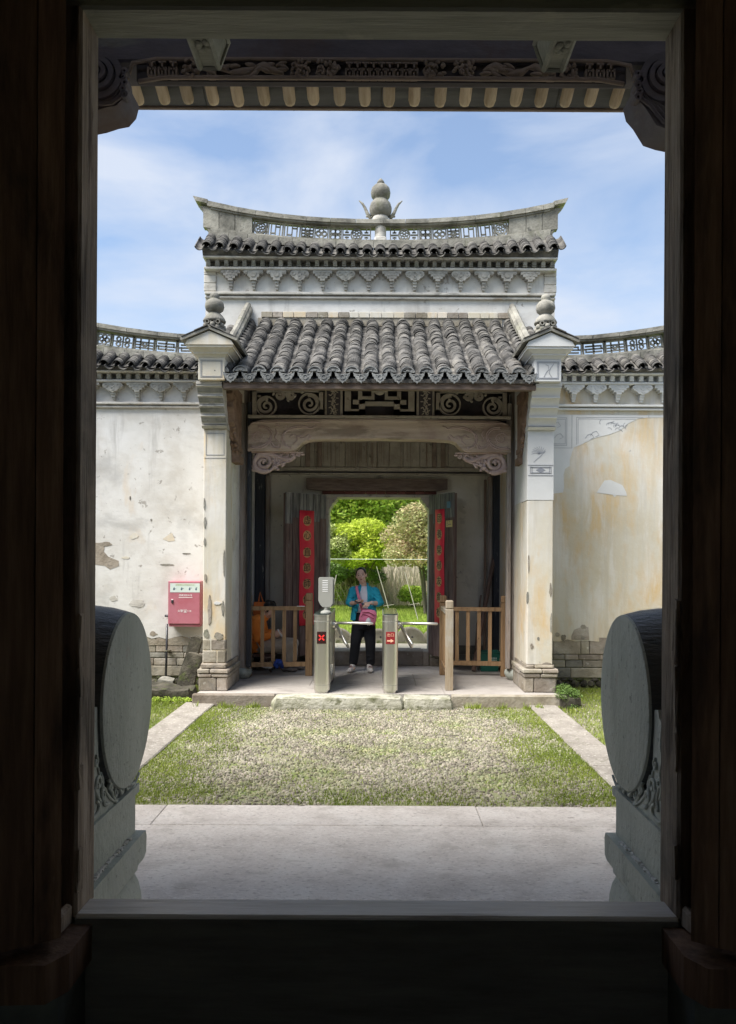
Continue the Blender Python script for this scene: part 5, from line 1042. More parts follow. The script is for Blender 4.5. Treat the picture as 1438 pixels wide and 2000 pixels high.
for i, (x, y, lx_, ly, h, lab) in enumerate(((-1.15, 17.2, .18, .4, 1.15, 'pale leaning stake left of the woman'), (.35, 17.5, -.40, .2, 1.35, 'pale leaning stake right of the woman'), (1.0, 19, -.35, .3, 1.2, 'second pale stake crossing behind the woman'))):
    q = MB(); q.tube([(x, y, LW - .05), (x + lx_ * .5, y + ly * .5, LW + h * .5), (x + lx_, y + ly, LW + h)], [.012, .010, .008], 7); q.tube([(x + lx_ * .3 - .12, y, LW + h * .33), (x + lx_ * .3 + .12, y, LW + h * .36)], .007, 5); tag(q.build('stake', 'pale_bark', None), lab, 'stake')
# dry brush
g = np.random.default_rng(4); n = 26000; x = g.uniform(-9, 9, n); y = g.uniform(24.8, 28.5, n); h = g.uniform(.5, 1.55, n) * (.75 + .4 * gn(x, y, .7)); V = np.zeros((n, 4, 3)); dx = g.normal(0, .35, n); dy = g.normal(0, .3, n); w_ = .009
V[:, 0] = np.stack([x - w_, y, np.full(n, LW - .02)], 1); V[:, 1] = np.stack([x + w_, y, np.full(n, LW - .02)], 1); V[:, 2] = np.stack([x + dx + w_, y + dy, LW + h], 1); V[:, 3] = np.stack([x + dx - w_, y + dy, LW + h], 1)
o = np_mesh('dry_brush', V.reshape(-1, 3), np.arange(n * 4).reshape(-1, 4), 'dry'); o['kind'] = 'stuff'; tag(o, 'thicket of dry straw-coloured stems behind the lawn', 'brush')
for i, (x, y, s, m_, lab) in enumerate(((-1.9, 19.6, .55, 'leaf_pale', 'light green bush at the left of the lawn'), (1.1, 24.2, .55, 'leaf_green', 'small green bush in front of the dry brush on the right'), (-2.6, 25, .9, 'leaf_dark', 'dark bush at the left rear of the lawn'), (3.6, 25.5, 1.0, 'leaf_dark', 'dark bush at the right rear of the lawn'), (-.2, 26.5, .8, 'leaf_dark', 'dark bush deep in the dry brush behind the woman'), (-1.5, 25.2, .7, 'leaf_green', 'green bush deep in the brush, left of the woman'))):
    t = thing('bush', lab, 'bush', (x, y, LW), None); leafy('foliage', t, [(x + random.uniform(-s, s) * .5, y + random.uniform(-s, s) * .4, LW + s * random.uniform(.3, 1.0), s * .45, s * .45, s * .4) for _ in range(8)], 3800, .045, m_, 40 + i)
    q = MB(); [q.tube([(x, y, LW - .05), (x + math.cos(k) * s * .4, y + math.sin(k) * s * .3, LW + s * .9)], [.02, .006], 5) for k in (0, 1.6, 3.1, 4.6)]; q.build('stem', 'bark', t)
# far wooded slope and a white house
q = MB(); K = 40
vs = []
for i in range(K + 1):
    x = -120 + 240 * i / K; hh = 9 + 4 * math.sin(i * .7) + 3 * math.sin(i * 1.9); vs += [(x, 70, LW - .5), (x, 95, hh), (x, 140, LW - .5)]
q.add(vs, [(3 * i, 3 * i + 3, 3 * i + 4, 3 * i + 1) for i in range(K)] + [(3 * i + 1, 3 * i + 4, 3 * i + 5, 3 * i + 2) for i in range(K)]); struct(q.build('hill', 'hill', None, smooth=True))
for (x, y, lab) in ((-5.0, 42, 'white low house far behind the left shrubs'), (4.3, 46, 'white low house far behind the bronze tree')):
    t = thing('house', lab, 'house', (x, y, LW)); q = MB(); q.box(x - 2.6, x + 2.6, y, y + 4, LW, LW + 2.5); q.build('wall', 'plaster_white', t)
    q = MB(); q.prism([(x - 2.9, LW + 2.502), (x + 2.9, LW + 2.502), (x + 2.4, LW + 3.2), (x - 2.4, LW + 3.2)], 'y', y - .3, y + 4.3); q.build('roof', 'tile_mass', t)
    for dx in (-1.4, 0, 1.4): q = MB(); q.box(x + dx - .35, x + dx + .35, y - .04, y - .002, LW + 1.0, LW + 1.9); q.build('window', 'steel_dark', t)
# millstones
def millstone(x, y, r, lean, lab):
    t = thing('millstone', lab, 'millstone', (x, y, LW), 'old millstones set on edge beyond the gate'); q = MB(); pr = [(.001, -.05), (r, -.05), (r, .045), (r * .93, .055), (.001, .055)]
    q.lathe([(a, -h) for a, h in pr], (0, 0, 0), 36, axis='y')
    for k in range(44):
        A = 2 * PI * k / 44; sk_ = .35; c, s = math.cos(A), math.sin(A); c2, s2 = math.cos(A + sk_), math.sin(A + sk_)
        a, b_ = (c * r * .9, s * r * .9), (c2 * r * .38, s2 * r * .38); w2 = .0065 * r / .25; nx, nz = -s * w2, c * w2
        q.prism([(a[0] + nx, a[1] + nz), (b_[0] + nx * .7, b_[1] + nz * .7), (b_[0] - nx * .7, b_[1] - nz * .7), (a[0] - nx, a[1] - nz)], 'y', -.066, -.054)
    ring2(q, 0, 0, r * .36, r * .2, -.068, -.054, 18)
    Rm = Matrix.Rotation(lean, 3, 'X'); q.v = [tuple(Rm @ Vector(p) + Vector((x, y, LW + r * .05))) for p in q.v]; q.build('stone_disc', 'millstone', t, angle=40)
    q = MB(); [q.lathe([(.02, -.001), (.02, .0)], (x + math.cos(A) * r * .2, y - .075, LW + r * .05 + .12 * abs(math.sin(A)) + .01), 8, axis='y') for A in (.9,)]; q.build('socket_hole', 'panel_dark', t)
for (px, r, lab) in ((662, .26, 'ridged millstone seen just right of the entry turnstile'), (705, .24, 'ridged millstone behind the legs of the woman'), (741, .25, 'ridged millstone half hidden by the exit turnstile post'), (802, .285, 'whole ridged millstone right of the exit turnstile'), (850, .25, 'ridged millstone behind the right door leaf'), (615, .25, 'ridged millstone behind the left door leaf')):
    millstone(PX(px, 13.75), 13.75, r, R(-6), lab)
# wire fence line: posts and one pale wire
t = thing('wire_fence', 'single pale wire strung across the garden between thin posts', 'fence', (0, 16.5, LW))
for x in (-4.5, 3.9): q = MB(); q.tube([(x, 16.5, LW), (x, 16.5, 1.86)], .02, 6); q.build('post', 'wire', t)
q = MB(); q.tube([(-4.5, 16.5, 1.83), (-2, 16.5, 1.812), (0, 16.5, 1.81), (2, 16.5, 1.815), (3.9, 16.5, 1.83)], .006, 5); q.build('wire', 'wire', t)
# ================================================================== RAILINGS
def post(par, x, y, h, w_=.096, mat='rail_wood', tilt=0):
    q = MB(); q.bbox(x - w_ / 2, x + w_ / 2, y - w_ / 2, y + w_ / 2, PF, h - .115, b=.005); q.bbox(x - w_ / 2 + .006, x + w_ / 2 - .006, y - w_ / 2 + .006, y + w_ / 2 - .006, h - .116, h - .108, b=.001)
    q.bbox(x - w_ / 2, x + w_ / 2, y - w_ / 2, y + w_ / 2, h - .109, h, b=.014); return q.build('post', mat, par)
def rails(par, xa, ya, xb, yb, zt, zb_, n, mat='rail_wood', top='rail_wood'):
    A, B_ = Vector((xa, ya, 0)), Vector((xb, yb, 0)); u = (B_ - A).normalized(); v = Vector((-u.y, u.x, 0))
    def bar(p, q_, z0, z1, w_, nm, m_):
        q = MB(); q.add([pt + v * s + Vector((0, 0, z)) for z in (z0, z1) for pt, s in ((p, -w_), (q_, -w_), (q_, w_), (p, w_))], [(0, 3, 2, 1), (4, 5, 6, 7), (0, 1, 5, 4), (1, 2, 6, 5), (2, 3, 7, 6), (3, 0, 4, 7)]); q.build(nm, m_, par)
    bar(A, B_, zt - .055, zt, .032, 'rail', top); bar(A, B_, zb_, zb_ + .06, .028, 'rail', mat)
    for i in range(n):
        c = A.lerp(B_, (i + 1) / (n + 1)); bar(c - u * .026, c + u * .026, zb_ + .061, zt - .056, .014, 'baluster', mat)
f1 = thing('wooden_railing', 'straight brown wooden railing in front of the seated man', 'railing', (-1.4, 10.9, PF), 'brown wooden railings in the porch')
post(f1, -1.845, 10.88, 1.29); post(f1, -.99, 10.98, 1.31)
rails(f1, -1.80, 10.88, -1.035, 10.97, 1.12, .265, 4)
f2 = thing('wooden_railing', 'L-shaped wooden railing right of the turnstiles with one faded grey front post', 'railing', (1.3, 11.0, PF), 'brown wooden railings in the porch')
post(f2, .935, 11.12, 1.28); post(f2, 1.80, 11.0, 1.285); post(f2, .905, 9.80, 1.275, .098, 'rail_grey')
rails(f2, .98, 11.10, 1.755, 11.0, 1.115, .28, 4); rails(f2, .91, 9.85, .93, 11.07, 1.13, .29, 6, top='rail_grey')
q = MB(); q.box(-1.16, -1.05, 10.90, 10.93, 1.121, 1.128); tag(q.build('white_clip', 'white', None), 'small white strip lying on the end of the left railing', 'strip')

# ================================================================== TURNSTILES
def rrect(x0, x1, y0, y1, r, n=5, front=True):
    pts = []
    for (cx, cy, a0) in ((x1 - r, y1 - r, 0), (x0 + r, y1 - r, 90), (x0 + r, y0 + r, 180), (x1 - r, y0 + r, 270)):
        for i in range(n + 1): A = R(a0 + 90 * i / n); pts.append((cx + r * math.cos(A), cy + r * math.sin(A)))
    return pts
def turnstile(x0, x1, yf, side, lab, top_z):
    t = thing('turnstile', lab, 'turnstile', ((x0 + x1) / 2, yf + .6, PF), 'steel tripod turnstiles on the porch step'); xm = (x0 + x1) / 2
    q = MB(); q.prism(rrect(x0, x1, yf, yf + .24, .075, 7), 'z', PF + .035, top_z - .02); q.prism(rrect(x0 + .02, x1 - .02, yf + .02, yf + .22, .06, 6), 'z', PF, PF + .034); q.build('front_post', 'steel', t, angle=35)
    q = MB(); q.prism(rrect(x0, x1, yf + .98, yf + 1.22, .075, 7), 'z', PF + .035, top_z - .02); q.prism(rrect(x0 + .02, x1 - .02, yf + 1.0, yf + 1.20, .06, 6), 'z', PF, PF + .034); q.build('rear_post', 'steel', t, angle=35)
    q = MB(); q.prism([(yf + .24, top_z - .03), (yf + .98, top_z - .03), (yf + .98, .80), (yf + .72, .72), (yf + .50, .72), (yf + .24, .80)], 'x', x0 + .006, x1 - .006)
    q.prism([(yf + .241, .36), (yf + .241, .20), (yf + .979, .20), (yf + .979, .36), (yf + .61, .26)], 'x', x0 + .01, x1 - .01); q.build('cabinet', 'steel', t)
    q = MB(); q.box(x0 + .07, x1 - .07, yf + .24, yf + .98, .3, .76); q.build('inner_panel', 'steel_dark', t)
    q = MB(); q.prism(rrect(x0 - .004, x1 + .004, yf - .004, yf + 1.224, .078, 6), 'z', top_z - .019, top_z - .004); q.build('top_rim', 'steel', t, angle=35)
    q = MB(); q.prism(rrect(x0 + .008, x1 - .008, yf + .03, yf + 1.2, .06, 6), 'z', top_z - .003, top_z + .012); q.build('top_plate', 'steel_dark', t, angle=35)
    q = MB(); q.prism(rrect(x0 - .0015, x1 + .0015, yf - .0015, yf + .2, .076, 7), 'z', top_z - .088, top_z - .082); q.prism(rrect(x0 - .0015, x1 + .0015, yf - .0015, yf + .2, .076, 7), 'z', PF + .10, PF + .104); q.build('seam', 'plastic_grey', t)
    hx = (x1 if side > 0 else x0); hy = yf + .60; q = MB(); q.lathe([(.06, 0), (.06, side * .03), (.035, side * .05)] , (hx, hy, .93), 16, axis='x'); q.build('hub', 'steel', t, angle=35)
    for (d, L_) in (((side * .98, -.12, .0), .50), ((side * .35, .35, -.72), .42), ((side * .38, -.62, -.62), .40)):
        d = Vector(d).normalized(); c = Vector((hx + side * .035, hy, .955)); q = MB(); q.tube([c, c + d * L_ * .97, c + d * L_], [.019, .019, .012], 12); q.build('arm', 'steel', t, smooth=True)
    return t
def plate_sign(name, xm, z0, z1, w_, yf, mat, par):
    q = MB(); q.bbox(xm - w_ / 2, xm + w_ / 2, yf - .006, yf - .0005, z0, z1, b=.002); return q.build(name, mat, par)
TF = 9.50
t1 = turnstile(-.805, -.60, 9.50, 1, 'steel turnstile on the left with a red cross display and a face scanner on top', 1.105)
s = plate_sign('sign_panel', -.7025, .745, .895, .115, TF, 'sign_black', t1)
q = MB()
for sgn in (-1, 1): q.box(-.7025 - .045, -.7025 + .045, TF - .0085, TF - .0065, .82 - .009, .82 + .009, Rm=Matrix.Rotation(sgn * R(45), 3, 'Y'))
q.build('red_cross', 'sign_x', s)
t2 = turnstile(.055, .245, 9.50, 1, 'steel turnstile in the middle with a dark red exit sign', 1.105)
s = plate_sign('sign_panel', .15, .745, .895, .112, TF, 'sign_red', t2)
me = text_mesh('出口', .045, .0006, 'sign_peach'); obj('lettering', me, s, (.15, TF - .0075, .855), (PI / 2, 0, 0))
q = MB(); q.prism([(.108, .776), (.152, .776), (.152, .762), (.192, .785), (.152, .808), (.152, .794), (.108, .794)], 'y', TF - .0085, TF - .0065); q.build('arrow', 'sign_peach', s)
# face scanner on the left turnstile
q = MB(); q.tube([(-.66, 9.66, 1.115), (-.66, 9.66, 1.21)], .028, 12); q.lathe([(.07, 1.117), (.065, 1.135), (.03, 1.15)], (-.66, 9.66, 0), 16); nk = q.build('scanner_neck', 'plastic_grey', t1, angle=40)
q = MB(); out = [(-.60 - .155, 1.55), (-.745, 1.565), (-.60, 1.565), (-.575, 1.55), (-.575, 1.24), (-.60, 1.20), (-.62, 1.19), (-.70, 1.19), (-.73, 1.22), (-.755, 1.27)]
q.prism(out, 'y', 9.63, 9.66); q.prism([(x + .018, z) for x, z in out], 'y', 9.661, 9.70); sc_ = q.build('face_scanner', 'plastic_grey', t1)
q = MB(); [q.box(-.705, -.635, 9.6275, 9.6295, z, z + .008) for z in [1.385 + .022 * k for k in range(7)]]; q.build('vent_slot', 'white_slot', sc_)

# ================================================================== BIN, PLANK, POLES
t = thing('waste_bin', 'dark green plastic bin with faint white print behind the right railing', 'bin', (1.66, 11.55, PF)); q = MB()
q.add([(1.66 + sx * a, 11.55 + sy * b_, z) for (a, b_, z) in ((.125, .10, PF + .005), (.155, .13, PF + .29), (.145, .12, PF + .29), (.118, .092, PF + .02)) for sx, sy in ((-1, -1), (1, -1), (1, 1), (-1, 1))], [(4 * r_ + i, 4 * r_ + (i + 1) % 4, 4 * r_ + 4 + (i + 1) % 4, 4 * r_ + 4 + i) for r_ in range(3) for i in range(4)] + [(3, 2, 1, 0), (12, 13, 14, 15)]); q.build('bin_body', 'bin_green', t, fix=False)
q = MB(); [q.tube([(1.66 + sx * .157, 11.55 + sy * .132, PF + .29), (1.66 + s2x * .157, 11.55 + s2y * .132, PF + .29)], .010, 6) for sx, sy, s2x, s2y in ((-1, -1, 1, -1), (1, -1, 1, 1), (1, 1, -1, 1), (-1, 1, -1, -1))]; q.build('bin_rim', 'bin_green', t)
q = MB(); [q.box(1.68 + .022 * i, 1.694 + .022 * i, 11.409, 11.412, PF + .14 + .03 * r_, PF + .155 + .03 * r_) for r_ in range(3) for i in range(4)]; q.build('print', 'label_pale', t)
q = MB(); q.tube([(1.42, 11.45, PF + .01), (1.60, 11.72, .95), (1.79, 11.94, 1.82)], [.035, .036, .03], 7); q.v = [(x, y, z) for x, y, z in q.v]; tag(q.build('leaning_plank', 'pole_wood', None, angle=40), 'rough dark wooden pole leaning in the right corner of the porch', 'pole')
q = MB(); q.tube([(1.655, 11.97, PF), (1.66, 11.98, 1.5), (1.655, 11.985, 3.05)], .022, 8); [q.tube([(1.657, 11.975, z), (1.657, 11.975, z + .012)], .025, 8) for z in (.5, .95, 1.4, 1.8, 2.2, 2.6)]; tag(q.build('bamboo_pole', 'bamboo', None), 'thin upright bamboo pole against the right back wall', 'pole')
q = MB(); q.tube([(1.50, 11.94, PF), (1.54, 11.95, .8), (1.60, 11.98, 1.25)], .014, 7); tag(q.build('broom_handle', 'bamboo', None), 'short thin stick leaning beside the green bin', 'stick')

# ================================================================== FIRE CABINET + PIPE
t = thing('fire_cabinet', 'faded red metal fire hose cabinet with white lettering on the left wall', 'cabinet', (-2.69, 10.7, .87)); YF = 10.60
X0, X1, Z0, Z1 = PX(328.5, YF), PX(392, YF), PZ(1222, YF), PZ(1137, YF)
q = MB(); q.bbox(X0, X1, YF + .012, 10.80, Z0, Z1, b=.004); q.bbox(X0 + .01, X1 - .012, YF + .02, 10.78, Z0 - .03, Z0 - .001, b=.003); body = q.build('cabinet_body', 'cabinet', t)
q = MB(); q.bbox(X0 + .016, X1 - .008, YF, YF + .011, Z0 + .012, Z1 - .008, b=.003); dr_ = q.build('cabinet_door', 'cabinet', t)
q = MB(); q.box(X0 + .03, X1 - .008, YF - .0025, YF - .0005, Z1 - .155, Z1 - .030); lb = q.build('instruction_label', 'label_pale', dr_)
xm = (X0 + .03 + X1 - .01) / 2
obj('lettering', text_mesh('轻便消防水龙使用方法', .026, .0004, 'yellow_ink'), dr_, (xm, YF - .0035, Z1 - .052), (PI / 2, 0, 0))
q = MB()
for i, x in enumerate((-.15, -.045, .065, .155)):
    c = xm + x; z = Z1 - .105; q.ell((c, YF - .003, z - .006), (.012, .0015, .016), None, 8, 5); q.ell((c + .002, YF - .003, z + .014), (.006, .0015, .006), None, 8, 5); q.box(c + .008, c + .03 if i < 3 else c + .015, YF - .004, YF - .003, z - .004 + .006 * i, z + .002 + .006 * i)
q.build('pictogram', 'dark_ink', dr_)
obj('lettering', text_mesh('轻便消防水龙', .031, .0005, 'white'), dr_, (xm + .01, YF - .002, PZ(1165, YF)), (PI / 2, 0, 0))
q = MB(); q.box(xm + .01 - .095, xm + .01 + .095, YF - .002, YF - .0005, PZ(1169.5, YF), PZ(1168.6, YF)); q.build('underline', 'white', dr_)
obj('lettering', text_mesh('火警', .038, .0005, 'white'), dr_, (xm - .062, YF - .002, PZ(1195.5, YF)), (PI / 2, 0, 0)); obj('lettering', text_mesh('☎', .044, .0005, 'white'), dr_, (xm + .006, YF - .002, PZ(1195.5, YF)), (PI / 2, 0, 0)); obj('lettering', text_mesh('119', .036, .0005, 'white'), dr_, (xm + .062, YF - .002, PZ(1195.8, YF)), (PI / 2, 0, 0))
q = MB(); q.box(X0 + .05, X0 + .075, YF - .012, YF - .001, PZ(1180, YF), PZ(1174, YF)); q.build('lock', 'pipe', dr_)
q = MB(); q.box(X0 + .05, X0 + .075, YF - .012, YF - .001, PZ(1173.8, YF), PZ(1172.5, YF)); q.build('lock_plate', 'white', dr_)
t = thing('drain_pipe', 'thin black pipe running down the wall under the red cabinet', 'pipe', (-2.96, 10.72, 0)); q = MB(); q.tube([(-2.945, 10.70, .88), (-2.95, 10.70, .45), (-2.965, 10.71, .01)], .016, 10); q.tube([(-2.985, 10.74, .99), (-2.945, 10.74, .99), (-2.915, 10.74, .985)], .018, 8); q.build('pipe', 'pipe', t, smooth=True)
q = MB(); q.lathe([(.022, .50), (.022, .515)], (-2.949, 10.70, 0), 10); q.box(-2.98, -2.92, 10.71, 10.80, .50, .515); q.build('pipe_clip', 'steel', t)

# ================================================================== STONES
def stone(name, label, x0, x1, y0, y1, z0, z1, seed, rot=None, mat='boulder', amp=.03, n=4):
    q = rough_block(x0, x1, y0, y1, z0, z1, amp, n, seed)
    if rot is not None:
        c = Vector(((x0 + x1) / 2, (y0 + y1) / 2, z0)); q.v = [tuple(rot @ (Vector(v) - c) + c) for v in q.v]
    return tag(q.build(name, mat, None, angle=40), label, 'stone')
stone('leaning_stone', 'tall dark stone slab leaning against the left pillar, the longer of two', -2.76, -2.58, 10.34, 10.46, -.02, .76, 1, Matrix.Rotation(R(15), 3, 'Y') @ Matrix.Rotation(R(-6), 3, 'X'))
stone('leaning_stone', 'shorter mossy stone slab leaning in front of the longer one', -2.70, -2.49, 10.12, 10.22, -.02, .56, 2, Matrix.Rotation(R(17), 3, 'Y') @ Matrix.Rotation(R(-6), 3, 'X'))
stone('round_stone', 'pale grey round stone between the black pipe and the leaning slabs', -2.93, -2.75, 10.2, 10.36, -.02, .19, 3, None, 'stone_grey', .04)
stone('boulder', 'broad dark mossy boulder at the left end of the porch step', -2.98, -2.36, 9.62, 10.02, -.04, .155, 4, Matrix.Rotation(R(5), 3, 'Y'), 'boulder', .06, 5)
stone('flat_stone', 'flat stone on the ground by the foot of the black pipe', -3.1, -2.82, 10.45, 10.65, -.02, .05, 6, None, 'stone_grey', .02)
stone('flat_stone', 'small stone half buried left of the boulder', -3.15, -3.0, 9.9, 10.05, -.03, .05, 7, None, 'boulder', .02)
t = thing('stone_planter', 'rounded stone trough planted with low green leaves right of the porch step', 'planter', (2.35, 9.5, 0)); q = rough_block(2.215, 2.47, 9.30, 9.75, -.04, .12, .02, 4, 11); q.build('trough', 'boulder', t, angle=40)
leafy('foliage', t, [(2.32 + .09 * math.cos(k), 9.50 + .17 * math.sin(k * 1.7), .155 + .02 * (k % 3), .08, .12, .055) for k in range(9)] + [(2.36, 9.28, .02, .09, .05, .04)], 1900, .014, 'leaf_dark', 60)
t = thing('weed_clump', 'small green weeds in front of the boulder at the left', 'plant', (-2.65, 9.55, 0)); leafy('leaves', t, [(-2.9 + .13 * k, 9.56 + .03 * math.sin(k), .035, .07, .05, .035) for k in range(6)], 900, .013, 'leaf_green', 61)

# ================================================================== PEOPLE
def head(mb, c, Rm):
    """head centred at c (between the ears), local -y is the face"""
    E = lambda p, r_, k=None, m=0: mb.ell(c + Rm @ Vector(p), r_, Rm @ k if k is not None else Rm, 14, 10, m)
    E((0, .012, .03), (.076, .090, .085)); E((0, -.024, .0), (.069, .062, .078)); E((0, -.028, -.050), (.060, .054, .050)); E((0, -.052, -.085), (.030, .026, .022))
    E((-.035, -.055, -.030), (.028, .024, .028)); E((.035, -.055, -.030), (.028, .024, .028))
    E((0, -.088, -.014), (.009, .010, .022)); E((0, -.094, -.030), (.013, .010, .009)); E((-.011, -.086, -.034), (.009, .009, .007)); E((.011, -.086, -.034), (.009, .009, .007))
    E((0, -.079, -.058), (.024, .010, .006)); E((0, -.078, -.067), (.021, .010, .007))
    E((-.076, .010, -.008), (.010, .018, .030)); E((.076, .010, -.008), (.010, .018, .030))
def face_parts(par, c, Rm):
    q = MB(); L = lambda p: c + Rm @ Vector(p)
    for s in (-1, 1):
        q.ell(L((s * .031, -.0795, .000)), (.0125, .006, .0042), Rm, 12, 6)
        q.tube([L((s * .016, -.083, .021)), L((s * .032, -.0835, .027)), L((s * .049, -.075, .023))], [.0018, .0026, .0014], 6)
    q.build('eye', 'eye', par, smooth=True)
    q = MB(); q.ell(L((0, -.0835, -.0585)), (.021, .0075, .0045), Rm, 12, 6); q.ell(L((0, -.083, -.0665)), (.018, .0075, .0045), Rm, 12, 6); q.build('mouth', 'lip', par, smooth=True)
def face_paint(c, Rm):
    Ri = Rm.transposed()
    def f(p):
        q = Ri @ (Vector(p) - c)
        if q.y < -.060:
            pass
        return 0
    return f
def hand(mb, w_, fwd, upv, curl, side):
    """palm from wrist w_ along fwd; upv = back of hand; fingers curl towards -upv"""
    fwd = fwd.normalized(); upv = (upv - upv.dot(fwd) * fwd).normalized(); lat = fwd.cross(upv) * side
    pc = w_ + fwd * .045; mb.rings([(w_ + fwd * t, lat * a, upv * b_) for t, a, b_ in ((-.01, .024, .018), (.015, .030, .015), (.05, .038, .014), (.085, .036, .012))], 12)
    for k, (l, L_) in enumerate(((.030, .066), (.010, .076), (-.010, .070), (-.029, .055))):
        p = w_ + fwd * .080 + lat * l; pts = [p - fwd * .02, p]; d = fwd.copy(); 
        for j in range(3):
            a = curl * (.55 + .25 * j); d = (d * math.cos(a) - upv * math.sin(a)).normalized(); upk = upv
            p = p + d * L_ / 3; pts.append(p.copy())
        mb.tube(pts, [.009, .0095, .0088, .0082, .007], 7)
    b0 = w_ + fwd * .025 + lat * .028; mb.tube([b0 - lat * .01, b0 + lat * .018 + fwd * .022 - upv * .010, b0 + lat * .016 + fwd * .050 - upv * .022, b0 + lat * .006 + fwd * .068 - upv * .026], [.012, .0115, .010, .008], 8)
V3 = Vector
# ---- standing woman
wx, wy = -.23, 11.40; W = lambda px, py, dy=0: V3((PX(px, wy), wy + dy, PZ(py, wy)))
wo_ = thing('person', 'person standing in a turquoise jacket, white T-shirt and black trousers, holding a phone', 'person', (wx, wy, PF))
hc = W(706.0, 1124.0, -.01); hR = Matrix.Rotation(R(-9), 3, 'Y') @ Matrix.Rotation(R(-4), 3, 'X') @ Matrix.Rotation(R(-4), 3, 'Z')
mb = MB(); head(mb, hc, hR)
nb_ = W(711, 1146, .03); mb.tube([hc + V3((.012, .02, -.05)), W(709, 1139, .02), nb_, W(711, 1152, .03)], [.050, .050, .054, .07], 14)
shL, shR = W(691, 1154, .01), W(732.5, 1155, .01)       # picture left / right
elL, elR = W(683, 1178.5, -.02), W(743.5, 1178, -.03)
wrL, wrR = W(695, 1176.5, -.19), W(724.5, 1176.5, -.20)
mb.rings([(W(711, y, .03), a, b_) for y, a, b_ in ((1152, .15, .08), (1165, .145, .095), (1180, .135, .09), (1195, .145, .10), (1210, .155, .105), (1222, .15, .10))], 18)
for s_, e_, w_ in ((shL, elL, wrL), (shR, elR, wrR)): mb.tube([s_, s_.lerp(e_, .5), e_], [.05, .044, .038], 12); mb.tube([e_, e_.lerp(w_, .35), w_], [.038, .036, .025], 12)
hand(mb, wrL, V3((.55, -.35, .10)), V3((-.3, -.2, -.9)), .35, -1)
hand(mb, wrR, V3((-.85, -.35, -.12)), V3((.1, -.5, .85)), .75, -1)
hipL, hipR = W(701, 1222, .03), W(721.5, 1222, .03); knL, knR = W(695.5, 1256, .0), W(724.5, 1256, .0); anL, anR = W(691, 1299, .03), W(725, 1299, .03)
for h_, k_, a_ in ((hipL, knL, anL), (hipR, knR, anR)): mb.tube([h_, h_.lerp(k_, .5), k_, k_.lerp(a_, .4), a_], [.085, .075, .058, .052, .038], 12)
for a_ in (anL, anR): mb.ell(a_ + V3((0, -.03, -.05)), (.035, .09, .03))
fuse('body', mb, ['skin', 'lip', 'eye'], wo_, .0055, 3, paint=face_paint(hc, hR))
face_parts(wo_, hc, hR)
# hair: cap with the face cut out, small bun behind
mb = MB(); mb.ell(hc + hR @ V3((0, .022, .032)), (.083, .094, .092), hR, 18, 12); mb.ell(hc + hR @ V3((.035, .10, .0)), (.045, .04, .045), hR)
Ri = hR.transposed()
def dh(p):
    q = Ri @ (V3(p) - hc); return q.y < -.018 - .0 and q.z < .068 - .9 * abs(q.x) ** 1.35 * 3 + 0 or (q.z < -.035 and q.y < .0)
fuse('hair', mb, ['hair'], wo_, .007, 2, drop=dh, thick=.006)
# T-shirt
mb = MB(); mb.rings([(W(711, y, .02), a, b_) for y, a, b_ in ((1145, .06, .06), (1149, .10, .085), (1156, .150, .115), (1170, .155, .125), (1182, .150, .120), (1190, .155, .125), (1196, .15, .12))], 22)
fuse('t_shirt', mb, ['tshirt'], wo_, .010, 3)
# jacket with an open front
def jk():
    mb = MB(); mb.rings([(W(711.5, y, .03), a, b_) for y, a, b_ in ((1144, .085, .075), (1147, .115, .09), (1151, .155, .11), (1157, .175, .125), (1164, .178, .135), (1176, .175, .135), (1192, .185, .14), (1204, .20, .145), (1214, .205, .145))], 26)
    for s_, e_, w_ in ((shL, elL, wrL), (shR, elR, wrR)):
        f = e_.lerp(w_, .42); mb.tube([s_ + V3((0, 0, .005)), s_.lerp(e_, .5), e_ + V3((0, .0, -.005)), e_.lerp(f, .5), f], [.070, .064, .062, .058, .050], 14); mb.ell(s_, (.068, .065, .066))
    return mb
mb = jk(); g_ = random.Random(12)
for s_, e_, w_ in ((shL, elL, wrL), (shR, elR, wrR)):
    for k in range(14): p = s_.lerp(e_, g_.uniform(.1, 1.05)); mb.ell(p + V3((g_.uniform(-.03, .03), -.055, g_.uniform(-.01, .01))), (.045, .022, .008), Matrix.Rotation(g_.uniform(-.9, .9), 3, 'Y'), 8, 6)
for k in range(12): mb.ell(W(g_.choice((g_.uniform(690, 701), g_.uniform(722, 733))), g_.uniform(1160, 1205), -.095), (.014, .02, .05), Matrix.Rotation(g_.uniform(-.5, .5), 3, 'Y'), 8, 6)
def dj(p):
    x, y, z = p; px = VX + x * F / wy; py = VY - (z - EYE) * F / wy
    t = (py - 1144) / 70; lo = 707 - 9 * min(1, max(0, t)) ** .8 - (3 if py > 1195 else 0); hi = 717.5 + 2.5 * min(1, max(0, t)) + (6 if py > 1196 else 0)
    if py > 1211 - (0 if px < 712 else 14) + .06 * abs(px - 690): return True
    return (y < wy + .0 and lo < px < hi and py < 1216) or py < 1144.5
fuse('jacket', mb, ['teal'], wo_, .008, 4, drop=dj, thick=.008)
# stand-up collar
q = MB(); vs = []; K = 22
for i in range(K + 1):
    A = R(-62 + 304 * i / K) if False else R(-50 + 280 * i / K); cx, cy = math.cos(A), math.sin(A)
    vs += [W(711.5 + cx * 9.5, 1148.5 - 1.5 * cy, .025 + cy * .075), W(711.5 + cx * 8.8, 1139.5 - 1.5 * cy + (2 if cy < -.5 else 0), .025 + cy * .07)]
q.add(vs, [(2 * i, 2 * i + 2, 2 * i + 3, 2 * i + 1) for i in range(K)]); c_ = q.build('collar', 'teal', wo_, smooth=True); md = c_.modifiers.new('s', 'SOLIDIFY'); md.thickness = .008
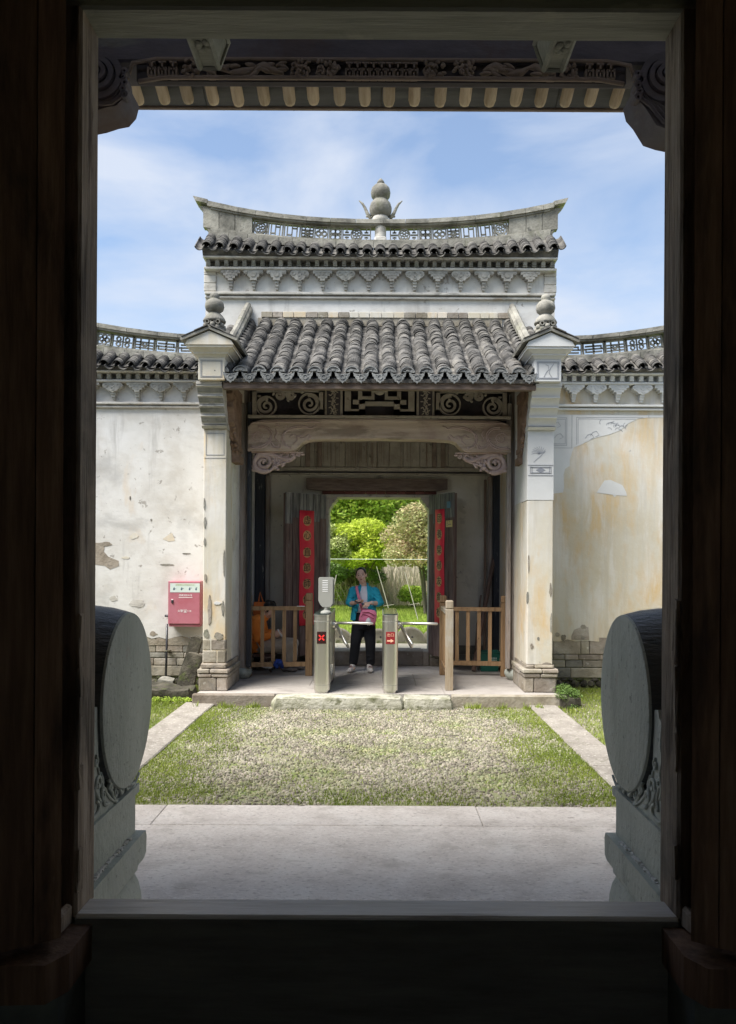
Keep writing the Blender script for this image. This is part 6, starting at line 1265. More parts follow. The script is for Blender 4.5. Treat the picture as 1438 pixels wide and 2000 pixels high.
# trousers
mb = MB(); mb.rings([(W(711, y, .03), a, b_) for y, a, b_ in ((1189, .135, .105), (1196, .145, .115), (1208, .165, .125), (1222, .168, .125), (1229, .155, .115))], 22)
for h_, k_, a_ in ((hipL, knL, anL), (hipR, knR, anR)): mb.tube([h_ + V3((0, 0, .02)), h_.lerp(k_, .5), k_, k_.lerp(a_, .5), a_ + V3((0, 0, .025)), a_ + V3((0, 0, -.004))], [.100, .092, .080, .070, .066, .052], 14)
for i in range(16):
    s_ = random.choice((0, 1)); k_, a_ = ((knL, anL), (knR, anR))[s_]; t_ = random.uniform(-.3, .95); p = k_.lerp(a_, t_); mb.ell(p + V3((random.uniform(-.03, .03), -.045, 0)), (.035, .03, .010), Matrix.Rotation(random.uniform(-.5, .5), 3, 'Y'), 8, 6)
fuse('trousers', mb, ['trousers'], wo_, .010, 3)
for nm, a_, px, yaw in (('l', anL, 688.0, -14), ('r', anR, 723.5, 6)):
    c = V3((PX(px, wy - .08), wy - .05, PF)); Rz = Matrix.Rotation(R(yaw), 3, 'Z'); mb = MB()
    mb.box(0,0,0,0,0,0) if False else None
    for (y, z, r_) in ((.075, .05, (.038, .045, .05)), (.02, .045, (.042, .06, .045)), (-.06, .038, (.046, .06, .036)), (-.105, .033, (.044, .042, .030)), (.05, .085, (.042, .045, .035))): mb.ell(c + Rz @ V3((0, y, z)), r_, Rz)
    mb.v = [(x, y, max(z, PF + .002)) for x, y, z in mb.v]
    sh = fuse('shoe', mb, ['shoe', 'shoe_sole'], wo_, .007, 2, paint=lambda p: 1 if p.z < PF + .022 else 0)
    q = MB(); [q.tube([c + Rz @ V3((-.025, -.01 - .022 * k, .092 - .011 * k)), c + Rz @ V3((.025, -.018 - .022 * k, .090 - .011 * k))], .004, 5) for k in range(4)]; q.build('lace', 'shoe_sole', sh)
# watch
q = MB(); q.tube([wrR.lerp(elR, .10), wrR.lerp(elR, .22)], .031, 14); q.ell(wrR.lerp(elR, .16) + V3((0, -.03, .008)), (.018, .008, .018)); q.build('watch', 'shoe', wo_, smooth=True)
# phone, shoulder bag
pc = wrL + V3((.068, -.055, .020)); q = MB(); q.bbox(pc.x - .075, pc.x + .02, pc.y - .045, pc.y + .035, pc.z, pc.z + .009, b=.003, Rm=Matrix.Rotation(R(10), 3, 'Y') @ Matrix.Rotation(R(24), 3, 'X')); tag(q.build('phone', 'phone', None), 'dark phone held flat in the hand of the standing person', 'phone')
q = MB(); c_ = wrR + V3((-.10, -.05, -.012)); q.bbox(c_.x - .03, c_.x + .01, c_.y - .004, c_.y + .004, c_.z - .012, c_.z + .012, b=.002); tag(q.build('ticket', 'dark_ink', None), 'small dark card pinched in the other hand of the standing person', 'card')
bag = thing('shoulder_bag', 'pink shoulder bag with a white plush charm, hanging at the hip of the standing person', 'bag', W(720, 1203, -.17))
bc = W(720.3, 1202.5, -.19); Rb = Matrix.Rotation(R(13), 3, 'Y'); mb = MB()
mb.rings([(bc + Rb @ V3((0, 0, z)), Rb @ V3((a, 0, 0)), V3((0, d, 0))) for z, a, d in ((-.105, .10, .035), (-.10, .118, .045), (-.05, .126, .052), (.02, .124, .05), (.07, .112, .044), (.10, .09, .034), (.108, .07, .02))], 28)
mb.v = [tuple(V3(v)) for v in mb.v]; mb.build('bag_body', 'pink', bag, smooth=True)
q = MB(); q.tube([bc + Rb @ V3((-.095, -.052, .045)), bc + Rb @ V3((0, -.056, .065)), bc + Rb @ V3((.10, -.050, .035))], .005, 6); q.tube([bc + Rb @ V3((-.10, -.045, -.03)), bc + Rb @ V3((-.085, -.052, .02)), bc + Rb @ V3((-.02, -.056, .015)), bc + Rb @ V3((.09, -.052, -.01))], .004, 6); q.build('zip', 'sign_red', bag)
path = [bc + Rb @ V3((-.105, 0, .06)), W(706.5, 1183, -.155), W(703, 1170, -.145), W(700, 1158, -.135), W(697.5, 1149, -.085), W(697, 1144.5, -.02), W(698, 1144, .06), W(700, 1150, .14)]
q = MB(); vs = []
for i, p in enumerate(path):
    tn = (path[min(i + 1, len(path) - 1)] - path[max(i - 1, 0)]).normalized(); nr = V3((0, -1, 0)) if i < 4 else V3((0, -.2, 1)) if i < 6 else V3((0, 1, .3)); lt = tn.cross(nr).normalized() * .020; vs += [p - lt, p + lt]
q.add(vs, [(2 * i, 2 * i + 1, 2 * i + 3, 2 * i + 2) for i in range(len(path) - 1)]); s_ = q.build('strap', 'pink_strap', bag, smooth=True); md = s_.modifiers.new('s', 'SOLIDIFY'); md.thickness = .006
q = MB(); q.lathe([(.004, .045), (.02, .034), (.036, .008), (.044, -.018), (.040, -.04), (.02, -.052), (.004, -.054)], bc + V3((.005, -.075, -.055)), 18); q.ell(bc + V3((-.005, -.08, -.115)), (.008, .008, .014)); q.ell(bc + V3((.018, -.08, -.115)), (.008, .008, .014)); q.build('plush_charm', 'plush', bag, smooth=True)

# ---- seated man on a folding chair
my = 11.42; S_ = lambda px, py, dy=0: V3((PX(px, my), my + dy, PZ(py, my)))
man = thing('person', 'person in orange jacket and beige trousers sitting bent over behind the railing', 'person', (-1.65, my, PF))
hc2 = S_(527, 1193, 0); hR2 = Matrix.Rotation(R(62), 3, 'Z') @ Matrix.Rotation(R(38), 3, 'X')
mb = MB(); head(mb, hc2, hR2); ch = S_(505, 1215, .02); pel = S_(511, 1262, .02)
mb.tube([hc2 + hR2 @ V3((0, .03, -.04)), S_(517, 1205, .01), S_(510, 1213, .02)], [.052, .052, .065], 12)
mb.tube([S_(508, 1214, .02), S_(503, 1228, .03), S_(505, 1245, .03), pel], [.09, .115, .12, .13], 14)
sA, sB = S_(503, 1220, -.17), S_(505, 1218, .18); eA, eB = S_(508, 1243, -.22), S_(515, 1242, .20); wA, wB = S_(536, 1240, -.10), S_(537, 1238, .04)
for a_, b_, c_ in ((sA, eA, wA), (sB, eB, wB)): mb.tube([a_, b_], [.05, .04], 10); mb.tube([b_, c_], [.038, .025], 10)
hand(mb, wA, V3((.9, .15, .25)), V3((.2, -.9, .2)), .6, 1); hand(mb, wB, V3((.9, -.15, .25)), V3((.2, .9, .2)), .6, -1)
hA, hB = S_(515, 1262, -.09), S_(517, 1260, .10); kA, kB = S_(566, 1261, -.11), S_(572, 1259, .11); aA, aB = S_(561, 1302, -.10), S_(570, 1300, .10)
for a_, b_, c_ in ((hA, kA, aA), (hB, kB, aB)): mb.tube([a_, b_], [.08, .06], 12); mb.tube([b_, b_.lerp(c_, .35), c_], [.055, .052, .035], 12)
fuse('body', mb, ['skin', 'lip', 'eye'], man, .0065, 3, paint=face_paint(hc2, hR2))
mb = MB(); mb.ell(hc2 + hR2 @ V3((0, .022, .035)), (.092, .104, .096), hR2, 18, 12); Ri2 = hR2.transposed()
for k in range(26): A = k * 2.4; mb.ell(hc2 + hR2 @ V3((.06 * math.cos(A), .03 + .07 * math.sin(A), .09 + .02 * math.sin(k))), (.03, .03, .022), None, 8, 6)
fuse('hair', mb, ['hair'], man, .008, 2, drop=lambda p: (Ri2 @ (V3(p) - hc2)).y < -.035 and (Ri2 @ (V3(p) - hc2)).z < .055, thick=.006)
mb = MB(); mb.tube([S_(513, 1208, .015), S_(507, 1214, .02), S_(502, 1228, .03), S_(503, 1246, .03), S_(508, 1262, .02), S_(511, 1272, .02)], [.085, .135, .165, .165, .165, .15], 18)
for a_, b_, c_ in ((sA, eA, wA), (sB, eB, wB)):
    mb.ell(a_, (.085, .08, .09)); mb.tube([a_, a_.lerp(b_, .5), b_ + V3((0, 0, -.01)), b_.lerp(c_, .45), b_.lerp(c_, .80)], [.082, .082, .080, .070, .052], 14)
mb.tube([S_(514, 1204, -.02), S_(519, 1208, .02), S_(513, 1211, .07)], [.05, .055, .05], 10)
for i in range(22): p = S_(random.uniform(494, 520), random.uniform(1216, 1266), -.13); mb.ell(p, (.05, .035, .012), Matrix.Rotation(random.uniform(-.9, .9), 3, 'Y'), 8, 6)
fuse('jacket', mb, ['orange'], man, .011, 3)
mb = MB(); mb.ell(S_(511, 1266, .02), (.15, .17, .10))
for a_, b_, c_ in ((hA, kA, aA), (hB, kB, aB)): mb.tube([a_, a_.lerp(b_, .5), b_, b_.lerp(c_, .35), c_ + V3((0, 0, .01))], [.115, .105, .092, .082, .068], 14); mb.ell(b_, (.09, .088, .088))
for i in range(12): k_, a_ = random.choice(((kA, aA), (kB, aB))); p = k_.lerp(a_, random.uniform(0, .9)); mb.ell(p + V3((random.uniform(-.04, .04), -.06, 0)), (.012, .03, .05), Matrix.Rotation(random.uniform(-.3, .3), 3, 'Y'), 8, 6)
fuse('trousers', mb, ['beige'], man, .010, 3)
for a_, dx in ((aA, 0), (aB, .02)):
    mb = MB(); c = V3((a_.x, a_.y, PF)); [mb.ell(c + V3((x + dx, -.02 * x, z)), r_) for x, z, r_ in ((-.02, .045, (.05, .04, .045)), (.05, .038, (.06, .042, .036)), (.12, .03, (.06, .042, .028)))]; mb.v = [(x, y, max(z, PF + .002)) for x, y, z in mb.v]; fuse('shoe', mb, ['shoe_grey'], man, .008, 2)
q = MB(); c_ = S_(549, 1237, -.05); q.bbox(c_.x - .008, c_.x + .008, c_.y - .04, c_.y + .04, c_.z - .07, c_.z + .07, b=.004, Rm=Matrix.Rotation(R(-35), 3, 'Y')); tag(q.build('phone', 'white', None), 'white phone held by the seated person', 'phone')
# folding chair
chr_ = thing('folding_chair', 'worn folding chair with brown seat under the seated person', 'chair', (-1.75, my, PF)); SZ = PZ(1279, my)
q = MB(); q.bbox(S_(497, 0).x, S_(540, 0).x, my - .19, my + .19, SZ - .02, SZ + .015, b=.01); q.build('seat', 'chair_seat', chr_)
q = MB(); q.bbox(-1.955, -1.93, my - .18, my + .18, .72, .98, b=.008, Rm=Matrix.Rotation(R(-14), 3, 'Y')); q.v = [(max(x, -1.91), y, z) for x, y, z in q.v]; q.build('backrest', 'chair_seat', chr_)
for sy in (-.20, .20):
    q = MB(); q.tube([(-1.89, my + sy, .95), (-1.80, my + sy, .62), (-1.56, my + sy, PF + .01)], .013, 8); q.build('leg', 'chair_metal', chr_, smooth=True)
    q = MB(); q.tube([(-1.55, my + sy * .9, SZ - .02), (-1.68, my + sy * .9, .35), (-1.86, my + sy * .9, PF + .01)], .013, 8); q.build('leg', 'chair_metal', chr_, smooth=True)
q = MB(); q.tube([(-1.60, my - .2, .20), (-1.60, my + .2, .20)], .009, 6); q.tube([(-1.83, my - .18, .20), (-1.83, my + .18, .20)], .009, 6); q.build('stretcher', 'chair_metal', chr_)
# orange tote on the wall, blue cloth, plastic bag
t = thing('tote_bag', 'orange cloth tote bag hanging on the wall behind the seated person', 'bag', (-1.80, 11.7, 1.0)); q = MB(); Yb = 11.66
q.add([(PX(px, Yb), Yb + dy, PZ(py, Yb)) for py, w0, w1, d in ((1177, 497, 521, .03), (1195, 496, 521, .05), (1215, 497, 518, .045)) for px, dy in ((w0, -d), (w1, -d), (w1, d), (w0, d))], [(4 * r_ + i, 4 * r_ + (i + 1) % 4, 4 * r_ + 4 + (i + 1) % 4, 4 * r_ + 4 + i) for r_ in range(2) for i in range(4)] + [(0, 3, 2, 1), (8, 9, 10, 11)]); q.build('bag_body', 'orange_bag', t)
for a, c in ((505, 516), (507, 514)): q = MB(); q.tube([P(a, 1178, Yb - .02), P(507, 1166, Yb), P(508.5, 1157, Yb + .03), P(511, 1166, Yb), P(c, 1178, Yb - .02)], .006, 6); q.build('handle', 'orange_bag', t, smooth=True)
q = MB(); [q.ell((PX(546, 10.86) + random.uniform(-.05, .05), 10.86 + random.uniform(-.03, .02), PZ(1297, 10.86) + random.uniform(-.04, .035)), (.032, .022, .03), None, 9, 6, j=.25) for _ in range(14)]; tag(q.build('blue_cloth', 'blue_cloth', None, angle=50), 'crumpled blue cloth tucked on the lower rail of the left railing', 'cloth')
q = MB(); [q.ell((PX(519, 11.0) + random.uniform(-.06, .06), 11.05 + random.uniform(-.02, .02), .25 + random.uniform(-.03, .03)), (.035, .02, .022), None, 8, 6, j=.3) for _ in range(8)]; tag(q.build('plastic_bag', 'plush', None), 'crumpled white plastic bag under the chair of the seated person', 'bag')
# ================================================================== HALL WE STAND IN
DY0, DY1, DX, DT, DB = 2.45, 2.60, .957, 3.53, .64
hall = []
for (nm, bx) in (('hall_wall', (-6.2, -1.30, 2.46, 2.62, -.05, 4.6)), ('hall_wall', (1.30, 6.2, 2.46, 2.62, -.05, 4.6)), ('hall_wall', (-1.30, 1.30, 2.46, 2.60, 3.96, 4.6)), ('hall_wall', (-6.4, -6.2, -6, 2.62, -.05, 4.6)), ('hall_wall', (6.2, 6.4, -6, 2.62, -.05, 4.6)), ('hall_wall', (-6.4, -1.1, -6.2, -6, -.05, 4.6)), ('hall_wall', (1.1, 6.4, -6.2, -6, -.05, 4.6)), ('hall_wall', (-1.1, 1.1, -6.2, -6, 2.6, 4.6)), ('hall_ceiling', (-6.4, 6.4, -6.2, 2.62, 4.602, 4.7)), ('hall_floor', (-6.2, 6.2, -6, 2.44, -.05, .10))):  # unseen rear wall has an opening added to light the door leaves and threshold
    q = MB(); q.box(*bx); o = q.build(nm, 'hall_floor' if 'floor' in nm else 'hall_plaster', None); struct(o)
fr = thing('door_frame', 'massive weathered timber door frame with a high threshold', 'door frame', (0, DY0, .1))
for sg in (-1, 1):
    q = MB(); a, c = sorted((sg * DX, sg * 1.10)); q.bbox(a, c, DY0, DY1, .62, 3.55, b=.010, j=.002); q.build('jamb', 'frame_wood', fr, label='%s jamb of worn timber' % ('left' if sg < 0 else 'right'))
    q = MB(); a, c = sorted((sg * 1.102, sg * 1.31)); q.bbox(a, c, DY0 - .02, DY1 + .02, .1, 3.98, b=.006); q.build('side_board', 'dark_wood', fr)
    for k in range(7):     # splintered edge of the jamb near the bottom
        q = MB(); z = random.uniform(.66, 1.5); q.bbox(*sorted((sg * (DX - .006), sg * (DX + .004))), DY0 - .002, DY0 + .03, z, z + random.uniform(.05, .2), b=.003, j=.004); q.build('splinter', 'frame_wood', fr)
q = MB(); q.bbox(-1.10, 1.10, DY0, DY1, DT, 3.97, b=.008); q.build('lintel', 'lintel_wood', fr)
q = MB(); q.bbox(-.962, .962, DY0 - .005, DY0 + .115, .13, DB, b=.006); q.build('threshold', 'sill_wood', fr); q = MB(); q.bbox(-.961, .961, DY0 - .012, DY0 - .0052, .131, DB - .012, b=.002); q.build('threshold_shade_plate', 'sill_shade', fr)  # thin plate added in front; its dark colour paints in the shade
for sg in (-1, 1):
    q = MB(); cx, cz, r_ = sg * .655, 3.745, .112   # hexagonal door pin on the outer face of the lintel
    hexa = [(cx + r_ * math.cos(R(60 * k + 0)) * .62, cz + r_ * math.sin(R(60 * k + 0)) * 1.0) for k in range(6)]
    q.prism(hexa, 'y', DY1 + .001, 2.93); q.prism([(cx + (x - cx) * .82, cz + (z - cz) * .82) for x, z in hexa], 'y', 2.93, 2.96)
    for k in range(6):
        a, b_ = hexa[k], hexa[(k + 1) % 6]; q.tube([(a[0], DY1 + .01, a[1]), (a[0], 2.93, a[1])], .012, 5); q.tube([(a[0], 2.93, a[1]), (b_[0], 2.93, b_[1])], .010, 5)
    for k in range(5): q.ell((cx + .02 * math.cos(k * 2), 2.78 + .01 * k, cz - r_ * .88), (.014, .02, .01), None, 7, 5)
    q.build('door_pin', 'lintel_wood', fr)
# door leaves folded back inside
def hall_leaf(sg):
    lf = thing('hall_door', 'dark brown plank door leaf folded back on the %s side of the doorway' % ('left' if sg < 0 else 'right'), 'door', (sg * .97, 2.3, .64), 'plank leaves of the hall door')
    hx, hy = (sg * (.957 if sg < 0 else .952), 2.31); u = V3((sg * .80, -.56, 0)).normalized(); n_ = V3((-sg * .56, -.80, 0)).normalized(); W_ = .96; a = 0; zb_ = .645
    q = MB()
    F6 = [(0, 3, 2, 1), (4, 5, 6, 7), (0, 1, 5, 4), (1, 2, 6, 5), (2, 3, 7, 6), (3, 0, 4, 7)]
    def slab(par, nm, a0, a1, b0, b1, z0, z1, mat):
        q = MB(); o_ = V3((hx, hy, 0)); q.add([o_ + u * a_ + n_ * b_ + V3((0, 0, z)) for z in (z0, z1) for a_, b_ in ((a0, b0), (a1, b0), (a1, b1), (a0, b1))], F6); return q.build(nm, mat, par)
    slab(lf, 'back_rail', .03, W_ - .03, -.035, -.0101, .9, 1.02, 'dark_wood'); slab(lf, 'back_rail', .03, W_ - .03, -.035, -.0101, 2.9, 3.02, 'dark_wood')
    slab(lf, 'stile', 0, .075, -.028, .030, zb_, 3.9, 'dark_wood')
    for (a0, a1) in ((.078, .20), (.203, .36), (.363, .52), (.523, .70), (.703, .85), (.853, .96)): slab(lf, 'plank', a0, a1 - .001, -.01, .026 + random.uniform(-.002, .002), zb_, 3.9, 'dark_wood')
    # pivot block on its stone
    pb = thing('door_pivot', 'worn timber pivot block on a grey stone at the foot of the %s door leaf' % ('left' if sg < 0 else 'right'), 'pivot block', (sg * 1.0, 2.3, .1), 'door pivots at both ends of the threshold')
    q = MB(); q.prism([(sg * .905, 2.44), (sg * .905, 2.26), (sg * .945, 2.19), (sg * 1.35, 2.17), (sg * 1.35, 2.44)], 'z', .50, .612); q.build('pivot_timber', 'dark_wood', pb)
    q = MB(); q.prism([(sg * .925, 2.44), (sg * .925, 2.23), (sg * 1.40, 2.19), (sg * 1.40, 2.44)], 'z', .10, .498); q.build('pivot_stone', 'pivot_stone', pb)
    q = MB(); q.bbox(*sorted((sg * .968, sg * 1.0)), 2.35, 2.44, .613, .68, b=.01, j=.004); q.build('wedge', 'frame_wood', pb)
for sg in (-1, 1): hall_leaf(sg)
# ---- outer beam, carved strip, eaves
eav = thing('hall_eaves', 'dark carved beam and pale rafter ends under the near eaves', 'eaves', (0, 3.6, 3.9))
YB = 3.62
q = MB(); z0 = PZ(122, YB); q.bbox(-3.2, 3.2, YB, YB + .20, z0, z0 + .62, b=.01); bm_ = q.build('front_beam', 'beam_dark', eav)
q = MB(); zb0, zb1 = PZ(156, YB), PZ(122, YB)
# curved frame of the carved strip
top = [(-1.20, zb0 - .03), (-1.17, zb1 - .015), (-1.06, zb1 + .004), (-.6, zb1 + .006), (0, zb1 + .006), (.6, zb1 + .006), (1.06, zb1 + .004), (1.17, zb1 - .015), (1.20, zb0 - .03)]
q.tube([(x, YB - .01, z) for x, z in top], .009, 6)
q.tube([(-1.14, YB - .01, zb0 - .02), (-1.02, YB - .01, zb0), (0, YB - .01, zb0 + .002), (1.02, YB - .01, zb0), (1.14, YB - .01, zb0 - .02)], .010, 6)
q.build('strip_edge', 'carved', eav, smooth=True)
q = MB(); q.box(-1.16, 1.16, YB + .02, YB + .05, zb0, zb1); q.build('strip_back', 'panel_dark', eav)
q = MB(); zm = (zb0 + zb1) / 2; hh = (zb1 - zb0) / 2
g = random.Random(5)
def key(x, w_):
    for s in (-1, 1):
        q.box(x - w_ / 2, x + w_ / 2, YB - .012, YB + .02, zm + s * hh * .8 - .004, zm + s * hh * .8 + .004); q.box(x - .004, x + .004, YB - .012, YB + .02, *sorted((zm + s * hh * .8, zm + s * hh * .25)))
        q.box(*sorted((x + s * w_ * .48 - .004, x + s * w_ * .48 + .004)), YB - .012, YB + .02, zm - hh * .8, zm + hh * .2); q.box(*sorted((x + s * w_ * .48, x + s * w_ * .1)), YB - .012, YB + .02, zm - .004, zm + .004)
for x in [-.15 + .038 * k for k in range(9)] + [-1.08, -1.03, -.98, 1.08, 1.03, .98, .80, -.80]: key(x, .034)
for (xa, xb, n_) in ((-.93, -.86, 16), (-.42, -.34, 18), (-.30, -.20, 20), (.20, .30, 20), (.34, .44, 18), (.84, .92, 14)):
    for k in range(n_ * 2): q.ell((g.uniform(xa, xb), YB + g.uniform(-.02, 0), zm + g.uniform(-.9, .9) * hh), (.013, .010, .008), Matrix.Rotation(g.uniform(0, 3), 3, 'Y'), 7, 5)
for (xa, xb) in ((-.84, -.46), (.48, .80)):
    pts = [(xa + (xb - xa) * k / 12, YB - .005 + .006 * math.sin(k * 2), zm + hh * .45 * math.sin(k * .9)) for k in range(13)]; q.tube(pts, [.006 + .014 * abs(math.sin(k * .8)) for k in range(13)], 8)
    for k in range(14): q.ell((g.uniform(xa, xb), YB - .01, zm + g.uniform(-.6, .6) * hh), (.03, .012, .010), Matrix.Rotation(g.uniform(-.6, .6), 3, 'Y'), 8, 5)
q.build('carved_strip', 'carved', eav, angle=45, kind='stuff')
for sg in (-1, 1):     # scroll ends of the beam resting on the column heads
    q = MB()
    ring2(q, sg * 1.27, 4.03, .115, .030, YB - .05, YB + .10, 22); ring2(q, sg * 1.27, 4.03, .078, .024, YB - .065, YB + .10, 18); ring2(q, sg * 1.27, 4.03, .046, .020, YB - .08, YB + .10, 14); ring2(q, sg * 1.27, 4.03, .02, .0195, YB - .09, YB + .10, 10)
    zl = 3.80 if sg > 0 else 3.87
    q.prism([(sg * 1.14, 4.0), (sg * 1.155, 3.94), (sg * 1.19, 3.90), (sg * 1.24, zl + .02), (sg * 1.30, zl), (sg * 1.50, zl - .04), (sg * 1.62, zl - .04), (sg * 1.62, 4.2), (sg * 1.3, 4.15)], 'y', YB - .02, YB + .16)
    for e in (0, .022, .044): q.tube([(sg * (1.15 + e), YB - .03, 3.99), (sg * (1.17 + e), YB - .03, 3.935), (sg * (1.21 + e), YB - .03, 3.905), (sg * (1.27 + e), YB - .03, zl + .03 + e * .5), (sg * (1.34 + e), YB - .03, zl + .02 + e * .6), (sg * 1.5, YB - .03, zl - .01 + e)], .010, 6)
    for k in range(5): ring2(q, sg * (1.145 + .008 * (k % 2)), 4.045 - .027 * k, .017, .011, YB - .05, YB, 9)
    q.v = [(x + sg * .05, y, z) for x, y, z in q.v]; q.build('beam_scroll', 'beam_dark', eav, angle=45)
    q = MB(); q.lathe([(.15, .3), (.15, 3.8)], (sg * 1.62, YB + .05, 0), 20); q.lathe([(.2, 0), (.25, .1), (.2, .3)], (sg * 1.62, YB + .05, 0), 20); q.build('eaves_column', 'dark_wood', eav, angle=40)
# rafters, sheathing, eave board
ZE, YE = PZ(217, 4.36), 4.36; slr = math.atan(.40)
rm = MB(); rm.tube([(0, -1.5, 1.5 * math.tan(slr)), (0, -.02, .02 * math.tan(slr)), (0, 0, 0)], [.033, .033, .027], 10); rme = rm.mesh('rafter', 'rafter', True)
x = PX(268, 4.27) - .139 * 14
while x < 3.2: obj('rafter', rme, eav, (x + random.uniform(-.006, .006), 4.275 + random.uniform(-.004, .012), PZ(204, 4.27) + .010 + random.uniform(-.004, .004)), (0, 0, random.uniform(-.01, .01))); x += .139
rz = lambda y: PZ(204, 4.27) + .022 + .034 + (4.27 - y) * math.tan(slr)
q = MB(); n_ = 26
for i in range(n_):
    xa, xb = -6.4 + 12.8 * i / n_, -6.4 + 12.8 * (i + 1) / n_; q.add([(xa + .002, 4.34, rz(4.34)), (xb - .002, 4.34, rz(4.34)), (xb - .002, 2.4, rz(2.4)), (xa + .002, 2.4, rz(2.4)), (xa + .002, 4.34, rz(4.34) + .015), (xb - .002, 4.34, rz(4.34) + .015), (xb - .002, 2.4, rz(2.4) + .015), (xa + .002, 2.4, rz(2.4) + .015)], [(0, 3, 2, 1), (4, 5, 6, 7), (0, 1, 5, 4), (2, 3, 7, 6), (0, 4, 7, 3), (1, 2, 6, 5)])
q.build('roof_board', 'eave_sheath', eav)
q = MB(); q.bbox(-6.4, 6.4, 4.341, 4.365, ZE, ZE + .055, b=.004); q.build('eave_board', 'carved', eav)
q = MB(); q.add([(-6.4, 4.34, rz(4.34) + .016), (6.4, 4.34, rz(4.34) + .016), (6.4, 2.4, rz(2.4) + .016), (-6.4, 2.4, rz(2.4) + .016), (-6.4, 4.34, rz(4.34) + .05), (6.4, 4.34, rz(4.34) + .05), (6.4, 2.4, rz(2.4) + .05), (-6.4, 2.4, rz(2.4) + .05)], [(0, 3, 2, 1), (4, 5, 6, 7), (0, 1, 5, 4), (2, 3, 7, 6), (0, 4, 7, 3), (1, 2, 6, 5)]); q.build('roof_bed', 'soil', eav)
q = MB()
for i in range(64):
    x = -6.3 + .2 * i; pts = arc_tile(.085, 2.1, up=False); c, s_ = math.cos(-slr), math.sin(-slr)
    q.add([(x + p[0], 4.40 - p[1] * math.cos(slr), ZE + .095 + p[2] + p[1] * math.sin(slr)) for p in pts.v], pts.f)
    pts = arc_tile(.085, 2.1); q.add([(x + .1 + p[0], 4.39 - p[1] * math.cos(slr), ZE + .12 + p[2] + p[1] * math.sin(slr)) for p in pts.v], pts.f)
o = q.build('roof_tiles', 'tile_mass', eav); o['kind'] = 'stuff'

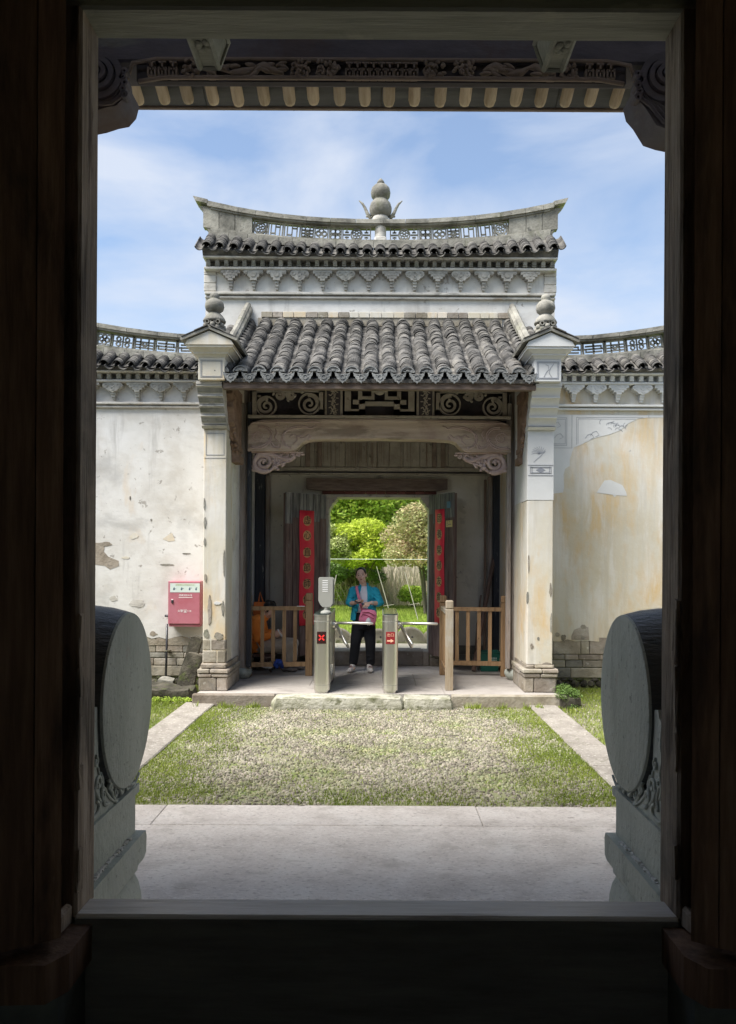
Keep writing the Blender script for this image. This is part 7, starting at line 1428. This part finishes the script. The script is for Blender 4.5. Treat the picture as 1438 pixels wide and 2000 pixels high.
# ================================================================== DRUM STONES
def drum(sg):
    lab = 'big grey-green stone drum on its carved base at the left jamb' if sg < 0 else 'big grey-green stone drum on its carved base at the right jamb'
    t = thing('drum_stone', lab, 'drum stone', (sg * 1.1, 3.0, 0), 'pair of stone drums flanking the doorway')
    xf = 1.0 if sg < 0 else .985; yc, zc = 3.10, 1.207; a, b_ = .305, .352
    n = 64; ci = sg
    q = MB(); prof = [(.0005, 0), (.965, 0), (.99, .003), (1.0, .012)]
    def rg(p, base, m=0):
        vs = []
        for r_, d in p:
            for k in range(n): A = 2 * PI * k / n; vs.append((sg * (xf + d), yc + a * r_ * math.cos(A), zc + b_ * r_ * math.sin(A)))
        K = len(p); base.add(vs, [(i * n + k, i * n + (k + 1) % n, (i + 1) * n + (k + 1) % n, (i + 1) * n + k) for i in range(K - 1) for k in range(n)] + [tuple(range(n)), tuple(range((K - 1) * n, K * n))], m)
    rg(prof, q); fc = q.build('drum_face', 'drum', t, angle=40)
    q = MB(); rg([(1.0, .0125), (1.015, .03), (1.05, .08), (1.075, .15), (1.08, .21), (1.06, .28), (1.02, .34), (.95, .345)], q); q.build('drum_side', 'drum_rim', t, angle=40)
    # cradle slab: outline in (y, z) with a hollow for the drum
    xs0, xs1 = xf + .02, xf + .34
    out = [(2.575, .62), (3.235, .62), (3.235, .80), (3.225, .81), (3.225, .90), (3.245, .96), (3.235, 1.0)]
    for k in range(15): A = R(-28 - 122 * k / 14); out.append((yc + (a + .035) * math.cos(A), zc + (b_ + .035) * math.sin(A)))
    out += [(2.80, 1.20), (2.79, 1.235), (2.755, 1.24), (2.745, 1.215), (2.715, 1.20), (2.70, 1.225), (2.66, 1.225), (2.63, 1.205), (2.60, 1.20), (2.575, 1.19)]
    q = MB(); q.prism(out, 'x', sg * xs0, sg * xs1); q.build('cradle', 'drum', t, angle=30)
    # mouldings and lower base
    q = MB(); q.prism([(2.66, .79), (3.25, .79), (3.25, .825), (2.66, .825)], 'x', sg * (xs0 - .012), sg * xs1); q.build('cradle_band', 'drum', t)
    lg = MB(); lg.prism([(2.57, .625), (3.255, .625), (3.27, .60), (3.265, .53), (3.235, .515), (2.57, .515)], 'x', sg * (xf - .018), sg * (xs1 + .02)); lg.build('base_ledge', 'drum', t)
    q = MB(); q.prism([(2.575, .514), (3.24, .514), (3.22, .47), (2.575, .47)], 'x', sg * (xf + .005), sg * xs1)
    prb = [(3.20, .469), (3.24, .44), (3.265, .38), (3.27, .30), (3.25, .22), (3.21, .18), (3.21, .0), (2.575, 0), (2.575, .469)]
    q.prism(prb, 'x', sg * (xf + .03), sg * xs1)
    pts = []
    for k in range(9): A = R(90 - 180 * k / 8); pts.append((.055 * math.cos(A) , .325 + .145 * math.sin(A)))
    q.prism([(sg * (xf + .04 - p), z) for p, z in pts], 'y', 2.60, 3.22); q.build('base_body', 'drum', t, angle=35)
    # broken lip line along the ledge
    g = random.Random(3 + sg); q = MB()
    for k in range(34): y = 2.60 + .55 * k / 34 + g.uniform(-.006, .006); w_ = g.uniform(.006, .016); q.bbox(*sorted((sg * (xs0 - .002 - w_), sg * xs0)), y, y + .012 + g.uniform(.004, .012), .622, .627 + g.uniform(.0, .008), b=.002, j=.002)
    q.build('chipped_lip', 'plaster', t)
    # carved clouds: relief strands on the face of the cradle
    q = MB(); X = sg * (xs0 - .002)
    def st(pts, th=.008): q.tube(smooth([(X, y, z) for y, z in pts], 3), th, 6)
    def sp(y, z, r_, turns, a0, d): 
        K = int(14 * turns) + 2; st([(y + r_ * (1 - .85 * k / K) * math.cos(R(a0) + d * k / K * turns * 2 * PI), z + r_ * (1 - .85 * k / K) * math.sin(R(a0) + d * k / K * turns * 2 * PI)) for k in range(K)], .0075)
    st([(2.705, 1.19), (2.715, 1.12), (2.70, 1.08), (2.72, 1.02), (2.705, .97), (2.72, .93)]); st([(2.69, 1.14), (2.68, 1.07), (2.70, 1.03)])
    st([(2.695, .94), (2.69, .90), (2.70, .86), (2.74, .845), (2.79, .85), (2.80, .88), (2.77, .90)]); st([(2.70, .985), (2.73, .965), (2.75, .92), (2.74, .88)])
    for (y, z, r_, tu, a0, d) in ((2.735, .985, .028, 1.2, 60, 1), (2.80, .955, .030, 1.2, 200, -1), (2.85, .895, .026, 1.2, 20, 1), (2.925, .90, .022, 1.1, 180, -1), (2.985, .865, .024, 1.1, 60, 1), (3.055, .86, .020, 1.1, 180, 1), (3.12, .855, .022, 1.1, 0, -1), (3.175, .875, .022, 1.1, 90, 1), (2.77, 1.04, .02, 1.1, 90, -1)): sp(y, z, r_, tu, a0, d)
    st([(2.82, .985), (2.84, .95), (2.83, .92), (2.86, .86), (2.90, .85)]); st([(2.90, .94), (2.92, .92), (2.95, .86), (2.97, .845)]); st([(3.02, .885), (3.03, .86), (3.06, .842)]); st([(3.10, .885), (3.14, .87), (3.16, .845), (3.2, .84)]); st([(2.76, .95), (2.78, .92), (2.82, .88)])
    st([(yc + (a + .047) * math.cos(R(A)), zc + (b_ + .047) * math.sin(R(A))) for A in range(-60, -152, -7)], .006)
    q.build('carved_cloud', 'drum', t, smooth=True)
drum(-1); drum(1)
# last: things nobody linked a label to
for o in SC.objects:
    if o.parent is None and o.type == 'MESH' and 'kind' in o and o['kind'] == 'structure' and 'label' in o: pass
